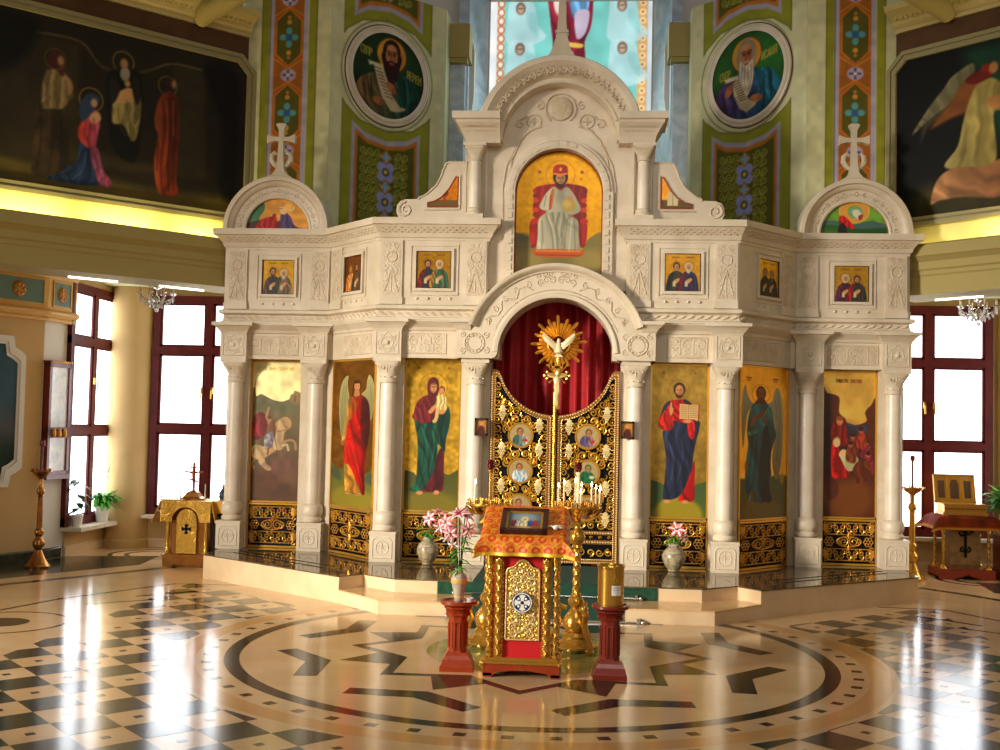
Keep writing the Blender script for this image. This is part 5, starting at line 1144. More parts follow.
# ---- gilded gates: two leaves
def topz(x): return 2.48-math.sqrt(max(0, .62**2-x*x)) if abs(x) < .605 else 2.345
def gate(side, label):
    r = root('gilded_gate', label, 'gate', (side*.70, .17, H+.02), group='gilded openwork gates'); org = tuple(r.location)
    xs = list(np.linspace(.03, .60, 22))+[.615, .69]
    tops = [(x, topz(x)) for x in xs]
    out = [(.03, .29)]+tops+[(.69, .29)]
    b = MB(side); b.xz(out, .175, .20); b.build('backing', BLACK, r, org)
    f = MB(side)
    def shrink(d): return [(.03+d, .29+d)]+[(min(max(x, .03+d), .69-d), topz(min(x, .60))-d*1.15) for x in np.linspace(.03+d, .69-d, 24)]+[(.69-d, .29+d)]
    o0 = [(.03, .29)]+[(x, topz(min(x, .6)) if x < .61 else 2.345) for x in np.linspace(.03, .69, 24)]+[(.69, .29)]
    i0 = shrink(.052); o1 = o0+[o0[0]]; i1 = i0+[i0[0]]
    f.ringxz(o1, i1, .155, .185)
    for z0, z1 in ((.50, .545), (.60, .64)): f.box(.08, .64, .155, .185, z0, z1)
    f.build('gate_frame', ANTG, r, org)
    bd = MB(side)
    mid = shrink(.014); P = [Vector((x, .152, z)) for x, z in mid+[mid[0]]]
    for a, c in zip(P[:-1], P[1:]):
        N = max(1, int((c-a).length/.026))
        for k in range(N): q = a.lerp(c, (k+.5)/N); bd.ball(tuple(q), .0105, 6, 4)
    mid = shrink(.046); P = [Vector((x, .152, z)) for x, z in mid+[mid[0]]]
    for a, c in zip(P[:-1], P[1:]):
        N = max(1, int((c-a).length/.022))
        for k in range(N): q = a.lerp(c, (k+.5)/N); bd.ball(tuple(q), .007, 5, 4)
    for z in (.522, .62):
        for k in range(20): bd.ball((.09+.028*k, .152, z), .0105, 6, 4)
    bd.build('beading', PALEG, r, org, smooth=True)
    g = MB(side); y = .165; cx = .36; rnd = random.Random(4)
    for j in range(18):
        z = .70+j*.092
        for i in range(6):
            x = .105+i*.102
            if z > topz(min(x, .6))-.10: continue
            if any(math.hypot(x-cx, z-mz) < .155 for mz in (1.64, 1.26, .88)): continue
            s = 1 if (i+j) % 2 else -1
            g.spiral((x, z), .046, 1.45, .0105, a0=rnd.uniform(0, 6.2), sgn=s, n=5, y=y, seg=10)
            g.tube([(x+.04, y, z+.03), (x+.06, y, z+.055), (x+.05, y, z+.08)], .007, 5)
            g.ball((x-.04*s, y, z+.046), .012, 6, 4)
    for mz in (1.64, 1.26, .88):
        for k in range(4):
            a = PI/4+k*PI/2; g.spiral((cx+.185*math.cos(a), mz+.165*math.sin(a)), .05, 1.4, .011, a0=a, sgn=1 if k % 2 else -1, n=5, y=y, seg=10)
        for s in (-1, 1): g.spiral((cx+s*.06, mz+.175), .05, 1.3, .011, a0=-PI/2, sgn=s, n=5, y=y, seg=10)
    for i in range(6): g.spiral((.12+.096*i, .41), .042, 1.4, .010, a0=PI/2*i, sgn=1 if i % 2 else -1, n=5, y=y, seg=10); g.spiral((.12+.096*i, .57), .018, 1., .006, sgn=1, n=4, y=y)
    g.build('scroll_lattice', GOLD, r, org, smooth=True)
    for mz, col in ((1.64, 0), (1.26, 1), (.88, 2)):
        md = MB(side); md.lathe([(.118, 0), (.128, .012), (.138, .012), (.142, 0)], n=28); md.v = [(x+side*cx, .158-z, mz+y_) for x, y_, z in md.v]
        d = MB(side); d.lathe([(0, 0), (.125, 0), (.125, .01), (0, .01)], n=24); md.v += [(x+side*cx, .162-z, mz+y_) for x, y_, z in d.v]; o_ = len(md.v)-len(d.v); md.f += [[i+o_ for i in f_] for f_ in d.f]; md.mi += d.mi
        mo = md.build('medallion', GOLD, r, org)
        p = leafgold(-60, -60, 60, 60, 34, 34, 50+col+(5 if side > 0 else 0), (222, 196, 140), .05)
        c1 = [((30, 70, 60), (200, 190, 180)), ((190, 200, 196), (140, 170, 190)), ((110, 50, 40), (190, 140, 70))][col] if side < 0 else [((70, 60, 120), (180, 150, 120)), ((18, 96, 56), (30, 110, 70)), ((60, 60, 110), (160, 60, 40))][col]
        p.poly([(-42, 40), (-34, 4), (-8, -8), (16, -4), (40, 20), (40, 46), (0, 60)], c1[0], c2=c1[1], folds=4); p.head(-4 if side < 0 else 4, -20, 16, hair=(90, 54, 30) if col != 1 or side < 0 else (20, 90, 54)); p.ell(24, 26, 15, 9, (170, 60, 50) if col == 0 else (214, 190, 150))
        q = p.mesh('medallion_painting', (side*cx-.118, .148, mz-.118), (.236, 0, 0), (0, 0, .236), PAINT, mo, lambda x, y: x*x+y*y < 59**2, org)
    for gx, gz in ((.16, 1.46), (.56, 1.46), (.16, 1.07), (.56, 1.07), (.16, 1.80), (.56, 1.86), (.16, .74), (.56, .74)):
        if gz > topz(gx)-.1: gz = topz(gx)-.16
        v = MB(side)
        for row, nn in enumerate((3, 4, 3, 2, 1)):
            for k in range(nn): v.ball((gx+(k-(nn-1)/2)*.022, .145, gz+.03-row*.021), .0135, 6, 4)
        v.rings([[(gx+a*w_, .150+d*.006, gz+z) for a, d in ((-1, 0), (0, -1), (1, 0), (0, 1))] for w_, z in ((.012, .035), (.05, .055), (.02, .075), (.03, .085), (.004, .105))])
        v.build('grape_cluster', PALEG, r, org, smooth=True)
    return r
gate(-1, 'left leaf of the gilded openwork gates with round painted medallions')
gate(1, 'right leaf of the gilded openwork gates with a green-robed medallion')
# ---- meeting staff with crucifix and sunburst dove
r = root('dove_staff', 'gilded beaded staff with a crucifix and a white dove in a sunburst between the gates', 'staff', (0, .13, H+.02)); org = tuple(r.location)
m = MB(); m.tube([(0, .13, .28), (0, .13, 2.12)], .016, 10)
for k in range(74): m.ball((0, .13, .31+.0245*k), .0235, 8, 5, (1, 1, .62))
m.build('pole', GOLD, r, org, smooth=True)
m = MB(); m.box(-.026, .026, .11, .14, 1.93, 2.42); m.box(-.10, .10, .108, .138, 2.265, 2.315); m.box(-.055, .055, .11, .135, 2.365, 2.39)
for x, z in ((-.1, 2.29), (.1, 2.29)):
    for dx, dz in ((0, .035), (0, -.035), (.028 if x > 0 else -.028, 0)): m.ball((x+dx, .12, z+dz), .018, 8, 5)
for s in (-1, 1):
    for k in range(3): a = PI/4+k*.45; m.tube([(s*.03, .12, 2.32), (s*(.03+.10*math.cos(a)), .12, 2.32+.11*math.sin(a))], .006, 5); m.ball((s*(.03+.10*math.cos(a)), .12, 2.32+.11*math.sin(a)), .015, 6, 4)
    m.tube([(s*.03, .12, 2.26), (s*.07, .12, 2.22)], .006, 5); m.ball((s*.075, .12, 2.215), .014, 6, 4)
m.v = [(x*1.05+.018, y, z) for x, y, z in m.v]; cr = m.build('crucifix', GOLD, r, org)
m = MB()                                           # the corpus
m.rings([[(dx+w_*math.cos(t), .095+.6*w_*math.sin(t), z) for t in np.linspace(0, 2*PI, 9)[:-1]] for dx, w_, z in ((0, .008, 1.955), (.002, .016, 1.99), (-.006, .02, 2.06), (.006, .026, 2.12), (0, .03, 2.16), (0, .026, 2.2), (0, .034, 2.25), (0, .02, 2.275), (0, .01, 2.285), (.004, .019, 2.30), (.005, .021, 2.32), (.004, .012, 2.338))])
for s in (-1, 1): m.tube([(s*.02, .095, 2.265), (s*.055, .098, 2.275), (s*.09, .10, 2.295)], [.011, .009, .007], 6)
m.v = [(x*1.15+.018, y, z) for x, y, z in m.v]; m.build('figure', PALEG, cr, org, smooth=True)
m = MB(); zc = 2.64
for k in range(32):
    a = 2*PI*k/32+.05; L = (.29, .235, .265, .215)[k % 4]; w_ = .017
    rs = [[(d*math.cos(a)-q*w_*sw*math.sin(a), .125+yy, zc+d*math.sin(a)+q*w_*sw*math.cos(a)) for q, yy in ((-1, .006), (0, -.012), (1, .006))] for d, sw in ((.07, .5), (L*.6, .9), (L*.97, 1.05), (L, .6))]
    m.rings(rs)
    if k % 2 == 0: m.ball((L*math.cos(a), .125, zc+L*math.sin(a)), .014, 6, 4)
m.tube([(.115*math.cos(t), .11, zc-.02+.105*math.sin(t)) for t in np.linspace(PI*.95, 2*PI+.2, 20)], [.012]*20, 6); m.tube([(0, .13, 2.1), (0, .13, 2.58)], .013, 8)
m.v = [(x+.03*min(1, max(0, (z-2.1)/.4)), y, z) for x, y, z in m.v]; m.build('sunburst', GOLD, r, org, smooth=True)
m = MB()                                           # dove with raised wings
m.rings([[(w_*math.cos(t), .085+.8*w_*math.sin(t), z) for t in np.linspace(0, 2*PI, 11)[:-1]] for w_, z in ((.030, 2.515), (.052, 2.53), (.05, 2.56), (.036, 2.60), (.03, 2.635), (.02, 2.655), (.022, 2.675), (.018, 2.695), (.006, 2.705))])
for s in (-1, 1):
    m.rings([[(s*x, .085-.01*sw+yy, z) for x, z, yy in ((x0, z0, 0), ((x0+x1)/2, (z0+z1)/2, -.012), (x1, z1, 0), ((x0+x1)/2, (z0+z1)/2, .012))] for x0, z0, x1, z1, sw in ((.02, 2.64, .03, 2.57, 0), (.06, 2.665, .065, 2.575, 1), (.11, 2.71, .12, 2.62, 2), (.155, 2.745, .168, 2.665, 2), (.19, 2.772, .20, 2.72, 1))])
m.rings([[(a*w_, .09+d*.006, z) for a, d in ((-1, -1), (1, -1), (1, 1), (-1, 1))] for w_, z in ((.02, 2.53), (.04, 2.50), (.055, 2.475))])
m.v = [(x*.88+.03, y, 2.62+(z-2.63)*.88) for x, y, z in m.v]; m.build('dove', mat('dove_ivory', (226, 204, 160), .4), r, org, smooth=True)
# ================================================================ medallions and murals on the walls
def medallion(side, label, p):
    q = .70711; ctr = (side*(2.84-.84*q), 1.35+.84*q, 6.11); n = Vector((-side*q, -q, 0)); u = Vector((q, -side*q*-1 if side < 0 else -q*-1, 0))
    u = Vector((q, q, 0)) if side < 0 else Vector((q, -q, 0))
    r = root('medallion_painting', label, 'painting', (ctr[0], ctr[1], ctr[2]-.62), group='round paintings on the piers'); org = tuple(r.location); R = .545
    O = Vector(ctr)-u*R+n*.02-Vector((0, 0, R))
    p.mesh('painting', tuple(O), tuple(u*2*R), (0, 0, 2*R), MURALM, r, lambda x, y: x*x+y*y < 99.5**2, org)
    m = MB(); F = Matrix(((u.x, -n.x, 0, ctr[0]), (u.y, -n.y, 0, ctr[1]), (0, 0, 1, ctr[2]), (0, 0, 0, 1)))
    m.M = F
    m.arcsweep(0, 0, 0, 2*PI, [(R-.005, 0), (R-.005, -.03), (R+.02, -.04), (R+.04, -.035), (R+.05, -.02), (R+.062, -.02), (R+.07, -.035), (R+.085, -.03), (R+.095, 0)], 64)
    m.build('rim', STONE3, r, org, smooth=True)
    m = MB(); m.M = F; m.arcsweep(0, 0, 0, 2*PI, [(R-.012, 0), (R-.012, -.028), (R+.002, -.03), (R+.002, 0)], 56); m.arcsweep(0, 0, 0, 2*PI, [(R+.093, 0), (R+.093, -.012), (R+.103, -.012), (R+.103, 0)], 56)
    m.build('dark_edging', FRAMEW, r, org)
    return r
def elder(seed, bg, bg2, hair, beard, robe, mantle, long_, t1, t2):
    p = Painter(-100, -100, 100, 100, 130, 130, bg, 0, seed); p.poly([(-120, 20), (120, -10), (120, 120), (-120, 120)], bg2, sm=False, soft=14); p.ell(70, -10, 50, 60, tuple(1.25*v for v in bg), op=.5, soft=14)
    hx, q = (7, -10) if not long_ else (-4, -8)
    p.ell(hx, -40+q, 41, 40, (212, 156, 52)); p.ell(hx+8, -40+q, 31, 36, (190, 128, 40), op=.5, soft=4); p.oring(hx, -40+q, 41, 40, 2.5, (120, 70, 24))
    p.poly([(-92, 60), (-80, 20), (-46, 0), (-10, -14), (30, -10), (60, 10), (84, 40), (90, 80), (40, 110), (-60, 110)], robe, c2=mantle, folds=5, fdir=(.5, 1), fs=.2)
    p.poly([(16, -6), (56, -6), (84, 22), (96, 70), (50, 104), (28, 60), (30, 26)], mantle, folds=4, fdir=(.3, 1), fs=.25)
    folds(p, ([(-70, 30), (-60, 70), (-40, 96)], [(-50, 12), (-44, 50)], [(60, 10), (66, 50), (56, 90)], [(42, 0), (46, 50), (40, 90)]), 4, (10, 12, 14), .45); folds(p, ([(-62, 24), (-54, 62)], [(52, 4), (56, 50)]), 3, (230, 200, 160), .25)
    p.ell(hx, -46+q, 25, 30, hair); p.poly([(hx-25, -44+q), (hx-23, -14+q), (hx-12, -6+q), (hx+12, -6+q), (hx+23, -14+q), (hx+25, -44+q)], hair); p.ell(hx, -38+q, 17, 27, (186, 124, 78)); p.ell(hx+7, -34+q, 9, 22, (140, 86, 52), op=.5, soft=3); p.ell(hx-1, -57+q, 14, 8, (206, 150, 100), op=.7, soft=2)
    for k in (-1, 1): p.ell(hx+k*7, -42+q, 3.6, 2.2, (44, 24, 16)); p.line([(hx+k*3, -47+q), (hx+k*8, -49+q), (hx+k*13, -46+q)], 2.2, (70, 40, 26)); p.line([(hx+k*4, -38+q), (hx+k*10, -38+q)], 1.2, (130, 80, 50))
    p.line([(hx-1, -44+q), (hx-3, -28+q), (hx+2, -27+q)], 2.6, (132, 78, 46))
    if long_: p.poly([(hx-17, -26+q), (hx-6, -20+q), (hx+6, -20+q), (hx+17, -26+q), (hx+21, 0+q), (hx+15, 36+q), (hx+2, 56+q), (hx-11, 38+q), (hx-20, 4+q)], beard, folds=3, fs=.08); folds(p, [[(hx+k, -14+q), (hx+k*1.1, 14+q), (hx+k*.5, 40+q)] for k in (-12, -4, 5, 13)], 2.4, (120, 104, 84), .5)
    else: p.poly([(hx-18, -26+q), (hx-6, -20+q), (hx+6, -20+q), (hx+18, -26+q), (hx+23, -4+q), (hx+14, 18+q), (hx, 26+q), (hx-16, 14+q), (hx-22, -4+q)], beard, folds=3, fs=.1); folds(p, [[(hx+k, -14+q), (hx+k*.9, 14+q)] for k in (-12, -4, 5, 13)], 2.2, (34, 10, 10), .5)
    p.line([(hx-12, -22+q), (hx, -25+q), (hx+12, -22+q)], 4, tuple(.8*v for v in beard)); p.line([(hx-5, -18+q), (hx+5, -18+q)], 2.6, (150, 70, 56))
    if long_: P = [(-66, -4), (-62, 6), (-34, 4), (-42, 12), (-38, 40), (-22, 72), (-2, 84), (22, 72), (30, 58), (8, 58), (-10, 40), (-20, 16), (-26, -6)]
    else: P = [(-58, -26), (-54, -16), (-42, -18), (-30, 20), (-16, 54), (8, 80), (26, 80), (48, 72), (50, 66), (34, 66), (10, 42), (-4, 8), (-18, -24)]
    p.poly(P, (214, 198, 164), c2=(186, 164, 132), sm=False, soft=1.6)
    for k in range(9):
        t = k/9; x, y = (-40+24*t, 8+52*t) if long_ else (-38+38*t, -14+70*t)
        p.line([(x-2, y), (x+15, y+(-2 if long_ else 2))], 2.6, (104, 78, 56), op=.8)
    for hx_, hy, rt in (((-52, 26, -1.0), (24, 56, .1)) if long_ else ((8, 26, .7), (-26, 62, .2))):
        p.ell(hx_, hy, 17, 9, (180, 116, 70), rot=rt)
        for k in range(4): p.line([(hx_+4*math.cos(rt)-3*(k-1.5)*math.sin(rt), hy+4*math.sin(rt)+3*(k-1.5)*math.cos(rt)), (hx_+17*math.cos(rt)-3.6*(k-1.5)*math.sin(rt), hy+17*math.sin(rt)+3.6*(k-1.5)*math.cos(rt))], 1., (112, 62, 38))
    letters(p, t1, -78, (-58 if not long_ else -18), 32, 17, 3., (176, 158, 62), rise=6 if not long_ else -6); letters(p, t2, 52 if not long_ else 38, (-24 if not long_ else -44), 42, 17, 3., (176, 158, 62), rise=12 if not long_ else -10)
    p.mottle(20, .08); return p
medallion(-1, 'round painting of a dark-bearded elder in brown holding a scroll', elder(61, (34, 66, 30), (16, 34, 18), (48, 26, 16), (64, 22, 20), (140, 96, 50), (14, 74, 60), False, 'СВПР', 'ИЕРЕМ'))
medallion(1, 'round painting of a white-bearded elder in purple and teal with a scroll', elder(62, (46, 104, 40), (26, 62, 30), (150, 140, 120), (204, 190, 168), (96, 50, 104), (24, 96, 116), True, 'СВПР', 'ИСАИЯ'))

def mural(side, label, p, s0, s1, zt, zb):
    q = .70711; B = Vector((side*3.86, 1.34, 0)); al = Vector((side*q, -q, 0)); n = Vector((-side*q, -q, 0))
    r = root('mural_painting', label, 'painting', tuple(B+al*((s0+s1)/2)+Vector((0, 0, zb)))); org = tuple(r.location)
    if side < 0: O = B+al*s1; U = -al*(s1-s0)
    else: O = B+al*s0; U = al*(s1-s0)
    O = O+n*.03+Vector((0, 0, zb))
    p.mesh('canvas', tuple(O), tuple(U), (0, 0, zt-zb), MURALM, r, None, org)
    u = U.normalized(); F = Matrix(((u.x, -n.x, 0, O.x), (u.y, -n.y, 0, O.y), (0, 0, 1, 0), (0, 0, 0, 1))); W = s1-s0
    m = MB(); m.M = F; c = .13
    def outl(d): 
        return [(c-d*.41, zb-d), (-d, zb+c-d*.41), (-d, zt-c+d*.41), (c-d*.41, zt+d), (W-c+d*.41, zt+d), (W+d, zt-c+d*.41), (W+d, zb+c-d*.41), (W-c+d*.41, zb-d)]
    for a, b, y0 in ((-.01, .03, -.035), (.03, .055, -.02), (.055, .10, -.045)):
        o_, i_ = outl(b), outl(a); m.ringxz(o_+[o_[0]], i_+[i_[0]], y0, .03)
    m.build('frame', mat('mural_frame_'+('a' if side < 0 else 'b'), (150, 138, 92), .6), r, org)
    for sx, sz in ((0, 0), (1, 0), (0, 1), (1, 1)):
        X = lambda x: x if not sx else W-x
        Z = lambda z: zb+z if not sz else zt-z
        m = MB(); m.M = F; m.xz([(X(-.0), Z(0)), (X(c), Z(0)), (X(0), Z(c))], -.012, .02); m.build('corner_spandrel', BROWNW, r, org)
    return r
# left mural: interior scene with four standing and kneeling figures; coordinates are metres along the wall from the pier and height
def wl(x, y):                                      # position on the left wall plane of a point noted in the photograph crop
    d = ray(x*.34, y*.34); t = (-5.2-(CAM[0]-CAM[1]))/(d[0]-d[1]); P = CAM+t*d
    return (((P[0]+3.86)*.70711+(P[1]-1.34)*.70711)*100, (6.06-P[2])*100)
def L_(pts): return [wl(*q_) for q_ in pts]
_w = wl(703, 400)[0]
W0 = -360.
p = Painter(W0, 0, -2, 186, 260, 135, (30, 24, 14), 0, 63)
E0 = wl(0, 300)
p.poly(L_([(-200, 480), (0, 450), (60, 470), (430, 560), (700, 590), (700, 700), (-200, 600)]), (74, 62, 20), c2=(96, 76, 26), axis=(0, 1), sm=False, soft=5)
p.poly(L_([(-100, 100), (110, 100), (230, 130), (300, 200), (420, 215), (520, 190), (600, 210), (600, 530), (430, 510), (-100, 440)]), (46, 38, 22), sm=False, soft=3); p.line(L_([(100, 95), (235, 125), (300, 200), (410, 215), (500, 190), (590, 208)]), 2, (92, 80, 48))
p.poly(L_([(230, 140), (300, 205), (420, 215), (505, 195), (505, 500), (230, 440)]), (30, 24, 14), sm=False, soft=3); p.poly(L_([(-100, 20), (105, 60), (60, 180), (-100, 220)]), (14, 12, 8), soft=5); p.poly(L_([(600, 200), (700, 240), (690, 580), (640, 540), (650, 380)]), (14, 10, 8), soft=4)
p.poly(L_([(120, 250), (135, 190), (160, 155), (185, 170), (190, 215), (210, 240), (212, 290), (190, 330), (196, 400), (180, 480), (140, 520), (90, 500), (112, 420), (118, 330)]), (50, 38, 22), folds=5)
p.poly(L_([(122, 250), (140, 205), (186, 215), (212, 270), (200, 300), (160, 335), (125, 320)]), (134, 112, 70), c2=(104, 84, 48), folds=4); p.poly(L_([(135, 200), (148, 156), (175, 152), (190, 190), (182, 225), (160, 205)]), (70, 28, 24)); h = wl(176, 180); p.ell(h[0], h[1], 3.4, 5, (166, 120, 76))
h = wl(265, 295); p.oring(h[0], h[1], 13, 13, .8, (140, 120, 60)); h = wl(360, 185); p.oring(h[0], h[1], 12, 12, .8, (130, 112, 58)); h = wl(490, 255); p.oring(h[0], h[1], 11, 11, .8, (110, 92, 44)); h = wl(160, 175); p.oring(h[0], h[1], 11, 11, .7, (90, 76, 40))
p.poly(L_([(140, 520), (170, 490), (220, 480), (230, 420), (250, 380), (280, 430), (300, 500), (310, 540), (230, 545), (150, 530)]), (34, 52, 84), c2=(22, 36, 64), folds=5); p.poly(L_([(240, 350), (268, 320), (290, 345), (286, 400), (270, 440), (236, 420), (225, 390)]), (186, 54, 38), c2=(150, 60, 90), folds=4)
p.poly(L_([(230, 320), (250, 280), (280, 280), (290, 300), (270, 330), (240, 360)]), (40, 54, 80)); h = wl(274, 305); p.ell(h[0], h[1], 3.6, 4.6, (190, 140, 96)); p.poly(L_([(262, 440), (285, 440), (300, 500), (328, 545), (300, 550), (280, 520)]), (140, 60, 90), folds=3); h = wl(285, 350); p.ell(h[0], h[1], 3, 3, (190, 140, 96))
p.poly(L_([(310, 230), (335, 205), (390, 205), (415, 245), (410, 420), (390, 480), (330, 440), (310, 330)]), (16, 16, 14)); p.poly(L_([(330, 290), (350, 270), (400, 270), (412, 320), (400, 400), (384, 415), (360, 370), (328, 360)]), (160, 138, 80), c2=(120, 104, 58), folds=5); h = wl(362, 190); p.ell(h[0], h[1], 4.4, 6, (150, 106, 66)); h = wl(366, 222); p.ell(h[0], h[1], 4.6, 8, (120, 100, 74)); p.poly(L_([(330, 290), (370, 260), (400, 275), (390, 300), (345, 305)]), (196, 146, 90)); h = wl(372, 248); p.ell(h[0], h[1], 3.2, 3.6, (200, 150, 96))
p.poly(L_([(455, 330), (470, 285), (500, 270), (520, 300), (524, 400), (515, 520), (520, 575), (465, 570), (450, 480), (462, 400)]), (128, 50, 24), c2=(88, 30, 14), folds=5); h = wl(496, 248); p.ell(h[0], h[1], 5, 7, (46, 24, 14)); h = wl(508, 250); p.ell(h[0], h[1], 2.6, 4.4, (150, 100, 60))
FL = lambda L, wd, col, op: folds(p, [L_(q_) for q_ in L], wd, col, op)
p.poly(L_([(104, 330), (122, 322), (196, 330), (200, 400), (188, 500), (96, 512), (92, 440)]), (58, 44, 26), c2=(36, 28, 16), folds=3, fs=.2); p.poly(L_([(186, 225), (204, 236), (212, 262), (200, 282), (188, 262), (180, 240)]), (150, 112, 74))
FL([[(140, 230), (132, 290), (150, 330)], [(165, 225), (160, 280), (170, 320)], [(190, 240), (196, 290)]], 1.6, (64, 50, 28), .6); FL([[(120, 350), (116, 430), (104, 505)], [(150, 345), (150, 430), (140, 510)], [(178, 345), (178, 430), (172, 500)]], 1.6, (22, 16, 10), .6); FL([[(150, 222), (144, 280)], [(178, 230), (182, 300)]], 1.4, (190, 164, 112), .5)
p.poly(L_([(260, 345), (280, 330), (292, 340), (290, 356), (270, 366)]), (196, 146, 100)); FL([[(250, 360), (246, 400), (262, 436)], [(272, 350), (276, 400), (270, 436)]], 1.6, (110, 24, 40), .6); FL([[(240, 440), (226, 490), (190, 520)], [(256, 440), (262, 500), (250, 540)], [(232, 470), (200, 505), (160, 520)]], 1.6, (12, 20, 44), .7); FL([[(250, 450), (240, 500), (210, 528)], [(285, 460), (300, 520)]], 1.4, (96, 120, 160), .4); FL([[(296, 490), (316, 540)], [(276, 460), (296, 530)]], 1.5, (84, 24, 54), .6)
p.poly(L_([(318, 240), (334, 228), (350, 262), (336, 300), (322, 300)]), (30, 26, 20)); p.poly(L_([(388, 230), (404, 240), (410, 290), (398, 310), (386, 270)]), (30, 26, 20)); p.poly(L_([(354, 205), (374, 205), (378, 226), (366, 240), (352, 226)]), (150, 134, 108)); FL([[(345, 320), (350, 370), (366, 400)], [(372, 300), (376, 350), (384, 410)], [(395, 300), (396, 350)]], 1.6, (84, 70, 36), .6); FL([[(358, 300), (362, 350)], [(386, 300), (388, 370)]], 1.4, (206, 184, 124), .5)
p.poly(L_([(452, 340), (470, 312), (482, 330), (474, 372), (490, 392), (478, 404), (456, 384)]), (150, 66, 34), c2=(100, 38, 20)); FL([[(476, 300), (480, 380), (470, 480), (474, 560)], [(496, 290), (500, 380), (490, 480), (494, 565)], [(514, 310), (512, 420), (506, 560)], [(462, 420), (458, 500)]], 1.8, (52, 14, 8), .65); FL([[(486, 300), (490, 390), (480, 490)], [(506, 300), (506, 400)]], 1.4, (196, 96, 52), .45)
p.mottle(40, .12); p.mottle(12, .08)
p.gam = .92
mural(-1, 'large dark framed mural of robed figures with a kneeling woman in blue and rose', p, .02, 3.6, 6.06, 4.20)
def wr(x, y):
    d = ray(660+x*.34, y*.34); t = (5.2-(CAM[0]+CAM[1]))/(d[0]+d[1]); P = CAM+t*d
    return (((P[0]-3.86)*.70711-(P[1]-1.34)*.70711)*100, (6.06-P[2])*100)
def R_(pts): return [wr(*q_) for q_ in pts]
p = Painter(2, 0, 360, 186, 260, 135, (10, 9, 6), 0, 64)
p.poly(R_([(740, 640), (760, 560), (860, 540), (1000, 560), (1400, 540), (1400, 700), (740, 700)]), (56, 50, 20), soft=8); p.poly(R_([(930, 140), (1010, 120), (1300, 60), (1300, 420), (1010, 420), (960, 260), (900, 170)]), (18, 56, 36), soft=8)
p.poly(R_([(900, 200), (925, 190), (925, 240), (880, 290), (800, 350), (745, 400), (780, 340), (840, 260), (860, 230)]), (120, 112, 78), folds=4, fdir=(.6, 1)); p.poly(R_([(770, 420), (800, 370), (880, 300), (930, 210), (910, 195), (850, 250), (790, 330)]), (96, 90, 62), op=.6, soft=2); p.poly(R_([(860, 300), (900, 240), (960, 240), (920, 320), (860, 350), (800, 380)]), (128, 74, 30), soft=2)
p.poly(R_([(930, 260), (970, 230), (1010, 250), (1010, 320), (985, 340), (990, 480), (900, 500), (840, 490), (880, 430), (900, 340)]), (176, 158, 88), c2=(140, 122, 60), folds=4, fs=.14); p.poly(R_([(820, 530), (870, 495), (960, 490), (1010, 470), (1060, 540), (1000, 580), (900, 580), (830, 590), (800, 600)]), (182, 130, 84), c2=(136, 86, 52), folds=4, fdir=(1, .4), fs=.14)
h = wr(965, 210); p.ell(h[0], h[1], 8, 8, (120, 30, 16)); h = wr(985, 200); p.ell(h[0], h[1], 5, 6.5, (170, 110, 60)); p.poly(R_([(900, 240), (940, 210), (975, 225), (930, 250)]), (96, 24, 14)); p.poly(R_([(970, 290), (1060, 270), (1100, 290), (1060, 310), (980, 320)]), (176, 120, 66)); p.poly(R_([(1100, 250), (1180, 220), (1240, 300), (1260, 560), (1100, 580), (1080, 400)]), (40, 50, 70), folds=5)
h = wr(1160, 200); p.ell(h[0], h[1], 8, 10, (150, 100, 60)); p.mottle(40, .15); p.mottle(12, .1)
p.gam = 1.02
mural(1, 'large dark framed mural of a winged figure kneeling in yellow and rose', p, .02, 3.6, 6.06, 4.20)

# ================================================================ lectern at the centre
def twist(m, x, y, z0, z1, r, n=8):
    K = int((z1-z0)/.012); m.rings([[(x+(r+.0035*math.cos(3*(a-k*.35)))*math.cos(a), y+(r+.0035*math.cos(3*(a-k*.35)))*math.sin(a), z0+(z1-z0)*k/K) for a in np.linspace(0, 2*PI, 13)[:-1]] for k in range(K+1)])
lx, ly = -.065, -3.90
lec = root('icon_lectern', 'brass icon lectern with red velvet panel and orange brocade cloth in the centre', 'lectern', (lx, ly, 0)); org = (0, 0, 0)
m = MB(); W, D = .265, .21
m.xz([(-W, .01), (-W, .095), (W, .095), (W, .01), (W-.06, .01), (W-.09, .035), (.06, .05), (0, .055), (-.06, .05), (-W+.09, .035), (-W+.06, .01)], -D, -D+.04)
m.xz([(-W, .01), (-W, .095), (W, .095), (W, .01), (W-.06, .01), (W-.09, .04), (-W+.09, .04), (-W+.06, .01)], D-.04, D); m.box(-W, -W+.04, -D+.03, D-.03, .03, .095); m.box(W-.04, W, -D+.03, D-.03, .03, .095); m.box(-W+.03, W-.03, -D+.03, D-.03, .07, .095)
for sx in (-1, 1):
    for sy in (-1, 1): m.box(sx*(W-.03)-.03, sx*(W-.03)+.03, sy*(D-.03)-.03, sy*(D-.03)+.03, 0, .03)
m.build('base', WOODR, lec)
m = MB(); m.box(-W-.01, W+.01, -D-.01, D+.01, .095, .11); m.box(-W+.015, W-.015, -D+.015, D-.015, .11, .135)
for s in (-1, 1):
    for t in (-1, 1): m.ball((s*W, t*D, .10), .016, 8, 5)
m.build('base_plate', BRASS, lec)
for sx in (-1, 1):
    for sy in (-1, 1):
        m = MB(); x, y = sx*(W-.035), sy*(D-.035)
        m.lathe([(.026, .135), (.03, .145), (.022, .16), (.028, .18), (.018, .20)], (x, y, 0), 12); twist(m, x, y, .20, .74, .019); m.lathe([(.018, .74), (.028, .75), (.022, .77), (.03, .80), (.03, .86), (.02, .87)], (x, y, 0), 12)
        m.build('corner_column', BRASS, lec, smooth=True)
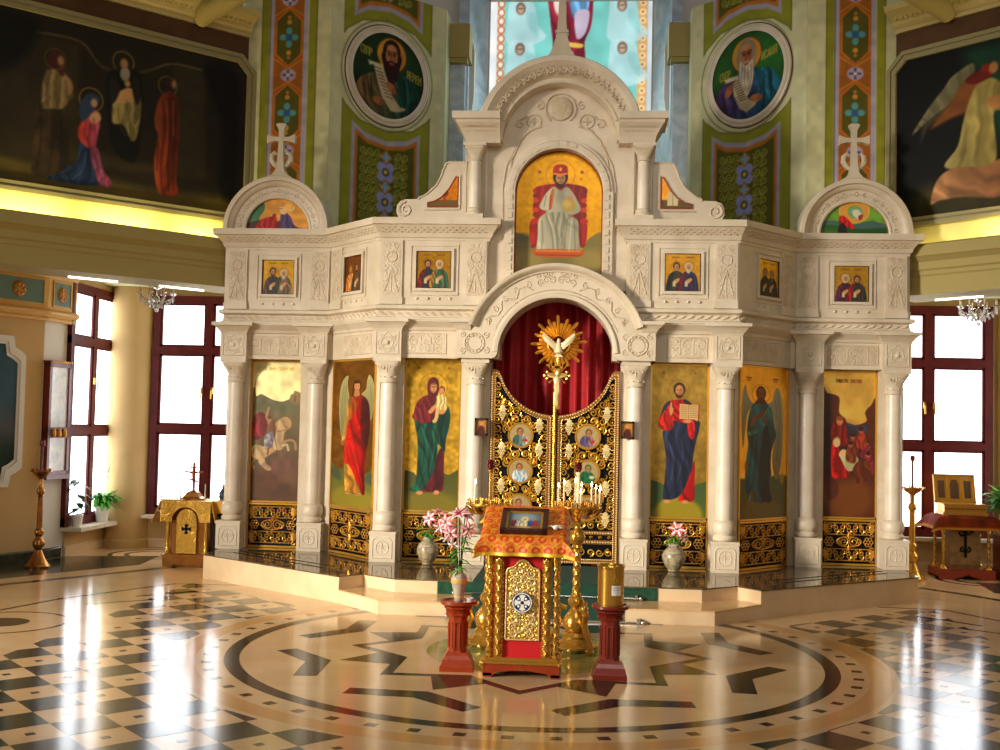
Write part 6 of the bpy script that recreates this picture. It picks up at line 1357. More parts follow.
for sx in (-1, 1):
    m = MB(); x, y = sx*(W-.10), -D+.03; m.box(x-.03, x+.03, y-.012, y+.012, .135, .85); twist(m, x-sx*.0, y-.014, .15, .83, .022)
    for k in range(24): m.ball((x-sx*.026, y-.016, .16+.029*k), .010, 6, 4)
    m.ball((x, y-.018, .80), .034, 10, 6, (1, .6, 1)); m.build('panel_post', BRASS, lec, smooth=True)
MB().box(-W+.08, W-.08, -D+.03, D-.04, .135, .87).build('velvet_panel', RED, lec)
m = MB(); hw = .115; y = -D+.03
P = [(-hw, .26), (hw, .26), (hw, .72), (hw-.005, .745), (.06, .765), (.03, .80), (0, .815), (-.03, .80), (-.06, .765), (-hw+.005, .745), (-hw, .72)]
m.xz(P, y-.012, y+.003); pl = m.build('embossed_plate', REPOUSSE, lec)
m = MB(); rnd = random.Random(3); m.tube([(x, y-.013, z) for x, z in P+[P[0]]], .006, 6)
for zz in np.arange(.30, .76, .052):
    for s in (-1, 1):
        if .40 < zz < .60 and False: continue
        m.spiral((s*.062, zz), .030, 1.3, .0075, a0=rnd.uniform(0, 6), sgn=s, n=5, y=y-.014, seg=9); m.spiral((s*.022, zz+.026), .022, 1.2, .0065, a0=rnd.uniform(0, 6), sgn=-s, n=5, y=y-.014, seg=9)
m.build('relief_scrolls', PALEG, pl, smooth=True)
m = MB(); m.lathe([(0, 0), (.066, 0), (.07, -.006), (.066, -.014), (0, -.016)], n=32); m.v = [(x, y-.024+z, .52+yy) for x, yy, z in m.v]
BLUEE = mat('blue_enamel', (34, 66, 110), .25); me_ = m.build('enamel_disc', BLUEE, pl)
m = MB(); yy = y-.046
for k in range(4):
    a = k*PI/2; c_, s_ = math.cos(a), math.sin(a)
    m.xz([(c_*u-s_*v, .52+s_*u+c_*v) for u, v in ((.0, -.011), (.03, -.011), (.048, -.022), (.056, 0), (.048, .022), (.03, .011), (0, .011))], yy, yy+.008)
    m.ball((.036*math.cos(a+PI/4), yy+.004, .52+.036*math.sin(a+PI/4)), .009, 8, 5)
m.tube([(.064*math.cos(t), yy+.002, .52+.064*math.sin(t)) for t in np.linspace(0, 2*PI, 33)], .004, 5)
m.build('cross_emblem', PAPER, me_)
m = MB(); m.box(-.03, -.0, -D+.02, -D+.035, .145, .165); 
# sloping desk board and the cloth over it
def top_z(y): return .962+(y+.235)/(.47)*.185         # front .99, back 1.18
m = MB(); m.rings([[(s*.27, y, z) for y, z in ((-.235, .928), (.235, 1.113), (.235, 1.143), (-.235, .958))] for s in (-1, 1)]); m.box(-.2, .2, -.15, .15, .84, .96); m.build('desk_board', WOODR, lec)
cl = Painter(0, 0, 100, 100, 150, 150, (214, 120, 22), 0, 66)
for j in range(9):
    for i in range(9):
        x, y = 6+i*11+(5.5 if j % 2 else 0), 6+j*11
        cl.ell(x, y, 4.4, 4.4, (206, 74, 14)); cl.oring(x, y, 4.6, 4.6, .9, (240, 176, 50)); cl.ell(x, y, 1.7, 1.7, (238, 150, 34)); cl.line([(x-5.4, y-5.4), (x-3.2, y-3.2)], .9, (244, 190, 70)); cl.line([(x+5.4, y-5.4), (x+3.2, y-3.2)], .9, (244, 190, 70))
for k in range(260):
    x, y = cl.rng.rand(2)*100; t = np.linspace(0, 5, 7); cl.line(np.stack([x+1.6*(1-t/6)*np.cos(t+k), y+1.6*(1-t/6)*np.sin(t+k)], 1), .5, (246, 196, 80) if k % 2 else (190, 84, 12), sm=False)
for a, b, c, d in ((0, 0, 100, 3.6), (0, 96.4, 100, 100), (0, 0, 3.6, 100), (96.4, 0, 100, 100)): cl.rect(a, b, c, d, (236, 196, 60), .4)
CLOTHM = vmat('brocade', .5, goldmetal=.6, goldrough=.4)
def drape(painter, name, parent, hx, y0, y1, zf, drop, m, flare=.05, corner=.03, org=(0, 0, 0), wv=.012):
    """cloth lying on the slope (|x|<hx, y0..y1) with its margins hanging down"""
    o = painter.mesh(name, (0, 0, 0), (1, 0, 0), (0, 1, 0), m, parent)
    me = o.data; n = len(me.vertices); co = np.empty(n*3); me.vertices.foreach_get('co', co); co = co.reshape(-1, 3)
    Lx = hx+drop; Ly = (y1-y0)/2+drop; X = (co[:, 0]*2-1)*Lx; Y = (co[:, 1]*2-1)*Ly; yc = (y0+y1)/2; hy = (y1-y0)/2
    ex = np.maximum(abs(X)-hx, 0); ey = np.maximum(abs(Y)-hy, 0)
    px = np.clip(X, -hx, hx); py = np.clip(Y, -hy, hy)
    d = np.sqrt(ex**2+ey**2); both = np.minimum(ex, ey)
    wob = wv*np.sin(X*38)*np.minimum(d/.1, 1)*(ey > 0)+wv*np.sin(Y*38)*np.minimum(d/.1, 1)*(ex > 0)
    ox = np.sign(X)*(np.minimum(ex, .02)+flare*ex/drop+corner*both/drop+.35*both); oy = np.sign(Y)*(np.minimum(ey, .02)+flare*ey/drop+corner*both/drop+.35*both)
    x = px+ox+np.where(ex > 0, np.sign(X)*wob, 0); y = yc+py+oy+np.where(ey > 0, np.sign(Y)*wob, 0)
    z = np.array([zf(v) for v in np.clip(yc+py, y0, y1)])-np.maximum(ex, ey)*.97-.15*both
    co = np.stack([x-org[0], y-org[1], z-org[2]], 1); me.vertices.foreach_set('co', co.ravel()); me.polygons.foreach_set('use_smooth', [True]*len(me.polygons)); me.update()
    so_ = o.modifiers.new('thickness', 'SOLIDIFY'); so_.thickness = .004; so_.offset = 1
    return o
cloth = drape(cl, 'brocade_cloth', None, .272, -.237, .237, lambda v: top_z(v)+.002, .125, CLOTHM, .018, .01)
cloth.location = (lx, ly, 0); tag(cloth, 'orange and gold brocade cloth draped over the central lectern', 'cloth')
# framed icon resting on the slope
sl = math.atan2(.19, .47)
fr = root('framed_icon', 'dark wood framed icon lying on the orange brocade of the central lectern', 'icon', (lx-.005, ly-.035, top_z(-.035)+.012)); fr.rotation_euler = (sl, 0, 0)
m = MB(); w_, h_ = .165, .175
for a, b, c, d in ((-w_, w_, -h_, -h_+.035), (-w_, w_, h_-.035, h_), (-w_, -w_+.035, -h_, h_), (w_-.035, w_, -h_, h_)): m.box(a, b, c, d, 0, .032)
m.box(-w_+.02, w_-.02, -h_+.02, h_-.02, 0, .012); m.build('frame', FRAMEW, fr)
m = MB(); w2, h2 = .132, .142
for a, b, c, d in ((-w2, w2, -h2, -h2+.018), (-w2, w2, h2-.018, h2), (-w2, -w2+.018, -h2, h2), (w2-.018, w2, -h2, h2)): m.box(a, b, c, d, .01, .024)
m.build('inner_frame', GOLDD, fr)
p = Painter(0, 0, 100, 76, 70, 54, (96, 116, 120), 0, 67); p.ell(50, 20, 40, 20, (150, 170, 176), soft=6); p.ell(50, 30, 12, 14, (230, 216, 160), soft=3); p.rect(0, 55, 100, 80, (140, 110, 50)); p.ell(50, 62, 20, 10, (206, 170, 90), soft=3)
for x, c in ((18, (120, 40, 50)), (32, (190, 186, 180)), (66, (60, 90, 150)), (82, (170, 60, 60)), (50, (226, 206, 160))): p.poly([(x-9, 60), (x-6, 40), (x, 34), (x+7, 40), (x+9, 60)], c, folds=3); p.ell(x, 30, 3.6, 4.4, SK)
p.mesh('painting', (-w2+.015, -h2+.015, .015), (2*w2-.03, 0, 0), (0, 2*h2-.03, 0), PAINT, fr)
kn = root('white_cloth_knot', 'small knotted white cloth beside the framed icon on the lectern', 'cloth', (lx+.215, ly-.12, top_z(-.12)+.004))
m = MB(); m.ball((0, 0, .02), .02, 10, 6, (1, 1, .9))
for a in (.3, 2.7, 1.4, -.6): m.rings([[(r_*math.cos(a)+w2_*s_*math.sin(a), r_*math.sin(a)-w2_*s_*math.cos(a), zz+t_) for s_, t_ in ((-1, 0), (0, .006), (1, 0), (0, -.004))] for r_, w2_, zz in ((.005, .006, .02), (.03, .018, .034), (.055, .022, .022))])
m.build('knot', PAPER, kn, smooth=True)

# ================================================================ candle stands
def candle(x, y, z, h, r, lit, label, grp, fl=True):
    c = root('candle', label, 'candle', (x, y, z), group=grp)
    MB().lathe([(r, 0), (r, h*.97), (r*.6, h), (r*.15, h)], n=8).tube([(0, 0, h), (0, 0, h+.008)], .0012, 4).build('wax', WAX, c)
    if lit: MB().lathe([(.0015, h+.006), (.006, h+.014), (.0055, h+.022), (.002, h+.036), (.0004, h+.044)], n=8).build('flame', FLAME, c, smooth=True)
    return c
def big_stand(x, y, label, lamp_label, candles):
    r = root('candle_stand', label, 'candle stand', (x, y, 0))
    m = MB(); m.lathe([(.175, .03), (.18, .045), (.165, .06), (.12, .075), (.10, .10), (.105, .12), (.085, .145)], n=32)
    for k in range(6): a = k*PI/3+.3; m.ball((.16*math.cos(a), .16*math.sin(a), .028), .028, 8, 6)
    m.build('base', BRASS, r, smooth=True)
    for k in range(3):
        a = k*2*PI/3-PI/2+.55; m = MB(); c_, s_ = math.cos(a), math.sin(a)
        m.tube([(.07*c_, .07*s_, .33), (.12*c_, .12*s_, .34), (.15*c_, .15*s_, .29), (.13*c_, .13*s_, .23), (.15*c_, .15*s_, .16), (.20*c_, .20*s_, .10), (.225*c_, .225*s_, .05), (.21*c_, .21*s_, .02)], [.02, .026, .03, .024, .026, .024, .028, .02], 8); m.ball((.215*c_, .215*s_, .03), .034, 8, 6); m.ball((.13*c_, .13*s_, .34), .03, 8, 6); m.build('foot', BRASS, r, smooth=True)
    MB().lathe([(.06, .14), (.085, .16), (.10, .20), (.095, .25), (.06, .30), (.035, .33), (.045, .345), (.06, .36), (.065, .39), (.045, .42), (.028, .435)], n=28).build('lower_vase', BRASS, r, smooth=True)
    m = MB(); twist(m, 0, 0, .43, .80, .028); m.lathe([(.03, .425), (.04, .435), (.03, .45)], n=20); m.build('shaft', BRASS, r, smooth=True)
    MB().lathe([(.028, .79), (.045, .80), (.034, .82), (.058, .85), (.066, .885), (.055, .92), (.03, .94), (.022, .96), (.026, .985), (.036, 1.0), (.022, 1.02)], n=24).build('knop', BRASS, r, smooth=True)
    m = MB(); m.lathe([(.022, 1.01), (.04, 1.03), (.09, 1.05), (.14, 1.08), (.17, 1.105), (.19, 1.11), (.19, 1.125), (.16, 1.122), (.03, 1.115), (.02, 1.12)], n=36)
    for k in range(8): a = k*PI/4+.2; m.tube([(.10*math.cos(a), .10*math.sin(a), 1.045), (.15*math.cos(a), .15*math.sin(a), 1.06), (.195*math.cos(a), .195*math.sin(a), 1.10)], [.014, .02, .01], 6)
    m.build('tray', BRASS, r, smooth=True)
    s_ = MB(); pos = []
    for R, N in ((.175, 16), (.125, 11), (.075, 7)):
        for k in range(N):
            a = 2*PI*k/N+.1*R*30; px_, py_ = R*math.cos(a), R*math.sin(a); pos.append((px_, py_)); s_.lathe([(.006, 1.115), (.010, 1.135), (.010, 1.155), (.007, 1.155), (.006, 1.14)], (px_, py_, 0), 8)
    s_.build('candle_sockets', BRASS, r)
    m = MB(); m.lathe([(.03, 1.115), (.026, 1.14), (.014, 1.15), (.012, 1.36), (.02, 1.37), (.022, 1.385), (.012, 1.39)], n=14); m.build('lamp_stem', WAX if x > 0 else BRASS, r, smooth=True)
    m = MB(); m.lathe([(.010, 1.388), (.024, 1.40), (.030, 1.43), (.027, 1.455), (.030, 1.465), (.026, 1.465), (.02, 1.43), (.004, 1.40)], n=16); m.build('oil_lamp_cup', mat('ruby_glass'+('_a' if x > 0 else '_b'), (96, 10, 14), .1, trans=.3), r, smooth=True)
    for i, (k, lit, hh, lab) in enumerate(candles):
        px_, py_ = pos[k]; candle(x+px_, y+py_, 1.135, hh, .0065, lit, lab[0], lab[1])
    return r
gL, gR = ('lit candle in a socket of the brass stand left of the lectern', 'candles in the left brass stand'), ('lit candle in a socket of the brass stand right of the lectern', 'candles in the right brass stand')
big_stand(-.40, -3.02, 'tall turned brass candle stand half hidden left of the central lectern', '', [(9, True, .14, gL), (10, True, .06, ('short candle stub in the brass stand left of the lectern', 'stubs in the left stand')), (12, False, .07, ('short candle stub in the brass stand left of the lectern', 'stubs in the left stand'))][:1])
big_stand(.295, -3.06, 'tall turned brass candle stand with lit candles right of the central lectern', '', [(k, True, h_, gR) for k, h_ in ((8, .13), (11, .09), (13, .12), (14, .10), (1, .13), (15, .11), (20, .15), (24, .14), (3, .16))])
def slim_stand(x, y, label, tall, k=1.0, metal=BRASSD):
    r = root('candle_stand', label, 'candle stand', (x, y, 0))
    MB().lathe([(.175*k, 0), (.18*k, .02), (.15*k, .04), (.10*k, .10), (.06*k, .17), (.045*k, .20)], n=28).build('base', metal, r, smooth=True)
    MB().lathe([(.04*k, .19), (.055*k, .21), (.085*k, .255), (.085*k, .29), (.05*k, .33), (.04*k, .35), (.06*k, .375), (.066*k, .41), (.045*k, .44), (.034*k, .45)], n=24).build('lower_knop', metal, r, smooth=True)
    MB().lathe([(.04*k, .44), (.038*k, .6), (.032*k, .80), (.04*k, .81), (.03*k, .82), (.05*k, .845), (.054*k, .875), (.045*k, .90), (.028*k, .92), (.03*k, 1.02)], n=22).build('shaft', metal, r, smooth=True)
    MB().lathe([(.03*k, 1.01), (.05*k, 1.03), (.10*k, 1.06), (.13*k, 1.09), (.155*k, 1.095), (.155*k, 1.11), (.12*k, 1.105), (.02*k, 1.10)], n=30).build('tray', metal, r, smooth=True)
    m = MB()
    for j in range(12): m.lathe([(.005, 1.10), (.008, 1.13), (.005, 1.13)], (.125*k*math.cos(j*PI/6), .125*k*math.sin(j*PI/6), 0), 6)
    m.build('candle_sockets', metal, r)
    m = MB(); m.lathe([(.02, 1.10), (.018, 1.12), (.012, 1.13), (.012, 1.12+tall), (.028, 1.13+tall), (.03, 1.17+tall), (.026, 1.19+tall), (.02, 1.15+tall)], n=14); m.build('lamp_stem', WOODD, r, smooth=True)
    return r
slim_stand(-5.90, .60, 'aged brass candle stand on the far left by the slanting wall', .26, .8)
slim_stand(4.27, 2.05, 'slim brass candle stand at the right end of the marble step', .30, .96, BRASS)

# ================================================================ wooden pedestals with vase and canister
def pedestal(x, y, h, wood, label, rz):
    r = root('wooden_pedestal', label, 'pedestal', (x, y, 0), rz)
    m = MB(); m.rings([[(a*w_, b*w_, z) for a, b in ((-1, -1), (1, -1), (1, 1), (-1, 1))] for w_, z in ((.118, 0), (.118, .035), (.108, .045), (.100, .08), (.080, .105), (.076, .12), (.070, .125))]); m.build('foot', wood, r)
    n = 8; rs = []
    for z in (.12, .13, h-.12, h-.10):
        rs.append([((.064 if .125 < z < h-.11 else .070)/math.cos(PI/8)*math.cos(2*PI*(k+.5)/n), (.064 if .125 < z < h-.11 else .070)/math.cos(PI/8)*math.sin(2*PI*(k+.5)/n), z) for k in range(n)])
    m = MB(); m.rings(rs)
    for k in range(8):
        a = 2*PI*k/8; c_, s_ = math.cos(a), math.sin(a)
        for t in (-.017, .017): m.tube([(.066*c_-t*s_, .066*s_+t*c_, .155), (.066*c_-t*s_, .066*s_+t*c_, h-.15)], .006, 5)
        m.tube([(.066*c_-t*s_, .066*s_+t*c_, h-.15) for t in (-.017, -.008, .008, .017)], .006, 5)
    m.build('shaft', wood, r)
    m = MB(); m.rings([[(w_/math.cos(PI/8)*math.cos(2*PI*(k+.5)/8), w_/math.cos(PI/8)*math.sin(2*PI*(k+.5)/8), z) for k in range(8)] for w_, z in ((.066, h-.105), (.085, h-.10), (.088, h-.085), (.078, h-.08), (.090, h-.055), (.098, h-.05), (.098, h-.04))]); m.lathe([(.09, h-.042), (.118, h-.03), (.132, h-.02), (.132, h), (.115, h), (.11, h-.008), (.0, h-.008)], n=36); m.build('top', wood, r, smooth=True)
    return r
px_, py_ = -.535, -3.88; pedestal(px_, py_, .485, WOODR, 'red-brown wooden pedestal with octagonal shaft left of the central lectern', .05)
qx_, qy_ = .545, -3.96; pedestal(qx_, qy_, .505, WOODD, 'dark red wooden pedestal with octagonal shaft right of the central lectern', .02)
# lilies
def leaf(m, base, d, L, wd, bend):
    b = Vector(base); d = Vector(d).normalized(); s = d.cross(Vector((0, 0, 1))); s = s.normalized() if s.length > .05 else Vector((1, 0, 0)); rs = []
    for k in range(6):
        t = k/5; c = b+d*(L*t)+Vector((0, 0, -bend*L*t*t)); w_ = wd*math.sin(PI*min(.97, t*.9+.08)); rs.append([c-s*w_, c+Vector((0, 0, -.003-.15*w_)), c+s*w_, c+Vector((0, 0, .003-.10*w_))])
    m.rings(rs)
def lily(parent, c, d, R, name='lily_bloom', mats=None):
    d = Vector(d).normalized(); a = d.orthogonal().normalized(); b = d.cross(a); m = MB()
    for k in range(6):
        t = 2*PI*k/6; o = a*math.cos(t)+b*math.sin(t); sd = d.cross(o); rs = []; rs2 = []
        for j in range(7):
            u = j/6; cc = Vector(c)+d*(R*(.55*u-.42*u**3))+o*(R*1.0*u**1.4); w_ = R*.25*math.sin(PI*min(.98, .12+.88*u)); rs.append([cc-sd*w_+d*.25*w_, cc-d*.003, cc+sd*w_+d*.25*w_, cc+d*.004]); w3 = w_*.42; rs2.append([cc-sd*w3+d*.006, cc+d*.003, cc+sd*w3+d*.006, cc+d*.011])
        m.cur = 0; m.rings(rs); m.cur = 1; m.rings(rs2[:6])
        m.cur = 2; m.tube([Vector(c)+d*.01, Vector(c)+d*R*.5+o*R*.22, Vector(c)+d*R*.62+o*R*.3], .0025, 4)
    return m.build(name, mats or [PETALW, PETALP, LEAFD], parent, tuple(0 for _ in range(3)), smooth=True)
STAM = mat('stamen', (150, 70, 20), .6)
def bouquet(name, label, base, stems, cat='flowers'):
    r = root(name, label, cat, base)
    for (dx, dy, h, R, pink, face) in stems:
        m = MB(); top = (dx, dy, h); m.tube([(dx*.1, dy*.1, -.10 if h > .2 else -.05), (dx*.4, dy*.4, h*.5), top], .0045, 5)
        m.build('stem', LEAFD, r)
        lily(r, top, face, R, mats=[PETALP if pink else PETALW, PETALP if not pink else PETALW, STAM] if pink != 2 else [PETALW, PETALW, STAM])
    m = MB(); rnd = random.Random(len(stems)*7)
    for k in range(26):
        a = rnd.uniform(0, 2*PI); h = rnd.uniform(.01, .62)*max(s_[2] for s_ in stems); leaf(m, (.012*math.cos(a), .012*math.sin(a), h), (math.cos(a), math.sin(a), rnd.uniform(-.1, .5)), rnd.uniform(.07, .13), rnd.uniform(.008, .013), rnd.uniform(.2, .7))
    m.build('leaves', LEAF, r, smooth=True)
    return r
vz = .485-.008
v = root('flower_vase', 'slim painted porcelain vase standing on the left wooden pedestal', 'vase', (px_, py_, vz))
MB().lathe([(.030, 0), (.034, .005), (.036, .03), (.042, .08), (.055, .13), (.058, .16), (.048, .19), (.028, .205), (.026, .22), (.036, .236), (.032, .236), (.022, .222), (.022, .20)], n=28).build('body', PORC, v, smooth=True)
m = MB(); m.lathe([(.0555, .128), (.0585, .135), (.060, .16), (.0575, .167)], n=28); m.lathe([(.0375, .028), (.0385, .034), (.0375, .04)], n=28); m.build('painted_band', OCHRE, v, smooth=True)
bouquet('lily_bouquet', 'tall pink and white lilies in the porcelain vase on the left pedestal', (px_, py_, vz+.215), [(-.10, .02, .34, .075, 1, (-.5, -.8, .3)), (-.005, -.02, .40, .085, 0, (-.1, -.5, .8)), (.055, -.03, .30, .075, 1, (.5, -.8, .1)), (-.06, -.03, .27, .07, 1, (-.2, -.9, -.2)), (.03, .02, .385, .08, 0, (.4, -.4, .7)), (-.035, -.05, .20, .05, 2, (-.3, -.6, -.7))])
small = root('glass_dish', 'tiny clear dish beside the porcelain vase on the left pedestal', 'dish', (px_+.085, py_-.02, vz)); MB().lathe([(.018, 0), (.024, .012), (.026, .03), (.022, .03), (.018, .01), (0, .006)], n=16).build('bowl', CRYSTAL, small, smooth=True)
c = root('brass_canister', 'polished brass canister with a paper label on the right wooden pedestal', 'canister', (qx_, qy_, .505-.008))
MB().lathe([(.092, 0), (.092, .262), (.098, .267), (.1, .278), (.096, .285), (.09, .278), (.086, .262), (.086, .02), (0, .02)], n=40).build('body', BRASS, c, smooth=True)
m = MB()
lb = [(.0928*math.sin(a), -.0928*math.cos(a)) for a in np.linspace(.05, .80, 8)]
m.rings([[(x*k_, y*k_, z) for k_, z in ((1, .08), (1, .15), (1.012, .15), (1.012, .08))] for x, y in lb]); lo = m.build('paper_label', PAPER, c)
m = MB()
for zz, a0, a1 in ((.134, .14, .70), (.12, .18, .66), (.1, .34, .52)):
    m.tube([(.0944*math.sin(a), -.0944*math.cos(a), zz) for a in np.linspace(a0, a1, 6)], .0012, 4)
m.build('label_print', INK, lo)
m = MB(); m.tube([(.02, -.092, .27), (.024, -.098, .235), (.03, -.094, .20)], .008, 6); m.tube([(.03-.012*math.cos(t), -.096, .185+.018*math.sin(t)) for t in np.linspace(0, 2*PI, 12)], .003, 5); m.build('hasp', BRASS, c, smooth=True)

# vases of lilies on the solea
def pot_vase(x, y, label, k):
    r = root('round_vase', label, 'vase', (x, y, H+(.009 if abs(x) < 1.03 else .001)))
    MB().lathe([(.05*k, 0), (.062*k, .01), (.058*k, .02), (.09*k, .06), (.118*k, .12), (.122*k, .16), (.105*k, .21), (.07*k, .245), (.055*k, .26), (.056*k, .29), (.068*k, .30), (.06*k, .30), (.045*k, .285), (.045*k, .25)], n=32).build('body', POT, r, smooth=True)
    m = MB(); m.lathe([(.109*k, .195), (.111*k, .20), (.108*k, .207)], n=32); m.lathe([(.057*k, .265), (.060*k, .272), (.057*k, .28)], n=28); m.build('rim_band', PORC, r, smooth=True)
    return r
pot_vase(-1.30, -.10, 'round speckled stoneware vase before the scrollwork panel left of the gates', .95)
bouquet('lily_bouquet', 'pink and white lilies in the round vase left of the gates', (-1.30, -.10, H+.28), [(.02, -.02, .20, .10, 1, (-.4, -.8, .4)), (.13, -.05, .12, .09, 1, (.3, -.9, .1)), (.20, -.04, .02, .07, 2, (.3, -.7, -.6)), (.10, .02, .26, .08, 0, (.2, -.4, .8)), (.23, -.02, .14, .075, 0, (.6, -.6, .3))])
pot_vase(1.275, -.02, 'round speckled stoneware vase before the scrollwork panel right of the gates', 1.0)
bouquet('lily_bouquet', 'single stem of pink lilies in the round vase right of the gates', (1.275, -.02, H+.29), [(.03, -.02, .14, .11, 1, (0, -.8, .5)), (.10, -.03, .07, .06, 1, (.7, -.6, .1))])

# ================================================================ side furniture
# memorial table on the left
t = root('memorial_table', 'embossed brass memorial table with a gold cloth at the left end of the step', 'table', (-4.32, 1.22, 0)); t.scale = (1, 1, 1.06)
m = MB(); m.xz([(-.27, 0), (-.27, .12), (.27, .12), (.27, 0), (.17, 0), (.12, .03), (-.12, .03), (-.17, 0)], -.22, -.18); m.box(-.27, .27, -.18, .22, .004, .12); m.box(-.285, .285, -.235, .235, .12, .14); m.build('base', BRASSD, t)
for sx in (-1, 1):
    for sy in (-1, 1): m = MB(); m.lathe([(.03, .14), (.036, .16), (.026, .19), (.024, .62), (.034, .64), (.034, .68)], (sx*.23, sy*.18, 0), 16); m.build('column', BRASS, t, smooth=True)
m = MB(); m.xz([(-.12, .15), (.12, .15), (.12, .52)]+arc(0, .52, .12, 0, PI, 14)[1:], -.20, -.17); m.build('arched_panel', REPOUSSE, t)
m = MB(); m.xz([(-.2, .14), (.2, .14), (.2, .68), (-.2, .68)], -.165, .16); m.build('cabinet_core', BRASSD, t)
m = MB()
for k in range(4): a = k*PI/2; m.xz([(math.cos(a)*u-math.sin(a)*v_, .42+math.sin(a)*u+math.cos(a)*v_) for u, v_ in ((0, -.012), (.03, -.012), (.05, -.025), (.055, 0), (.05, .025), (.03, .012), (0, .012))], -.212, -.20)
m.build('cross_emblem', BLACK, t)
m = MB(); m.box(-.30, .30, -.24, .24, .68, .71); m.build('tabletop', BRASSD, t)
m = MB()                                           # embossed cloth front with an arched lower edge
front = [(-.30, .73), (.30, .73), (.30, .50), (.24, .50)]+arc(0, .50, .165, 0, PI, 16)+[(-.24, .50), (-.30, .50)]
m.xz(front, -.252, -.242); m.box(-.305, .305, -.25, .25, .712, .73)
for s in (-1, 1): m.rings([[(s*x, y, z) for x, y, z in r_] for r_ in ([(.30, -.25, .73), (.30, .25, .73), (.31, .25, .73), (.31, -.25, .73)], [(.335, -.27, .62), (.335, .25, .62), (.345, .25, .62), (.345, -.27, .62)], [(.38, -.32, .50), (.33, .25, .46), (.34, .25, .46), (.39, -.32, .50)])])
m.build('gold_cloth', REPOUSSE, t)
MB().box(.30, .95, -.16, .20, .0, .60).build('shelf_carcass', BLACK, t); MB().box(.29, .97, -.19, .22, .60, .735).build('shelf_cloth', GOLDD, t)
cx_ = root('standing_crucifix', 'small copper crucifix with three bars standing on the memorial table', 'crucifix', (-4.32, 1.22, .775)); cx_.scale = (1.25, 1.4, 1)
m = MB(); m.rings([[(a*w_, b*d_, z) for a, b in ((-1, -1), (1, -1), (1, 1), (-1, 1))] for w_, d_, z in ((.10, .06, 0), (.10, .06, .02), (.075, .05, .04), (.05, .04, .09), (.02, .02, .11))]); m.build('mount', BRASSD, cx_)
COPPER = mat('copper', (150, 84, 52), .35, .7)
m = MB(); m.box(-.011, .011, -.008, .008, .10, .43); m.box(-.075, .075, -.008, .008, .32, .34); m.box(-.04, .04, -.008, .008, .375, .39); m.rings([[(x, y, z+dz) for y, dz in ((-.008, -.009), (.008, -.009), (.008, .009), (-.008, .009))] for x, z in ((-.04, .245), (.04, .215))])
for x, z in ((-.08, .33), (.08, .33), (0, .435)): m.ball((x, 0, z), .014, 8, 5)
m.build('cross', COPPER, cx_)
m = MB(); m.rings([[(w_*math.cos(q), -.018+.6*w_*math.sin(q), z) for q in np.linspace(0, 2*PI, 9)[:-1]] for w_, z in ((.006, .20), (.011, .24), (.013, .28), (.018, .31), (.008, .335), (.012, .345), (.011, .36), (.004, .37))])
for s in (-1, 1): m.tube([(s*.012, -.018, .315), (s*.065, -.012, .335)], [.007, .005], 6)
m.build('figure', COPPER, cx_, smooth=True)
for s, w_ in ((-1, 'left'), (1, 'right')): candle(-4.32+s*.15, 1.20, .775, .19, .008, False, 'thin taper standing %s of the small copper crucifix' % w_, 'tapers beside the crucifix')
rk = root('candle_rack', 'low brass rack of candle sockets along the edge of the memorial table', 'candle rack', (-4.52, 1.05, .775)); m = MB(); m.box(-.15, .16, -.03, .05, 0, .012)
for k in range(9): m.lathe([(.005, .01), (.009, .05), (.006, .05)], (-.13+k*.033, .01, 0), 6)
m.build('rack', BRASS, rk)
JUGM = mat('dark_glaze', (52, 58, 78), .25)
jug = root('oil_jug', 'small dark jug on the shelf beside the left end column', 'jug', (-3.98, 1.30, .782)); m = MB(); m.lathe([(.04, 0), (.055, .03), (.045, .09), (.018, .13), (.016, .17), (.022, .175), (.012, .17)], n=20); m.build('body', JUGM, jug, smooth=True); MB().tube([(-.02, 0, .15), (-.06, 0, .14), (-.065, 0, .09), (-.045, 0, .06)], .006, 6).build('handle', JUGM, jug, smooth=True)
# lectern on the right with reliquary
rx, ry = 4.97, 2.44
l2 = root('icon_lectern', 'brass lectern with spiral columns and a brown cloth by the right window', 'lectern', (rx, ry, 0))
m = MB()
m.xz([(-.33, .0), (-.33, .11), (.33, .11), (.33, .0), (.2, .0), (.06, .035), (0, .06), (-.06, .035), (-.2, .0)], -.24, -.20); m.xz([(-.33, .0), (-.33, .11), (.33, .11), (.33, .0), (.2, .0), (0, .05), (-.2, .0)], .20, .24); m.box(-.33, -.29, -.2, .2, .03, .11); m.box(.29, .33, -.2, .2, .03, .11); m.box(-.3, .3, -.21, .21, .08, .12); m.build('base', WOODR, l2)
for sx in (-1, 1):
    for sy in (-1, 1): m = MB(); m.lathe([(.05, .12), (.045, .14), (.02, .17)], (sx*.27, sy*.17, 0), 14); twist(m, sx*.27, sy*.17, .16, .72, .018); m.build('spiral_column', BRASS, l2, smooth=True)
m = MB(); m.box(-.18, .18, -.15, -.13, .17, .74); m.box(-.16, .16, -.13, .13, .12, .74); m.build('front_panel', mat('ochre_cloth_panel', (156, 120, 66), .6, noise=(12, (126, 92, 46))), l2)
m = MB()
for s in (-1, 1): m.spiral((s*.04, .56), .045, 1.2, .014, a0=0, sgn=s, n=5, y=-.155); m.spiral((s*.03, .35), .035, 1.1, .012, a0=PI/2, sgn=-s, n=5, y=-.155)
m.tube([(0, -.155, .26), (0, -.155, .66)], .016, 6); m.tube([(-.06, -.155, .6), (.06, -.155, .6)], .016, 6); m.ball((0, -.155, .67), .025, 8, 6); m.build('cross_applique', BLACK, l2, smooth=True)
MB().box(-.31, .31, -.22, .22, .72, .755).build('tabletop', WOODR, l2)
DULLC = vmat('dull_brocade', .85, goldmetal=.3, goldrough=.6, spec=.1)
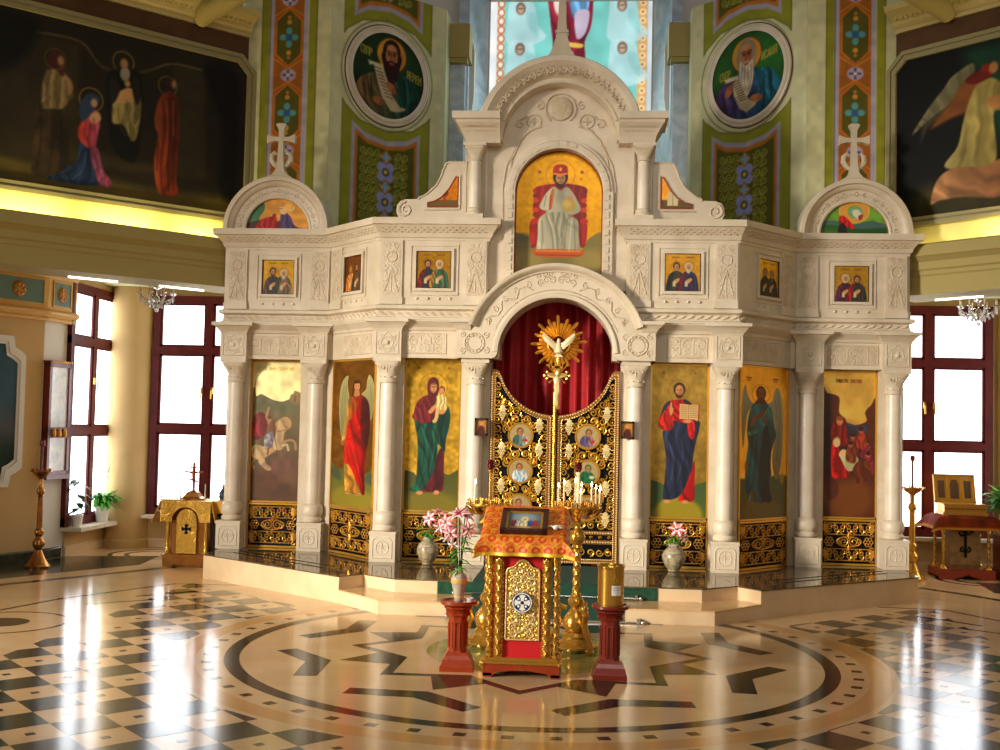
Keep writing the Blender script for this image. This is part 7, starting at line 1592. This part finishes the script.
cp = Painter(0, 0, 100, 100, 70, 70, (126, 56, 22), 0, 71); cp.mottle(14, .2)
for a, b, c_, d in ((0, 0, 100, 4), (0, 96, 100, 100), (0, 0, 4, 100), (96, 0, 100, 100)): cp.rect(a, b, c_, d, (196, 140, 54), .3)
co_ = drape(cp, 'brown_cloth', None, .32, -.23, .23, lambda v_: .762, .17, DULLC, .05, wv=.003); co_.location = (rx, ry, 0); tag(co_, 'brown brocade cloth with flared corners over the right lectern', 'cloth')
bx_ = root('reliquary_box', 'open gilt reliquary box with a raised three-part lid on the right lectern', 'box', (rx, ry, .772))
m = MB(); m.box(-.27, .27, -.17, .17, .0, .03); m.box(-.25, .25, -.15, .15, .03, .12); m.box(-.265, .265, -.165, .165, .12, .135)
for s in (-1, 1): m.box(s*.24-.02, s*.24+.02, -.17, -.13, -.006, .0)
m.build('box_body', GOLDD, bx_)
m = MB()
for k in range(16): m.ball((-.225+.03*k, -.153, .075), .012, 6, 4)
m.build('studs', BRASSD, bx_)
m = MB(); m.M = Matrix.Translation((-.03, .15, .13)) @ Matrix.Rotation(math.radians(-14), 4, 'X'); m.box(-.25, .25, -.01, .015, 0, .36); 
for a, b, c_, d in ((-.25, .25, 0, .02), (-.25, .25, .34, .36), (-.25, -.23, 0, .36), (.23, .25, 0, .36), (-.09, -.075, 0, .36), (.075, .09, 0, .36)): m.box(a, b, -.025, .0, c_, d)
m.build('lid', GOLD, bx_)
m = MB(); m.M = Matrix.Translation((-.03, .15, .13)) @ Matrix.Rotation(math.radians(-14), 4, 'X'); m.xz([(-.05, .05), (.05, .05), (.05, .24), (.03, .29), (-.03, .29), (-.05, .24)], -.016, -.005); m.box(-.2, -.12, -.014, -.005, .06, .28); m.box(.12, .2, -.014, -.005, .06, .28); m.build('lid_panels', BROWNW, bx_)

# plants on the sills
def plant(name, label, x, y, z, pr_, ph, n, L, wd, seed, potm=WHITEP, lm_=LEAF, up=.9, flowers=0):
    r = root(name, label, 'plant', (x, y, z)); rnd = random.Random(seed)
    MB().lathe([(pr_*.72, 0), (pr_, ph*.9), (pr_*1.08, ph*.92), (pr_*1.08, ph), (pr_*.9, ph), (pr_*.85, ph*.85), (0, ph*.85)], n=24).build('pot', potm, r, smooth=True)
    m = MB()
    for k in range(n):
        a = rnd.uniform(0, 2*PI); leaf(m, (pr_*.3*math.cos(a), pr_*.3*math.sin(a), ph*.85+rnd.uniform(0, L*.5)), (math.cos(a), math.sin(a), up*rnd.uniform(.4, 1.6)), L*rnd.uniform(.6, 1.1), wd*rnd.uniform(.7, 1.2), rnd.uniform(.3, .8))
    m.build('foliage', lm_, r, smooth=True)
    for k in range(flowers): m = MB(); a = k*2.2; m.tube([(0, 0, ph), (.04*math.cos(a), .04*math.sin(a), ph+L*1.0), (.06*math.cos(a), .06*math.sin(a), ph+L*1.6)], .004, 5); leaf(m, (.06*math.cos(a), .06*math.sin(a), ph+L*1.55), (.2, 0, 1), .10, .022, 0); m.build('white_spathe', PETALW, r, smooth=True)
    return r
plant('potted_plant', 'bushy green potted plant with white blooms on the left window sill', -6.0, 2.50, .361, .10, .21, 150, .27, .026, 5, up=.9, flowers=5)
r = root('climbing_plant', 'thin upright potted plant at the near end of the left window sill', 'plant', (-5.98, 1.74, .36)); rnd = random.Random(9)
MB().lathe([(.05, 0), (.07, .13), (.075, .15), (.06, .15), (.055, .13), (0, .12)], n=20).build('pot', WHITEP, r, smooth=True); m = MB(); m.tube([(0, 0, .12), (.01, .01, .3), (-.01, 0, .5), (.01, 0, .68)], .006, 5); m.build('stem', LEAFD, r, smooth=True); m = MB()
for k in range(13): a = rnd.uniform(0, 6.28); leaf(m, (0, 0, .2+.033*k), (math.cos(a), math.sin(a), .1), .15, .045, .6)
m.build('foliage', LEAFD, r, smooth=True)
sd = root('side_stand', 'dark wooden stand holding a potted plant at the far right', 'stand', (5.52, 2.32, 0)); m = MB(); m.box(-.2, .26, -.16, .16, .50, .54); m.build('top', WOODD, sd); m = MB(); m.box(-.17, .23, -.13, .13, .0, .50); m.build('cabinet', WOODD, sd); m = MB(); m.ball((-.10, -.14, .28), .014, 8, 6); m.build('knob', BRASS, sd)
plant('potted_plant', 'leafy potted plant on the dark stand at the far right', 5.50, 2.34, .541, .10, .22, 130, .46, .04, 8, up=1.1)

# hanging crystal lamps
def chandelier(x, y, zt, label):
    r = root('crystal_chandelier', label, 'chandelier', (x, y, zt), group='small crystal chandeliers under the beams')
    MB().lathe([(.05, 0), (.05, -.015), (.015, -.03), (.008, -.04), (.008, -.10), (.03, -.12), (.035, -.15), (.012, -.19), (.02, -.22), (.004, -.245)], n=14).build('stem', CHROME, r, smooth=True)
    m = MB()
    for j in range(8):
        a = j*PI/4; c_, s_ = math.cos(a), math.sin(a)
        m.tube([(.02*c_, .02*s_, -.14), (.10*c_, .10*s_, -.17), (.18*c_, .18*s_, -.13), (.20*c_, .20*s_, -.09)], .006, 5)
        m.lathe([(.004, -.09), (.03, -.085), (.034, -.075), (.01, -.075)], (.20*c_, .20*s_, 0), 10); k_ = MB(); k_.lathe([(.008, -.075), (.008, -.02), (.003, -.01)], (.20*c_, .20*s_, 0), 8); k_.build('candle_sleeve', WAX, r)
        for q_, (rr, zz) in enumerate(((.20, -.115), (.20, -.15), (.12, -.20), (.07, -.225), (.16, -.175))):
            d = MB(); d.rings([[(rr*c_+w_*math.cos(t_), rr*s_+w_*math.sin(t_), zz+z_) for t_ in np.linspace(0, 2*PI, 7)[:-1]] for w_, z_ in ((.003, .024), (.016, 0), (.003, -.03))]); d.build('crystal_drop', CRYSTAL, r)
    MB().ball((0, 0, -.275), .026, 10, 7).build('crystal_ball', CRYSTAL, r, smooth=True)
    m.build('arms', CHROME, r, smooth=True)
    return r
chandelier(-4.72, .88, 3.24+.04, 'small crystal chandelier under the left beam beside the pillar'); chandelier(4.66, .92, 3.22+.04, 'small crystal chandelier under the right beam at the photo edge')

# painted cabinet frieze, wall panel and hanging icon case on the left
A0, A1 = Vector((-7.6, -2.0)), Vector((-6.15, 1.19)); u = (A1-A0).normalized(); n = Vector((u.y, -u.x))
fz = root('painted_frieze', 'ochre entablature with teal panels and gilt rosettes on the left wall', 'frieze', (A1.x, A1.y, 2.880)); org = tuple(fz.location)
path = [(-7.05, -.74), (-6.20, 1.13), (-6.12, 1.70)]
m = MB(); m.sweep([path[2], path[1], path[0]][::-1], [(-.02, 2.880), (.05, 2.880), (.06, 2.910), (.05, 2.930), (.09, 2.960), (.10, 2.990), (.07, 3.020), (.05, 3.030), (.05, 3.400), (.07, 3.420), (.10, 3.450), (.14, 3.470), (.14, 3.495), (-.02, 3.495)]); m.build('molding', OCHRE, fz, org)
def onwall(P, uu, nn, x, d, z): return (P[0]+uu[0]*x+nn[0]*d, P[1]+uu[1]*x+nn[1]*d, z)
P1 = Vector((-6.20, 1.13)); u1 = (P1-Vector((-8.0, -2.940))).normalized(); n1 = Vector((u1.y, -u1.x)); u2 = Vector((.08, .57)).normalized(); n2 = Vector((u2.y, -u2.x))
for (uu, nn, a, b, cx_) in ((u1, n1, -1.05, -.06, -.42), (u2, n2, .07, .44, .255), (u1, n1, -2.0, -1.15, -1.57)):
    m = MB(); m.M = Matrix(((uu.x, -nn.x, 0, P1.x), (uu.y, -nn.y, 0, P1.y), (0, 0, 1, 0), (0, 0, 0, 1)))
    m.box(a, b, -.056, -.04, 3.070, 3.370); pn = m.build('teal_panel', TEAL, fz, org)
    m = MB(); m.M = Matrix(((uu.x, -nn.x, 0, P1.x), (uu.y, -nn.y, 0, P1.y), (0, 0, 1, 0), (0, 0, 0, 1)))
    for c_, d, e, f_ in ((a, b, 3.065, 3.080), (a, b, 3.360, 3.375), (a, a+.015, 3.060, 3.370), (b-.015, b, 3.060, 3.370)): m.box(c_, d, -.065, -.04, e, f_)
    m.build('panel_border', OCHRE, pn, org)
    m = MB(); m.lathe([(0, -.02), (.03, -.025), (.05, -.012), (.075, -.02), (.092, -.008), (.095, 0)], n=24); m.v = [(x, z, y) for x, y, z in m.v]
    for k in range(6): m.ball((.055*math.cos(k*PI/3), -.016, .055*math.sin(k*PI/3)), .024, 8, 5, (1, .5, 1))
    F = Matrix(((uu.x, -nn.x, 0, P1.x+uu.x*cx_+nn.x*.056), (uu.y, -nn.y, 0, P1.y+uu.y*cx_+nn.y*.056), (0, 0, 1, 3.220), (0, 0, 0, 1)))
    m.v = [tuple(F @ Vector(p_)) for p_ in m.v]; m.build('rosette', mat('bronze_gilt' if cx_ == .255 else 'gilt_rosette_%d' % int(-cx_*10), (176, 118, 48), .4, .5), fz, org, smooth=True)
# framed wall painting with shaped corners
wp = root('wall_painting', 'blue-green wall painting with a shaped white molding at the left edge', 'painting', (A1.x-u1.x*.7, A1.y-u1.y*.7, 1.0)); org = tuple(wp.location)
def shaped(x0, x1, z0, z1, c_): return [(x0, z0+c_), (x0+c_*.35, z0+c_*.75), (x0+c_*.7, z0+c_*.6), (x0+c_*.8, z0), (x1-c_*.8, z0), (x1-c_*.7, z0+c_*.6), (x1-c_*.35, z0+c_*.75), (x1, z0+c_), (x1, z1-c_), (x1-c_*.35, z1-c_*.75), (x1-c_*.7, z1-c_*.6), (x1-c_*.8, z1), (x0+c_*.8, z1), (x0+c_*.7, z1-c_*.6), (x0+c_*.35, z1-c_*.75), (x0, z1-c_)]
Fm = Matrix(((u1.x, -n1.x, 0, A1.x), (u1.y, -n1.y, 0, A1.y), (0, 0, 1, 0), (0, 0, 0, 1)))
m = MB(); m.M = Fm; o_ = shaped(-1.8, -.36, .90, 2.66, .22); i_ = shaped(-1.73, -.43, .97, 2.59, .22); j_ = shaped(-1.70, -.46, 1.0, 2.56, .22)
m.ringxz(o_+[o_[0]], i_+[i_[0]], -.035, .02); m.ringxz(i_+[i_[0]], j_+[j_[0]], -.02, .02); m.build('molding', WALLW, wp, org)
p = Painter(0, 0, 100, 120, 60, 72, (70, 100, 116), 0, 72); p.poly([(-10, 84), (40, 78), (110, 88), (110, 130), (-10, 130)], (34, 66, 50), soft=5); p.poly([(-10, 60), (50, 66), (110, 60), (110, 84), (-10, 84)], (120, 96, 96), soft=8, op=.6); p.mottle(30, .12)
Q = Fm @ Vector((-1.73, -.012, .97)); p.mesh('canvas', tuple(Q), (u1.x*1.30, u1.y*1.30, 0), (0, 0, 1.62), MURALM, wp, lambda x, y: (abs(x-50) < 41) | (abs(y-60) < 46), org)
# glazed icon case on the return
kc = root('icon_case', 'tall narrow dark-framed glazed icon case on the left return wall', 'icon case', (-6.09, 1.42, 1.02)); org = (0, 0, 0)
Fk = Matrix(((u2.x, -n2.x, 0, -6.20-kc.location.x), (u2.y, -n2.y, 0, 1.16-kc.location.y), (0, 0, 1, 0), (0, 0, 0, 1)))
m = MB(); m.M = Fk
for a, b, c_, d in ((0, .045, 0, 1.36), (.395, .44, 0, 1.36), (0, .44, 0, .05), (0, .44, 1.31, 1.36), (0, .44, .45, .58)): m.box(a, b, -.09, 0, c_, d)
m.box(-.02, .46, -.11, 0, -.05, 0); m.box(-.015, .455, -.10, 0, 1.36, 1.385); m.box(0, .44, -.02, 0, 0, 1.36); m.build('case_frame', WOODD, kc)
GLZ = mat('window_glare_print', (250, 250, 252), .12, noise=(9, (214, 220, 232), 4)); m = MB(); m.M = Fk; m.box(.04, .40, -.07, -.02, .04, .46); m.box(.04, .40, -.07, -.02, .57, 1.32); m.build('glazed_print', GLZ, kc)  # whitish blotches are the window's reflection put into the print colour
m = MB(); m.M = Fk
for k in range(3): m.lathe([(.02, .46), (.035, .49), (.03, .53), (.015, .56)], (.10+.11*k, -.095, 0), 10)
m.build('gilt_cups', GOLDD, kc, smooth=True); m = MB(); m.M = Fk
for k in range(10): m.ball((.03+.042*k, -.10, 1.375), .018, 6, 4)
m.build('beaded_edge', GOLDD, kc, smooth=True)
